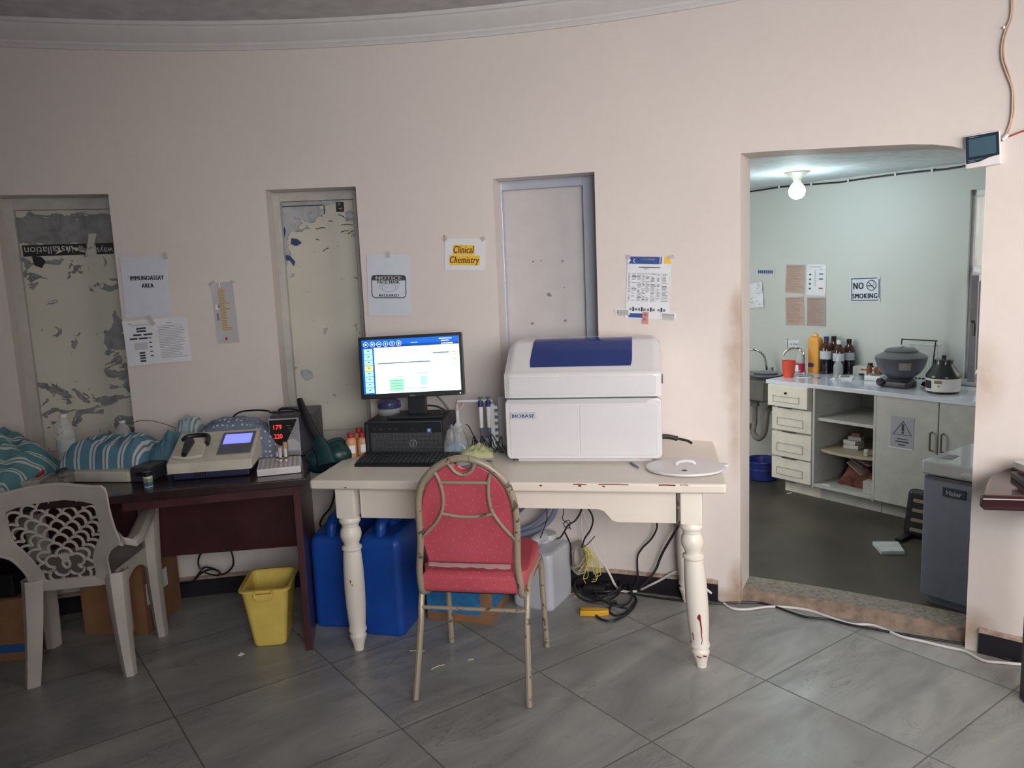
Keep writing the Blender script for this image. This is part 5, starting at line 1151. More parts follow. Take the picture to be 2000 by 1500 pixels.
b.grid(lambda u, v: Vector((-.14 + u * .30, .034 - .006 * v + .004 * noise.noise(Vector((u * 9, v * 3, 0))), .519 - v * (.012 + .012 * abs(noise.noise(Vector((u * 6, 3, 1))))))), 24, 3)
b.make('plastic_wrap', mat('clear_seat_wrap', (214, 190, 190), .12, alpha=.45, var=0), t)

# white moulded plastic armchair
WP = mat('aged_white_plastic', (190, 182, 176), .45, var=.05, vs=7)
t = thing('plastic_armchair', 'white moulded plastic armchair with pierced scallop back, facing the maroon desk', 'chair', (-1.756, 2.98, 0), R_(10.6))
X0 = -.02
def ypc(z, k=0): return .06 - .25 * (z - .4) + k
orh = [(0, .815), (.055, .812), (.11, .804), (.165, .797), (.206, .79), (.207, .71), (.210, .65), (.216, .60), (.222, .575), (.212, .552), (.180, .528), (.158, .49), (.148, .43), (.150, .36), (.152, .345)]
irh = [(0, .748), (.045, .747), (.09, .743), (.13, .735), (.158, .722), (.160, .69), (.160, .65), (.158, .61), (.150, .580), (.135, .555), (.118, .52), (.104, .48), (.098, .44), (.096, .41), (.094, .40)]
irh[-1] = (.088, .398)
def ring2(yk0, yk1):
    lo = [(-x, z) for x, z in orh[::-1]][:-1] + orh; li = [(-x, z) for x, z in irh[::-1]][:-1] + irh
    return lo, li
lo, li = ring2(0, 0); n_ = len(lo)
b = B()
def curve_y(x, z): return ypc(z) - .9 * x * x + .02 * (1 if z < .45 else 0)
V = []
for dy in (0, .010):
    for (x, z) in lo: V.append((X0 + x, curve_y(x, z) + dy - (.0 if dy else 0), z))
    for (x, z) in li: V.append((X0 + x, curve_y(x, z) + dy, z))
fs = []
for i in range(n_ - 1):
    a, c = i, i + 1
    fs += [(a, c, n_ + c, n_ + a), (2 * n_ + a, 3 * n_ + a, 3 * n_ + c, 2 * n_ + c), (a, 2 * n_ + a, 2 * n_ + c, c), (n_ + a, n_ + c, 3 * n_ + c, 3 * n_ + a)]
fs += [(0, n_, 3 * n_, 2 * n_), (n_ - 1, 3 * n_ - 1, 4 * n_ - 1, 2 * n_ - 1)]
b.add(V, fs)
b.tube([(X0 + x, curve_y(x, z) + .004, z) for x, z in lo], .0065, 6, 3); b.tube([(X0 + x, curve_y(x, z) + .004, z) for x, z in li], .004, 6, 3)
b.prism([(-.105, 0), (.105, 0), (.105, .05), (-.105, .05)], 0, .008, Matrix.Translation((X0, 0, 0)) @ Matrix(((1, 0, 0, 0), (0, -.25, -1, .10), (0, 1, 0, .352), (0, 0, 0, 1))))
bk = b.make('backrest', WP, t)
def inside(x, z):
    c = False; m_ = len(li)
    for i in range(m_):
        x1, z1 = li[i]; x2, z2 = li[(i + 1) % m_]
        if (z1 > z) != (z2 > z) and x < (x2 - x1) * (z - z1) / (z2 - z1) + x1: c = not c
    return c
b = B()      # pierced scallop lattice fanning out from the middle
c0 = (0.0, .475)
def run(pts):
    cur = []
    for p in pts:
        if inside(*p): cur.append(p)
        else:
            if len(cur) > 1: b.tube([(X0 + x, curve_y(x, z) + .005, z) for x, z in cur], .0060, 6, 1)
            cur = []
    if len(cur) > 1: b.tube([(X0 + x, curve_y(x, z) + .005, z) for x, z in cur], .0060, 6, 1)
for row in range(1, 10):
    r = .016 + .0300 * row; cnt = max(5, int(2 * pi * r / .052)); off_ = (row % 2) * .5
    for i in range(cnt):
        a0 = 2 * pi * (i + off_) / cnt; a1 = 2 * pi * (i + 1 + off_) / cnt; pts = []
        for q in range(11):
            f = q / 10; a = a0 + (a1 - a0) * f; rad = r + .0265 * sin(pi * f) ** .7 - .004; pts.append((c0[0] + 1.06 * rad * sin(a), c0[1] + rad * cos(a)))
        run(pts)
run([(.012 * sin(a), .475 + .02 * cos(a)) for a in [q * pi / 8 for q in range(17)]]); run([(0, .48 + q * .006) for q in range(8)])
for a in (-.5, -.25, .25, .5): run([(sin(a) * q * .006, .48 + cos(a) * q * .006) for q in range(1, 8)])
b.make('scallop_lattice', WP, bk)
b = B()
def seatf(u, v, dz=0): x = X0 + (u - .5) * (.34 + .08 * v); y = .075 + v * .37; return Vector((x, y, .40 - .022 * sin(pi * u) * sin(pi * v) + .01 * v + dz))
b.grid(lambda u, v: seatf(u, v), 12, 12); b.grid(lambda u, v: seatf(u, v, -.012), 12, 12)
for k in range(4):
    b.grid(lambda u, v, k=k: seatf(*((u, 0), (u, 1), (0, u), (1, u))[k], -.04 * v), 12, 1)
b.make('seat', WP, t)
def channel(b_, p0, p1, w0, w1, d0, d1, rz0=0, th=.006, bow=0.0, n=7, ang=0.0):
    """tapered U-section leg"""
    secs_ = []
    for i in range(n + 1):
        f = i / n; p = Vector(p0).lerp(Vector(p1), f) + Vector((bow * sin(pi * f), 0, 0)); w_ = w0 + (w1 - w0) * f; d_ = d0 + (d1 - d0) * f
        c_, s_ = cos(ang), sin(ang); sec = []
        for x, y in ((-w_ / 2, 0), (-w_ / 4, -d_ * .5), (w_ / 4, -d_ * .5), (w_ / 2, 0), (w_ / 2, d_ / 2), (w_ / 2 - th, d_ / 2), (w_ / 2 - th, th * .6), (w_ / 4 - th * .5, -d_ * .5 + th), (-w_ / 4 + th * .5, -d_ * .5 + th), (-w_ / 2 + th, th * .6), (-w_ / 2 + th, d_ / 2), (-w_ / 2, d_ / 2)):
            sec.append((p.x + x * c_ - y * s_, p.y + x * s_ + y * c_, p.z))
        secs_.append(sec)
    b_.loft(secs_)
b = B(); channel(b, (X0 + .165, .085, .41), (.178, .004, .0), .090, .052, .06, .045, bow=-.004, ang=.25); b.make('leg', WP, t)
b = B(); channel(b, (X0 - .150, .085, .41), (-.182, .004, .0), .085, .040, .06, .045, bow=.004, ang=-.9); b.make('leg', WP, t)
b = B(); channel(b, (X0 + .235, .375, .60), (.222, .352, .0), .085, .050, .06, .05, bow=-.008, ang=.15); b.make('leg', WP, t)
b = B(); channel(b, (X0 - .235, .375, .60), (-.232, .365, .0), .085, .055, .06, .05, bow=.008, ang=-.15); b.make('leg', WP, t)
for sx in (-1, 1):
    b = B(); secs_ = []
    for x, y, z, w_ in ((.200, .000, .60, .03), (.222, .0, .562, .045), (.248, .012, .548, .055), (.262, .05, .556, .060), (.262, .15, .575, .058), (.256, .27, .592, .056), (.243, .36, .604, .052), (.232, .395, .598, .044), (.228, .405, .575, .04)):
        secs_.append([(X0 + sx * (x - w_ / 2), y, z), (X0 + sx * (x - w_ / 4), y, z + .010), (X0 + sx * (x + w_ / 4), y, z + .010), (X0 + sx * (x + w_ / 2), y, z - .004), (X0 + sx * (x + w_ / 2), y, z - .022), (X0 + sx * (x + w_ / 2 - .005), y, z - .022), (X0 + sx * (x + w_ / 4), y, z + .003), (X0 + sx * (x - w_ / 4), y, z + .003), (X0 + sx * (x - w_ / 2 + .004), y, z - .016), (X0 + sx * (x - w_ / 2), y, z - .016)])
    b.loft(secs_); b.make('armrest', WP, t)
    b = B(); b.grid(lambda u, v: Vector((X0 + sx * (.165 + .05 * u + .012 * v), .085 + .29 * u, (.41 + .0 * u) * (1 - v) + v * (.34 + .10 * (2 * abs(u - .5)) ** 2 * -1 + .03))), 10, 2)
    b.grid(lambda u, v: Vector((X0 + sx * (.160 + .05 * u + .012 * v), .085 + .29 * u, .41 * (1 - v) + v * (.37 - .10 * (2 * abs(u - .5)) ** 2))), 10, 2); b.make('side_rail', WP, t)

# ================================================================== UNDER THE CREAM TABLE
BJ = mat('blue_hdpe', (24, 74, 164), .38, var=.05); WJ = mat('translucent_hdpe', (214, 216, 222), .3, alpha=.68, var=.02)
def jerrycan(label, loc, rz, w_, d_, h_, mtl, name='jerrycan', cap=None, level=None):
    tt = thing(name, label, 'jerrycan', loc, rz); b_ = B()
    def sec(k, z, r=.03): return [(x, y, z) for x, y in rrect(w_ / 2 * k, d_ / 2 * k, r, 4)]
    b_.loft([sec(.93, 0), sec(1, .015), sec(1, h_ * .48), sec(.985, h_ * .5), sec(1, h_ * .52), sec(1, h_ * .80), sec(.95, h_ * .86), sec(.78, h_ * .90, .025)]); b_.make('body', mtl, tt)
    b_ = B(); b_.tube([(0, -d_ * .36, h_ * .83), (0, -d_ * .34, h_ * .95), (0, -d_ * .24, h_ * 1.0), (0, 0, h_ * 1.0), (0, d_ * .10, h_ * .97), (0, d_ * .12, h_ * .88)], w_ * .13, 10, 5); b_.make('handle', mtl, tt)
    b_ = B(); b_.cyl((0, d_ * .28, h_ * .88), (0, d_ * .28, h_ * .94), w_ * .17, seg=20); b_.make('neck', mtl, tt)
    b_ = B(); b_.cyl((0, d_ * .28, h_ * .93), (0, d_ * .28, h_ * 1.0), w_ * .21, seg=24); b_.make('cap', cap or mtl, tt)
    if level:
        b_ = B(); b_.loft([[(x * .985, y * .985, z) for x, y, z in sec(.93, .004)], [(x * .985, y * .985, z) for x, y, z in sec(1, .018)], [(x * .985, y * .985, z) for x, y, z in sec(1, level)]]); b_.make('liquid', mat('pale_liquid', (128, 146, 186), .3, var=0), tt)
    return tt
jerrycan('blue plastic jerrycan standing clear between the turned leg and the red chair', (-.565, 3.40, 0), R_(-14), .19, .29, .50, BJ)
jerrycan('blue plastic jerrycan half hidden behind the left turned leg, next to the maroon desk', (-.815, 3.50, 0), R_(-6), .19, .27, .475, BJ)
jerrycan('third blue jerrycan behind the other two, only its dark shoulder showing', (-.64, 3.72, 0), R_(80), .18, .26, .53, BJ)
jerrycan('translucent white jerrycan part filled with clear liquid, right of the red chair', (.105, 3.575, 0), R_(-28), .205, .24, .305, WJ, cap=mat('white_hdpe_cap', (206, 206, 208), .4), level=.135)
t = carton('cardboard box printed blue under the cream table behind the red chair', (-.24, 3.50, 0), R_(-18), .30, .27, .235)
b = B(); b.box((-.02, -.136, .12), (.255, .002, .16)); b.box((.151, .0, .12), (.002, .2, .14)); b.make('blue_print', mat('bright_blue_print', (46, 116, 170), .6, var=.1, vs=30), t)
# hoses
HG = mat('grey_blue_hose', (136, 146, 172), .25); HP = mat('purple_hose', (104, 92, 140), .3)
b = B(); b.tube([Wy(x, y, Y) for x, y, Y in ((1094, 965, 3.56), (1088, 985, 3.58), (1078, 1010, 3.6), (1060, 1028, 3.62), (1032, 1041, 3.64), (1000, 1047, 3.66), (960, 1045, 3.68))], .013, 10, 7); b.tube([Wy(x, y, Y) for x, y, Y in ((1082, 965, 3.6), (1075, 985, 3.62), (1062, 1006, 3.64), (1044, 1022, 3.66), (1018, 1034, 3.68), (985, 1036, 3.70), (950, 1030, 3.71))], .010, 10, 7)
o = b.make('drain_hoses', HG); tag(o, 'two grey-blue hoses curving down behind the red chair toward the white jerrycan', 'hose')
b = B(); b.tube([Wy(x, y, 3.55) for x, y in ((1042, 970), (1030, 985), (1014, 1000), (996, 1016), (975, 1030))], .006, 8, 5); b.tube([Wy(x, y, 3.58) for x, y in ((1034, 970), (1020, 986), (1004, 1001), (980, 1016))], .005, 8, 5)
o = b.make('purple_hose', HP); tag(o, 'thin purple-grey hose just right of the red chair back under the table', 'hose')
# cables
def tc(pts, Y): return [Wy(x, y, Y if not isinstance(Y, (list, tuple)) else Y[i]) for i, (x, y) in enumerate(pts)]
def tw(pts, k=.04): return [WC(*c7_(*p), CR - (k if not isinstance(k, (list, tuple)) else k[i])) for i, p in enumerate(pts)]
def c7_(x, y): return (980 + x / 3.846, 960 + y / 3.846)
BC = mat('black_cable_rubber', (34, 34, 38), .45, var=0); WCB = mat('white_cable_pvc', (216, 212, 212), .4, var=0)
b = B(); b.tube(tw([(1145, 150), (1165, 230), (1160, 290), (1120, 360), (1060, 420), (1022, 480), (1018, 560), (1022, 640), (1005, 700), (960, 745)], [.05, .05, .04, .04, .03, .03, .03, .03, .035, .04]), .0045, 8, 6)
o = b.make('hanging_cable', BC); tag(o, 'thin black cable bowing out from under the apron toward the right leg', 'cable')
b = B(); b.tube(tw([(1370, 150), (1345, 225), (1290, 320), (1230, 420), (1190, 500), (1160, 580), (1110, 650), (1040, 720)], [.18, .14, .08, .05, .04, .04, .05, .06]), .006, 8, 6)
o = b.make('hanging_cable', BC); tag(o, 'thicker straight black cable slanting down from the right table leg to the floor', 'cable')
b = B()
for ps, Y in (([(605, 100), (590, 160), (550, 220), (500, 250), (470, 300), (440, 345), (410, 355)], 3.50), ([(460, 100), (465, 160), (455, 200), (475, 225), (500, 215), (515, 240), (500, 275), (475, 265), (465, 240), (490, 230), (505, 260), (520, 285)], 3.50), ([(335, 110), (340, 200), (320, 270), (290, 350)], 3.52), ([(630, 110), (670, 160), (685, 220), (665, 290), (625, 350), (600, 420)], 3.53), ([(470, 300), (490, 340), (515, 400), (520, 470), (525, 560)], 3.58), ([(700, 335), (670, 370), (640, 400), (610, 420)], 3.52)):
    b.tube(tc([c7_(*p) for p in ps], Y), .0042 if ps[0][0] in (605, 630, 470) else .0022, 7, 5)
o = b.make('knotted_cables', BC); tag(o, 'knotted thin black cables hanging above the white jerrycan', 'cables')
b = B()
for k in range(9): b.tube(tc([c7_(590 + k % 3 * 5, 100), c7_(600, 380), ], 3.585), .001, 4, 1) if k == 0 else None
for k in range(11):
    rx, rz = .026 + .003 * (k % 4), .062 + .005 * (k % 5); c = Wy(*c7_(560, 500), 3.62)
    b.tube([(c.x + rx * cos(a) + .002 * k, c.y - .02 + .004 * k, c.z + rz * sin(a)) for a in [q * pi / 6 for q in range(12)]], .0032, 6, 3, closed=True)
o = b.make('coiled_cable', mat('taupe_cable', (138, 130, 124), .45)); tag(o, 'hank of taupe cable coiled upright behind the white jerrycan', 'cable')
b = B(); rr = random.Random(6)
for k in range(16):
    x0, y0 = 620 + rr.uniform(-15, 30), 420 + rr.uniform(-10, 20); x2 = rr.uniform(560, 740); y2 = rr.uniform(560, 680) if rr.random() < .8 else 700
    b.tube(tc([c7_(x0, y0), c7_((x0 + x2) / 2 + rr.uniform(-10, 50), (y0 + y2) / 2 - rr.uniform(0, 40)), c7_(x2 + rr.uniform(0, 20), y2 - 20), c7_(x2 - 20, y2)], 3.56 + rr.uniform(-.03, .02)), .0016, 5, 5)
o = b.make('yellow_green_wires', mat('yellow_green_wire', (196, 190, 92), .45, var=0)); tag(o, 'spray of thin yellow-green earth wires above the black cable coil', 'wires')
b = B(); b.tube(tc([c7_(630, 690), c7_(615, 640), c7_(650, 560), c7_(660, 480), c7_(630, 430)], 3.55), .0016, 5, 5); b.tube([Wz(*c7_(500, 770), .004), Wz(*c7_(560, 765), .004), Wz(*c7_(590, 780), .004), Wz(*c7_(540, 790), .004)], .002, 5, 5)
o = b.make('yellow_wires', mat('yellow_wire', (214, 178, 70), .45, var=0)); tag(o, 'few bright yellow wires trailing down to the floor beside the jerrycan', 'wires')
b = B(); b.tube(tc([c7_(600, 100), c7_(615, 170), c7_(665, 320), c7_(700, 450), c7_(785, 570)], 3.60), .0022, 6, 5); b.tube(tc([c7_(596, 110), c7_(598, 230), c7_(604, 400)], 3.59), .0018, 6, 4)
o = b.make('thin_white_wires', WCB); tag(o, 'two thin white wires dropping from the analyser behind the black cables', 'wires')
# black coil on the floor
b = B(); rr = random.Random(9); c = Wz(*c7_(800, 790), .0); 
for k in range(6):
    rx, ry = .085 + .012 * (k % 3), .10 + .02 * (k % 4); ox, oy = rr.uniform(-.05, .03), rr.uniform(-.02, .10); z = .007 + .008 * k
    b.tube([(c.x + ox + rx * cos(a + k), c.y + oy + ry * sin(a + k), z + .006 * sin(2 * a)) for a in [q * pi / 6 for q in range(11)]], .0055, 8, 4)
b.tube([Wz(*c7_(x, y), .006) for x, y in ((940, 750), (1000, 790), (1010, 830), (980, 870), (900, 870), (850, 840), (820, 860), (810, 900), (850, 930), (900, 920), (960, 890), (990, 840))], .005, 8, 5)
b.tube([Wz(*c7_(x, y), .006) for x, y in ((705, 925), (730, 950), (780, 970), (840, 970), (890, 950), (940, 920), (990, 870), (1005, 830))], .0055, 8, 5)
b.tube([(c.x - .16, c.y + .12, .01), (c.x - .10, c.y + .16, .05), (c.x - .02, c.y + .17, .06), (c.x + .04, c.y + .15, .03), (c.x + .05, c.y + .1, .01)], .010, 8, 5)
o = b.make('extension_lead', BC); tag(o, 'heap of black extension lead coiled on the floor under the cream table', 'cable')
t = thing('yellow_plug', 'yellow plug connector lying at the end of the black lead', 'plug', Wz(*c7_(700, 925), 0), R_(-8))
b = B(); b.prism([(-.065, -.022), (.02, -.022), (.062, -.008), (.062, .012), (.02, .024), (-.065, .024)], .0, .026, bev=.006); b.make('shell', mat('amber_plastic', (214, 160, 40), .4), t)
b = B(); b.box((-.03, .012, .027), (.05, .012, .004), bev=.001); b.make('ridge', mat('amber_dark', (170, 120, 30), .4), t)
b = B(); b.box((0, 0, .022), (.11, .07, .044), bev=.008); b.box((.03, .05, .03), (.06, .05, .03), rz=.5, bev=.006); o = b.make('power_adapter', BLK); o.location = (c.x - .06, c.y + .03, 0); o.rotation_euler = (0, 0, -.3); tag(o, 'black power adapter buried in the heap of extension lead', 'power adapter')
# long leads on the floor
b = B()
b.tube(tw([(780, 565), (820, 640), (850, 700), (890, 742)], [.02, .03, .04, .05]) + [Wz(*c7_(960, 752), .008), Wz(*c7_(1030, 742), .008)] + tw([(1120, 700), (1200, 660), (1280, 612), (1330, 602), (1375, 625), (1440, 670), (1520, 720), (1575, 765)], [.03, .025, .025, .025, .025, .025, .025, .02]), .0055, 8, 5)
b.tube([Wz(x, y, .006) for x, y in ((1389, 1158), (1396, 1165), (1412, 1177), (1430, 1188), (1460, 1190), (1500, 1185), (1540, 1186), (1580, 1192), (1608, 1201), (1640, 1212), (1665, 1219), (1700, 1220), (1725, 1228), (1760, 1243), (1800, 1252), (1850, 1264), (1885, 1272), (1920, 1290), (1955, 1294), (1990, 1297), (2060, 1302))], .0055, 8, 5)
o = b.make('white_floor_cable', WCB); tag(o, 'long white cable running over the floor past the doorway threshold', 'cable')
b = B()
b.tube([Wz(x, y, .006) for x, y in ((1238, 1160), (1290, 1168), (1340, 1174), (1385, 1178), (1440, 1177), (1480, 1177), (1512, 1184), (1545, 1196), (1575, 1205), (1620, 1210), (1660, 1220), (1720, 1231), (1790, 1243), (1860, 1254), (1905, 1262), (1950, 1282), (1988, 1290), (2060, 1300))], .005, 8, 5)
o = b.make('black_floor_cable', BC); tag(o, 'black cable running along the floor beside the doorway threshold', 'cable')
b = B()
b.tube(tc([(655, 950), (652, 972), (645, 992), (632, 1008), (625, 1025), (636, 1036), (652, 1042)], 3.62), .005, 8, 6); o = b.make('drooping_cable', BC); tag(o, 'black cable drooping in the gap between the two desks above the blue jerrycans', 'cable')
b = B(); b.tube(tc([(808, 1000), (815, 1008), (828, 1012), (836, 1006)], 3.4), .006, 8, 5); b.tube(tc([(735, 1000), (737, 1030), (735, 1060)], 3.6), .003, 6, 3); o = b.make('short_cable', BC); tag(o, 'short black cable ends hanging left of the red chair back', 'cable')
# litter
def bit(name, label, cat, pts, mtl, r=.0022):
    b_ = B(); b_.tube([Wz(x, y, r) for x, y in pts], r, 5, 3); o_ = b_.make(name, mtl); tag(o_, label, cat)
STRAW = mat('pale_straw', (200, 192, 150), .7, var=0)
bit('straw_piece', 'pale straw lying on the floor behind the chair\'s left rear leg', 'straw', ((800, 1271), (815, 1270), (829, 1271)), STRAW)
bit('straw_piece', 'longest pale straw on the floor between the chair legs', 'straw', ((842, 1307), (855, 1301), (868, 1298)), STRAW)
bit('straw_piece', 'shortest pale straw, nearest the middle under the red chair', 'straw', ((914, 1289), (925, 1287)), STRAW)
b = B(); b.add([(-.012, -.006, .004), (0, .008, .012), (.012, -.002, .005), (.004, -.01, .003), (.02, .006, .002), (.028, -.004, .008)], [(0, 1, 2), (0, 2, 3), (2, 4, 5), (1, 2, 4)]); o = b.make('paper_scrap', PAPER); o.location = Wz(470, 1281, .0); tag(o, 'torn white paper scrap on the floor in front of the yellow bin', 'paper scrap')

# ================================================================== DARK DESK AT THE RIGHT EDGE
VAR = m_chip('dark_varnished_wood', (52, 28, 30), (132, 96, 76), .76, 24, .12)
t = thing('varnished_desk', 'dark varnished wooden desk corner jutting in at the right edge', 'desk', Wz(1920, 972, .735) - Vector((0, 0, .735)), R_(-14))
b = B(); b.prism([(0, 0), (1.1, 0), (1.1, .52), (.30, .52), (.10, .27), (.0, .03)], .688, .742, bev=.016, seg=3); b.make('desktop', VAR, t)
for x, y in ((.19, .05), (1.05, .05), (1.05, .47)):
    b = B(); b.box((x, y, .344), (.05, .05, .688), bev=.004); b.make('leg', mat('near_black_wood', (30, 24, 28), .4), t)
b = B(); b.box((.64, .09, .665), (.8, .02, .06), bev=.003); b.make('front_rail', VAR, t)
zt = .742
def deskp(x, y, z=0): return t.matrix_basis @ Vector((x, y, zt + z))
b = B(); lump(b, 0, 0, .12, .08, .09, 24, 18, p=2.4, wr=.02, seed=51); o = b.make('wrapped_parcel', mat('crumpled_printed_film', (140, 132, 118), .2, var=.45, vs=30)); o.location = deskp(.33, .40); o.rotation_euler = (0, 0, R_(30)); tag(o, 'crumpled grey-brown film-wrapped parcel at the back of the varnished desk', 'parcel')
for k, (dx, dy, th, lab, c, ww) in enumerate(((.33, .14, .022, 'dark-edged book, lowest of the stack on the varnished desk', (92, 88, 90), .34), (.34, .15, .016, 'wooden slat block, middle of the stack on the varnished desk', (128, 96, 80), .30), (.36, .17, .024, 'thick white pad of paper topmost on the varnished desk stack', (206, 204, 204), .36))):
    b = B(); b.box((0, 0, th / 2), (ww, .21, th), bev=.003); o = b.make(('notebook', 'wooden_block', 'paper_pad')[k], mat('stack_%s' % ('dark', 'wood', 'white')[k], c, .5, var=.1, vs=30)); o.location = deskp(dx, dy, (0, .023, .04)[k]); o.rotation_euler = (0, 0, R_(-14 + 7 * k)); tag(o, lab, ('book', 'block', 'paper pad')[k])

# ================================================================== SIDE ROOM
def Ithing(name, label, cat, s, o_, z, rz=0, group=None): return thing(name, label, cat, I(s, o_, z), IROT + rz, group)
CAB = mat('cream_cabinet_paint', (222, 219, 208), .45, var=.04); CABG = mat('greyed_cabinet_paint', (186, 188, 184), .45, var=.04)
CTZ = .64
# drawer unit
D = WOFF - .04
t = Ithing('drawer_cabinet', 'cream base cabinet with four routed drawer fronts, nearest the sink', 'cabinet', 0, 0, FZ)
z_ = lambda z: z - FZ
b = B(); b.box((.185, D / 2 + .025, z_(.25)), (.35, D - .03, .72), bev=.003); b.box((.22, .10 + .25, z_(-.165)), (.31, .5, .11)); b.make('body', CAB, t)
for k, (z0, z1, dx, dy) in enumerate(((.452, .612, -.012, -.035), (.268, .437, 0, 0), (.068, .252, 0, 0), (-.108, .058, 0, 0))):
    b = B(); zc = z_((z0 + z1) / 2); hh = z1 - z0; x0, x1 = .015 + dx, .35 + dx
    b.box(((x0 + x1) / 2, .008 + dy, zc), (x1 - x0, .02, hh), bev=.004); dr = b.make('drawer', CAB, t)
    b = B(); cx = (x0 + x1) / 2; zz = zc - .0
    for dz, w2 in ((-hh * .28, .22), (hh * (.05 if k else -.02), .22)):
        b.box((cx - .01, -.0035 + dy, zz + dz), (w2, .004, .006), bev=.001)
    for dxx in (-.11, .11): b.box((cx - .01 + dxx, -.0035 + dy, zz - hh * .12), (.006, .004, hh * .33), bev=.001)
    b.make('routed_groove', mat('groove_cream', (170, 168, 158), .6, var=0), dr)
    b = B(); b.tube([(cx - .07, -.012 + dy, z_(z0) - .004), (cx + .05, -.012 + dy, z_(z0) - .004)], .004, 6, 1); b.make('pull', mat('dark_pull', (52, 50, 48), .4), dr)
    if k == 0: b = B(); b.cyl((cx - .01, dy - .001, zc + .025), (cx - .01, dy - .012, zc + .025), .009, seg=14); b.make('lock', mat('dark_brass', (70, 62, 48), .3, .7), dr)
# open shelf unit
t = Ithing('open_shelf_cabinet', 'open cream base cabinet with two shelves between drawers and doors', 'cabinet', 0, 0, FZ)
b = B()
b.box((.3685, D / 2, z_(.25)), (.015, D, .74)); b.box((.829, D / 2, z_(.25)), (.016, D, .74)); b.box((.60, D - .005, z_(.25)), (.46, .01, .74)); b.box((.60, D / 2, z_(-.10)), (.46, D, .02)); b.box((.60, .35, z_(-.165)), (.47, .5, .11))
b.make('carcass', CABG, t)
b = B(); b.box((.599, D / 2 + .01, z_(.385)), (.444, D - .04, .022)); b.make('shelf', CABG, t)
b = B(); b.prism([(.378, .06), (.48, .025), (.60, .015), (.72, .025), (.820, .06), (.820, D - .02), (.378, D - .02)], z_(.145), z_(.165)); b.make('shelf', mat('warped_shelf', (172, 164, 142), .5), t)
# door unit
t = Ithing('door_cabinet', 'cream base cabinet with two flat doors, one bearing a warning sheet', 'cabinet', 0, 0, FZ)
b = B(); b.box((1.26, D / 2 + .02, z_(.25)), (.835, D - .04, .72)); b.box((1.26, .35, z_(-.165)), (.84, .5, .11)); b.make('body', CABG, t)
hm = mat('brushed_handle', (120, 120, 116), .35, .7)
for x0, x1, hx in ((.84, 1.248, 1.215), (1.254, 1.675, 1.285)):
    b = B(); b.box(((x0 + x1) / 2, .006, z_(.25)), (x1 - x0, .018, .72), bev=.003); dr = b.make('door', CABG, t)
    b = B(); b.tube([(hx, -.004, z_(.415)), (hx, -.03, z_(.412)), (hx, -.03, z_(.30)), (hx, -.004, z_(.297))], .006, 8, 1); b.make('handle', hm, dr)
def wd(x, y, k=0): return onplane(x, y, IO - IN * .0045, IN)
DG = mat('grey_warning_paper', (160, 164, 172), .6, var=.02)
o, w_, h_ = paper('warning_sheet', 'grey sheet with a triangle exclamation warning taped on the cabinet door', 'sign', [(1742, 811), (1787, 818), (1783, 880), (1737, 873)], wd, NI, DG, amp=.001)
b = B(); b.tube([(-.06, -.012, .0018), (.006, .078, .0018), (.062, -.012, .0018)], .0022, 5, 1, closed=True); b.box((.004, .035, .0018), (.014, .045, .001)); b.box((.004, .002, .0018), (.013, .011, .001)); b.make('warning_symbol', SLATE, o)
rects('printing', o, w_, h_, [(.3, .68, .75, .71, 0), (.22, .76, .8, .80, 0), (.35, .86, .65, .90, 0)], [SLATE]); rects('lower_edge', o, w_, h_, [(-.05, .97, .98, 1.0, 0)], [PAPER], z=.002)
# worktop
b = B(); b.prism([(-.03, -.015), (1.68, -.015), (1.68, WOFF - .002), (.02, WOFF - .002), (-.03, .30)], CTZ - .03, CTZ, bev=.004)
o = b.make('worktop', mat('white_laminate_worktop', (206, 210, 222), .16, var=.02, coat=.3)); o.matrix_world = IM; tag(o, 'white laminate worktop running over the three cream cabinets to the window', 'worktop')
# ---- items on the worktop
def at(x, y): s, o_ = Iz(x, y, CTZ); return s, min(o_, WOFF - .06)
def ctr(x, y, z=CTZ): s, o_ = at(x, y); return I(s, o_, z)
def c7k(x, y): return (1440 + x / 3.571, 600 + y / 3.571)
def cthing(name, label, cat, px, rz=0, back=0.0): s, o_ = Iz(*c7k(*px), CTZ); return thing(name, label, cat, I(s, min(o_ + back, WOFF - .055), CTZ), IROT + rz)
t = cthing('plastic_cup', 'orange-red plastic cup at the sink end of the worktop', 'cup', (318, 486), back=.02)
t.location = I(.035, .17, CTZ)
b = B(); b.lathe([(.034, 0), (.037, .003), (.047, .07), (.050, .128), (.047, .128), (.044, .07), (.032, .006), (0, .006)]); b.make('body', mat('orange_red_plastic', (222, 84, 62), .4), t)
CG = mat('clear_bottle_grey', (206, 210, 212), .08, alpha=.4, var=0)
t = cthing('spray_bottle', 'clear bottle with pale shoulder and red label behind the orange cup', 'bottle', (435, 462))
b = B(); b.lathe([(.034, 0), (.037, .005), (.038, .10), (.030, .135), (.014, .165), (.012, .18)]); b.make('body', CG, t)
b = B(); b.lathe([(.0385, .012), (.039, .012), (.039, .082), (.0385, .082)]); b.make('label', mat('crimson_label', (178, 40, 62), .4), t)
b = B(); b.box((-.0, -.0385, .045), (.030, .003, .05), rz=.0); b.make('label_print', PAPER, t)
b = B(); b.cyl((0, 0, .175), (0, 0, .195), .010, seg=12); b.cyl((0, 0, .195), (0, 0, .205), .006, seg=8); b.make('cap', PW, t)
t = cthing('detergent_bottle', 'tall yellow-orange plastic bottle on the worktop', 'bottle', (543, 455))
b = B()
b.loft([[(x, y * .8, z) for x, y in rrect(.047 * k, .047 * k, .018 * k, 4)] for k, z in ((.95, 0), (1, .006), (1, .24), (.96, .262), (.8, .275), (.4, .282), (.38, .29))]); b.make('body', mat('amber_yellow_plastic', (228, 164, 74), .35), t)
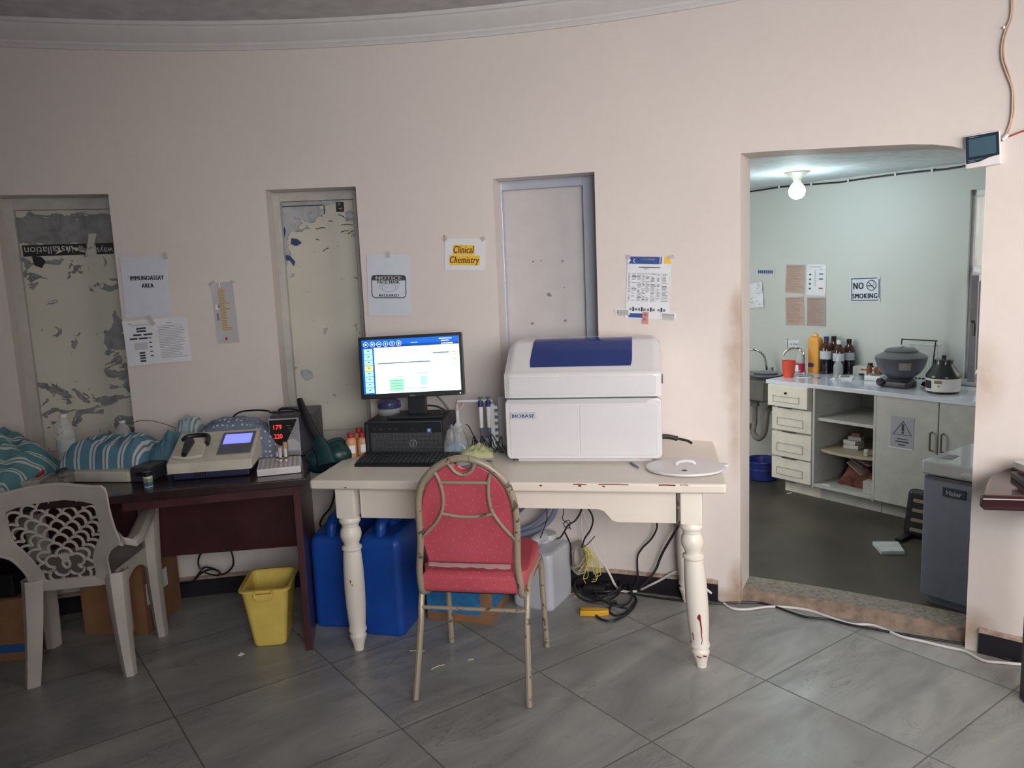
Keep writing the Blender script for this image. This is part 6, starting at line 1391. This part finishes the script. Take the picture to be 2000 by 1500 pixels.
b = B(); b.lathe([(.020, .283), (.022, .285), (.021, .302), (.012, .308), (.0, .309)]); b.make('cap', mat('pale_amber_cap', (232, 180, 110), .35), t)
b = B(); b.box((-.012, -.0378, .062), (.05, .003, .03)); b.make('label', mat('purple_label', (86, 60, 120), .5), t)
AMB = mat('amber_glass', (70, 34, 26), .08, var=.03, coat=.5); AMBD = mat('dark_bottle_glass', (22, 24, 34), .1, var=.03, coat=.5)
def amber(px, label, capc, h_=.285, r=.044, back=0.0, lab=True):
    tt = cthing('reagent_bottle', label, 'bottle', px, R_(20), back=back); b_ = B(); b_.lathe([(r * .95, 0), (r, .006), (r, h_ * .40)]); b_.make('lower_body', AMBD, tt)
    b_ = B(); b_.lathe([(r, h_ * .395), (r, h_ * .62), (r * .92, h_ * .70), (r * .70, h_ * .78), (r * .42, h_ * .84), (r * .36, h_ * .88), (r * .36, h_ * .92)]); b_.make('shoulder', AMB, tt)
    b_ = B(); b_.cyl((0, 0, h_ * .88), (0, 0, h_ * 1.0), r * .42, seg=18); b_.make('cap', capc, tt)
    b_ = B(); vs = [(1.02 * r * sin(a), -1.02 * r * cos(a), z) for z in (h_ * .40, h_ * .62) for a in [-1.3 + q * .26 for q in range(11)]]; b_.add(vs, [(i, i + 1, i + 12, i + 11) for i in range(10)]); b_.make('paper_label', mat('grey_white_label', (190, 196, 204), .6), tt, recalc=False); return tt
NVC = mat('navy_cap', (36, 46, 100), .4)
amber((617, 462), 'amber bottle with navy cap right of the yellow one', NVC)
amber((690, 448), 'amber bottle with black cap, rear one of the middle pair', BLK, back=.04, h_=.28)
amber((706, 470), 'amber bottle with white cap, front one of the middle pair', PW, h_=.265, r=.042)
amber((795, 458), 'dark bottle with black cap, rightmost of the tall bottles', BLK, h_=.265)
t = cthing('blue_capped_bottle', 'clear narrow bottle with a royal blue cap among the amber bottles', 'bottle', (747, 462)); b = B(); b.lathe([(.022, 0), (.026, .004), (.026, .14), (.022, .158)]); b.make('body', CG, t); b = B(); b.cyl((0, 0, .155), (0, 0, .185), .023, seg=18); b.make('cap', mat('royal_cap', (36, 56, 150), .4), t)
t = cthing('squeeze_bottle', 'small clear bottle with white nozzle standing before the amber bottles', 'bottle', (702, 488)); b = B(); b.lathe([(.030, 0), (.034, .005), (.034, .085), (.024, .11), (.012, .122)]); b.make('body', CG, t); b = B(); b.lathe([(.013, .12), (.013, .138), (.005, .143), (.004, .158)]); b.make('nozzle', PW, t)
t = cthing('timer', 'small white digital timer with grey display on the worktop front', 'timer', (757, 502), R_(22)); b = B(); wedge(b, -.05, .05, -.032, .032, 0, .010, .026, .004); b.make('case', PW, t); b = B().x(Matrix.Translation((0, -.032, .0112)) @ Matrix.Rotation(atan2(.016, .064), 4, 'X')); b.box((-.005, .035, .001), (.06, .035, .002)); b.make('display', mat('timer_lcd', (120, 128, 128), .3), t)
b = B(); b.lathe([(.014, 0), (.016, .01), (.013, .017), (0, .018)], seg=14); b.box((-.018, .004, .006), (.02, .018, .012), bev=.003); o = b.make('screw_stopper', PW); o.location = ctr(*c7k(678, 508)); tag(o, 'loose white screw stopper left of the digital timer', 'stopper')
b = B(); b.box((0, 0, .0015), (.06, .025, .002), rz=.3); b.m(1).box((.018, -.004, .004), (.028, .008, .004), rz=.3); o = b.make('paper_slip', [mat('brownish_slip', (170, 150, 130), .7), BLK]); o.location = ctr(*c7k(555, 495)); o.rotation_euler = (0, 0, IROT); tag(o, 'small brown slip with a dark stub on the worktop left of the squeeze bottle', 'slip')
b = B(); b.box((0, 0, .002), (.09, .12, .003), rz=.1); b.m(1).box((.01, 0, .006), (.11, .008, .005), rz=.9, bev=.002); b.m(0).tube([(-.05, -.05, .004), (-.05, -.04, .03), (-.045, -.0, .045)], .003, 6, 4); o = b.make('paper_and_knife', [PAPER, mat('dull_blade', (110, 112, 116), .3, .6)]); o.location = I(.115, .26, CTZ); o.rotation_euler = (0, 0, IROT); tag(o, 'white paper with a thin dull blade between cup and front edge', 'paper')
t = cthing('specimen_jar', 'small dark-lidded jar right of the digital timer', 'jar', (865, 505)); b = B(); b.cyl((0, 0, 0), (0, 0, .035), .018, seg=18); b.make('body', mat('greenish_jar', (120, 140, 136), .2), t); b = B(); b.cyl((0, 0, .033), (0, 0, .045), .019, seg=18); b.make('lid', mat('jar_lid', (40, 40, 46), .4), t)
t = cthing('glove_box', 'white cardboard tray box with brown stripe left of the large centrifuge', 'box', (888, 478), R_(8), back=.02); b = B(); b.box((0, 0, .035), (.16, .10, .07), bev=.003); b.make('carton', mat('white_card', (206, 204, 198), .6), t); b = B(); b.box((.03, -.051, .05), (.10, .002, .012)); b.make('brown_stripe', mat('brown_stripe', (140, 92, 62), .6), t)
b = B(); b.box((0, 0, .012), (.05, .03, .024), bev=.003); b.box((.03, .02, .018), (.02, .05, .036), rz=.4, bev=.003); o = b.make('blue_packet', mat('pale_blue_film', (116, 140, 186), .3)); o.location = ctr(*c7k(915, 500)); tag(o, 'pale blue film packet beside the small jar', 'packet')
t = cthing('dropper_bottle', 'brown dropper bottle with pointed black cap behind the white box', 'bottle', (912, 452), back=.05)
t.location = I(.545, .55, CTZ); b = B(); b.lathe([(.028, 0), (.032, .004), (.032, .07), (.02, .088), (.014, .095)]); b.make('body', mat('brown_bottle', (126, 70, 44), .3), t); b = B(); b.lathe([(.017, .092), (.015, .105), (.005, .118), (.002, .14), (0, .141)]); b.make('pointed_cap', BLK, t)
t = thing('brown_bottle', 'short brown bottle with flat black cap left of the dropper bottle', 'bottle', I(.46, .56, CTZ)); b = B(); b.lathe([(.024, 0), (.027, .004), (.027, .07), (.016, .085)]); b.make('body', mat('brown_bottle', (126, 70, 44), .3), t); b = B(); b.cyl((0, 0, .083), (0, 0, .10), .018, seg=16); b.make('cap', BLK, t)
t = cthing('small_balance', 'flat white instrument partly behind the large centrifuge base', 'balance', (965, 508), R_(5)); b = B(); b.box((0, 0, .018), (.12, .11, .036), bev=.008); b.make('housing', PW, t); b = B(); b.lathe([(0, .040), (.035, .040), (.04, .037), (.036, .036)]); b.make('pan', hm, t)
# large bowl centrifuge
CGR = mat('slate_grey_enamel', (86, 88, 96), .3, var=.06)
t = Ithing('bowl_centrifuge', 'large grey bowl-shaped bench centrifuge on the worktop', 'centrifuge', .855, .26, CTZ)
b = B(); b.lathe([(.095, 0), (.10, .008), (.098, .04), (.075, .062), (.06, .075)], seg=36); b.box((-.0, -.05, .022), (.19, .10, .044), bev=.014); b.make('base', mat('dark_slate_base', (58, 60, 68), .4), t)
b = B(); b.lathe([(.055, .062), (.09, .070), (.125, .10), (.145, .135), (.158, .175), (.163, .20), (.160, .205)], seg=44); b.make('bowl', CGR, t)
b = B(); b.lathe([(.163, .200), (.164, .206), (.150, .216), (.11, .236), (.10, .240), (.0, .243)], seg=44); ld = b.make('lid', mat('grey_lid', (104, 106, 108), .35), t)
b = B(); b.lathe([(.103, .238), (.105, .248), (.085, .262), (0, .266)], seg=36); b.make('lid_cap', mat('grey_lid_cap', (92, 94, 96), .35), ld)
b = B(); b.lathe([(.006, .262), (.018, .275), (.012, .285), (0, .287)], seg=14); b.make('knob', mat('clear_knob', (190, 198, 196), .15), ld)
b = B(); b.lathe([(0, 0), (.026, 0), (.028, .014), (.020, .022), (0, .023)], seg=20, M=Matrix.Rotation(R_(90), 4, 'X'), c=(-.082, -.098, .036)); b.make('speed_dial', BLK, t)
b = B()
vs = []
for v in range(4):
    for u in range(8):
        a = -.15 + .055 * u + .05; zz = .128 + v * .017; r = .1435 + (zz - .128) * .34 + .0015; a2 = .42 + .07 * u; vs.append((r * sin(a2), -r * cos(a2), zz))
b.add(vs, [(v * 8 + u, v * 8 + u + 1, (v + 1) * 8 + u + 1, (v + 1) * 8 + u) for v in range(3) for u in range(7)]); b.make('worn_sticker', mat('worn_sticker_grey', (146, 140, 136), .4, var=.1, vs=40), t, recalc=False)
# small centrifuge
t = Ithing('mini_centrifuge', 'small white and black cone-topped centrifuge near the window', 'centrifuge', 1.17, .20, CTZ)
b = B(); b.lathe([(.088, 0), (.092, .003), (.092, .016), (.088, .018)], seg=36); b.make('foot_ring', BLK, t)
b = B(); b.lathe([(.097, .014), (.101, .02), (.101, .098), (.099, .102)], seg=40); b.make('body', mat('white_enamel', (218, 218, 216), .3), t)
b = B(); b.lathe([(.102, .098), (.103, .108), (.098, .122), (.060, .180), (.056, .188), (.055, .214), (.048, .218), (0, .22)], seg=40); ld = b.make('cone_lid', mat('dark_green_grey_lid', (44, 50, 50), .25, coat=.3), t)
b = B(); b.lathe([(.013, .218), (.014, .24), (0, .242)], seg=14); b.make('knob', BLK, ld)
b = B(); b.box((-.048, -.089, .060), (.045, .012, .05), rz=-.48, bev=.002); b.make('switch_panel', BLK, t)
b = B(); b.cyl((.022, -.094, .052), (.022, -.101, .052), .006, seg=10); b.box((.018, -.0995, .078), (.045, .003, .02), rz=.18); b.make('printed_mark', mat('grey_brown_print', (130, 116, 100), .6), t)
# wire rack leaning at the wall
t = Ithing('draining_rack', 'white wire draining rack in a black frame leaning on the green wall', 'rack', .80, WOFF - .11, CTZ)
b = B(); 
for x in (-.125, .115): b.cyl((x, 0, 0), (x, .045, .285), .0045, seg=8)
b.cyl((-.13, .046, .285), (.125, .046, .285), .0045, seg=8); b.make('black_frame', BLK, t)
b = B(); b.tube([(-.115, .055, .255), (.15, .055, .255)], .006, 8, 1); b.tube([(-.115, .04, .02), (.15, .04, .02)], .006, 8, 1)
for k in range(15): x = -.11 + k * .0182; b.cyl((x, .04, .02), (x, .055, .255), .0024, seg=6)
b.make('white_wires', mat('white_coated_wire', (196, 200, 198), .4), t)
b = B()
for k in range(10): b.box((-.105 + k * .025, .025, .016), (.011, .012, .014), bev=.002)
b.make('black_feet', BLK, t)
b = B(); rr = random.Random(14)
for k in range(5): b.tube([(rr.uniform(-.02, .02), 0, .012), (.05 + rr.uniform(-.02, .02), .02, .03), (.09, rr.uniform(-.03, .03), .014), (.13, rr.uniform(-.02, .02), .01)], .006, 6, 5)
b.box((.02, .01, .02), (.06, .04, .03), rz=.4, bev=.008); o = b.make('bunched_flex', BLK); o.matrix_world = Matrix.Translation(I(.97, .34, CTZ)) @ Matrix.Rotation(IROT, 4, 'Z'); tag(o, 'bunched black flex on the worktop between the two centrifuges', 'cable')
b = B(); b.tube([(0, 0, .006), (.06, -.02, .01), (.12, 0, .008), (.18, .02, .02)], .004, 6, 5); b.box((.13, .03, .012), (.06, .03, .018), rz=.3, bev=.005); o = b.make('window_cable', mat('grey_cable_pile', (96, 94, 94), .5)); o.matrix_world = Matrix.Translation(I(1.28, .44, CTZ)) @ Matrix.Rotation(IROT, 4, 'Z'); tag(o, 'grey cable lying beside the small centrifuge at the window sill', 'cable')
# shelves' contents
def Ibox(name, label, cat, s, o_, z, w_, d_, h_, mtl, rz=0, bev=.003):
    b_ = B(); b_.box((0, 0, h_ / 2), (w_, d_, h_), bev=bev); ob = b_.make(name, mtl); ob.location = I(s, o_, z); ob.rotation_euler = (0, 0, IROT + rz); return tag(ob, label, cat)
SB = mat('shelf_white_card', (180, 180, 180), .6)
Ibox('white_box', 'lowest white box of the little stack on the warped shelf', 'box', .55, .22, .167, .11, .10, .03, SB, .1); Ibox('white_box', 'second white box of the little stack on the warped shelf', 'box', .545, .22, .198, .105, .09, .028, SB, -.15)
Ibox('white_box', 'third white box of the little stack on the warped shelf', 'box', .56, .23, .227, .09, .08, .028, mat('greyer_card', (150, 150, 150), .6), .25); Ibox('brown_box', 'small brown box topmost of the little stack on the warped shelf', 'box', .57, .23, .256, .06, .06, .025, mat('dull_red_card', (110, 72, 66), .6), .1)
t = Ithing('dark_bottle', 'dark bottle with pale base label standing right on the warped shelf', 'bottle', .785, .12, .167); b = B(); b.lathe([(.028, 0), (.03, .004), (.03, .15), (.014, .18), (.012, .20)]); b.make('body', AMBD, t)
t = Ithing('small_jar', 'tiny white jar at the right edge of the warped shelf', 'jar', .735, .07, .167); b = B(); b.lathe([(.014, 0), (.016, .003), (.016, .03), (.012, .034)]); b.make('body', SB, t); b = B(); b.cyl((0, 0, .033), (0, 0, .045), .015, seg=14); b.make('lid', PW, t)
Ibox('card_panel', 'pale flat panel leaning at the back above the warped shelf', 'panel', .70, .50, .167, .17, .015, .12, mat('grey_panel', (140, 140, 142), .6))
b = B(); lump(b, 0, 0, .17, .18, .17, 24, 20, p=2.2, wr=.05, seed=61); o = b.make('rag_pile', mat('reddish_brown_rags', (100, 60, 54), .9, var=.3, vs=12)); o.location = I(.655, .30, -.088); o.rotation_euler = (0, 0, IROT); tag(o, 'reddish brown heap of rags and papers in the bottom compartment', 'heap')
for k, (s, o_, z, a, wd_) in enumerate(((.60, .17, .08, -.5, .16), (.66, .14, .10, -.35, .18), (.64, .12, .04, -.6, .13))):
    b = B(); b.box((0, 0, 0), (wd_, .10, .006), M=Matrix.Rotation(-a, 4, 'Y'), bev=.001); ob = b.make('paper_folder', mat('folder_grey', (156, 140, 132), .7)); ob.location = I(s, o_, z + .02); ob.rotation_euler = (0, 0, IROT); tag(ob, ('left slanting folder', 'upper slanting folder', 'lowest slanting folder')[k] + ' sticking out of the reddish brown heap', 'folder')
Ibox('white_carton', 'white carton at the right front of the bottom compartment', 'box', .778, .055, -.088, .07, .07, .09, mat('carton_grey_white', (176, 176, 172), .6)); Ibox('paper_strip', 'white strip of paper on the front edge of the bottom compartment', 'paper', .46, .03, -.0895, .06, .025, .003, PAPER, .1)
# sink with drain and two taps
ST = mat('stainless_steel', (150, 150, 146), .25, .85, var=.05); CH = mat('chrome', (200, 200, 202), .08, 1.0, var=0)
t = Ithing('steel_sink', 'stainless steel sink hung on the wall left of the worktop', 'sink', -.42, .36, FZ); zz = lambda z: z - FZ
b = B(); W_, Dp = .58, .44
def sk(k, z, r=.05): return [(x, y, zz(z)) for x, y in rrect(W_ / 2 * k, Dp / 2 * k, r, 4)]
b.loft([sk(1.0, .580, .02), sk(1.0, .590, .02), sk(.90, .590), sk(.86, .44), sk(.80, .425)], cap=False); b.loft([sk(1.0, .580, .02), sk(.92, .578), sk(.885, .43), sk(.82, .415)], cap=False); b.add(sk(.80, .425), [tuple(range(20))]); b.add(sk(.82, .415), [tuple(range(20))]); b.make('basin', ST, t, recalc=False)
b = B(); b.cyl((.0, 0, zz(.415)), (0, 0, zz(.34)), .035, seg=18); b.cyl((0.0, 0, zz(.36)), (0, 0, zz(.20)), .02, seg=14); b.tube([(0, 0, zz(.22)), (.0, -.02, zz(.12)), (.06, -.03, zz(.08)), (.11, -.02, zz(.14)), (.12, .0, zz(.30)), (.10, .10, zz(.33)), (.08, .25, zz(.34))], .024, 12, 5); b.make('drain_trap', mat('grey_pvc', (120, 118, 112), .45), t)
b = B(); b.tube([(-.12, 0, zz(.40)), (-.14, -.03, zz(.24)), (-.10, -.05, zz(.16)), (-.02, -.03, zz(.17))], .026, 12, 5); b.make('waste_pipe', mat('pale_pvc', (150, 142, 132), .45), t)
b = B(); b.lathe([(.10, .590), (.12, .60), (.125, .612), (.10, .622), (0, .626)], c=(.12, -.02, -FZ), seg=24); b.lathe([(.085, .62), (.10, .632), (.06, .64), (0, .641)], c=(.12, -.02, -FZ), seg=24); b.make('stacked_dishes', mat('steel_dish', (128, 132, 140), .3, .5), t)
def tap(label, s, o_, z0, pts, hand=True):
    tt = Ithing('gooseneck_tap', label, 'tap', s, o_, z0); b_ = B(); b_.cyl((0, 0, 0), (0, 0, .03), .016, seg=14); b_.tube(pts, .0095, 10, 6); b_.make('spout', CH, tt)
    if hand: b_ = B(); b_.cyl((.05, 0, 0), (.05, 0, .05), .010, seg=12); b_.box((.05, -.01, .055), (.012, .05, .010), bev=.003); b_.make('valve_handle', CH, tt)
tap('chrome gooseneck tap arching over the orange cup', .005, .40, CTZ, [(0, 0, .0), (0, 0, .13), (-.005, -.0, .17), (-.04, -.02, .20), (-.085, -.05, .195), (-.12, -.07, .165), (-.13, -.075, .14)], False)
tap('leftmost chrome gooseneck tap over the steel sink', -.42, .52, .59, [(0, 0, 0), (-.005, -.01, .08), (-.02, -.02, .15), (-.05, -.05, .19), (-.09, -.08, .205), (-.11, -.10, .20)])
# blue basin under the sink
t = Ithing('blue_basin', 'round dark blue plastic basin on the floor under the sink', 'basin', -.25, .24, FZ); b = B(); b.lathe([(.10, 0), (.115, .01), (.135, .15), (.142, .155), (.140, .162), (.130, .158), (.11, .02), (0, .015)], seg=32); b.make('body', mat('navy_basin', (36, 48, 116), .35), t); b = B(); b.lathe([(.126, .09), (.132, .094), (.130, .10)], seg=32); b.make('rib', mat('navy_basin', (36, 48, 116), .35), t)
# chest freezer
FG = mat('grey_freezer_steel', (150, 158, 178), .35, .1, var=.02)
FO = Vector((2.035, 3.870, FZ)); t = thing('chest_freezer', 'pale grey chest freezer behind the doorway\'s right jamb', 'freezer', FO, IROT)
fh = .745
b = B(); b.box((.36, .27, .04 + (fh - .12) / 2), (.72, .54, fh - .12), bev=.012); b.box((.36, .27, .025), (.66, .48, .05)); b.make('cabinet', FG, t)
b = B(); b.box((.36, .27, fh - .037), (.735, .56, .075), bev=.014, seg=3); ld = b.make('lid', mat('white_freezer_lid', (206, 212, 216), .12, var=.01, coat=.5), t)
b = B(); b.box((.36, -.002, fh - .085), (.70, .006, .014)); b.make('gasket', mat('dark_gasket', (110, 112, 120), .6), t)
b = B(); b.box((.36, -.018, fh - .045), (.34, .03, .03), bev=.01); b.make('lid_handle', mat('white_handle', (210, 214, 220), .3), ld)
b = B(); b.box((.155, -.004, .60), (.11, .006, .045), bev=.002); bg = b.make('badge', mat('dark_silver_badge', (74, 82, 104), .3, .5), t)
o_ = text_mesh('lettering', 'Haier', mat('badge_silver', (176, 182, 196), .3, .3, var=0), None, .075, .026, 0, 0, 0, bold=.03); o_.data.transform(Matrix.Translation((.155, -.0085, .60)) @ RX); o_.parent = bg
b = B(); b.tube([(.18, .20, fh + .003), (.22, .28, fh + .003), (.24, .36, fh + .003)], .003, 6, 3); b.box((.07, .12, fh + .001), (.05, .10, .002), rz=.1); b.make('lid_marks', GREYSPOT, ld)
# heater lying by the freezer, floor tile
t = thing('electric_heater', 'dusty black floor heater with pale slatted front beside the freezer', 'heater', (2.40, 4.80, FZ), R_(-52))
b = B()
b.x(Matrix.Translation((.0, 0, 0)) @ Matrix.Rotation(R_(-12), 4, 'X')); b.box((.16, .06, .16), (.34, .09, .30), bev=.03, seg=3); b.make('body', BLK, t)
b = B().x(Matrix.Rotation(R_(-12), 4, 'X'))
for k in range(4): b.box((.17, .008, .06 + k * .06), (.26, .012, .022), bev=.004)
b.make('slatted_front', mat('dusty_beige_slats', (132, 122, 104), .6), t)
b = B(); b.box((.03, -.02, .012), (.05, .16, .024), bev=.008); b.box((.29, -.02, .012), (.05, .16, .024), bev=.008); b.make('foot', BLK, t)
b = B(); tp = [Wz(x, y, FZ + .02) for x, y in ((1704, 1058), (1754, 1058), (1767, 1077), (1721, 1077))]
b.prism([(p.x, p.y) for p in tp], 0, .022, Matrix.Translation((0, 0, FZ)), bev=.002); o = b.make('ceramic_tile', mat('white_tile', (200, 208, 206), .3)); recenter(o); tag(o, 'loose white square tile lying on the dark side room floor', 'tile')
b = B(); b.box((0, 0, .002), (.03, .012, .003), rz=.3); b.box((.02, .01, .002), (.012, .012, .003)); o = b.make('paper_scrap', PAPER); o.location = Wz(1540, 964, FZ); tag(o, 'tiny white scrap on the dark floor before the drawer cabinet', 'paper scrap')
# bulb and its ceiling rose
bp = Wz(1557, 336, cz_in); t = thing('bulb_holder', 'conical ceiling lamp holder with the lit bulb in the side room', 'lamp', (bp.x, bp.y, cz_in))
b = B(); b.lathe([(.085, 0), (.085, -.006), (.05, -.024), (.028, -.045), (.024, -.060), (0, -.061)]); b.make('ceiling_rose', mat('yellowed_plastic', (170, 160, 140), .4), t)
b = B(); b.lathe([(.018, -.058), (.024, -.070), (.046, -.095), (.056, -.125), (.050, -.155), (.03, -.175), (0, -.183)]); b.make('bulb', mat('lit_bulb', (226, 250, 255), .5, emit=(214, 246, 255), es=16, var=0), t)
pl = bpy.data.lights.new('bulb_light', 'POINT'); pl.energy = 7; pl.color = (.78, .97, 1.0); pl.shadow_soft_size = .06; po = bpy.data.objects.new('bulb_light', pl); COL.objects.link(po); po.location = (bp.x, bp.y, cz_in - .26)
b = B(); pts = [(1440, 374), (1480, 368), (1520, 362), (1560, 358), (1600, 355), (1640, 352), (1680, 346), (1740, 338), (1800, 331), (1850, 326), (1900, 318), (1940, 314)]
b.tube([IWp(x, y + 4, WOFF - .008) for x, y in pts], .0065, 8, 4); o = b.make('wall_cable', BC); tag(o, 'black cable clipped along the top of the green wall', 'cable')
b = B()
for x, y in ((1522, 361), (1585, 356), (1657, 349), (1749, 337), (1821, 329)): b.box(IWp(x, y + 4, WOFF - .012), (.012, .012, .022), rz=IROT)
b.make('cable_clips', PAPER, o)
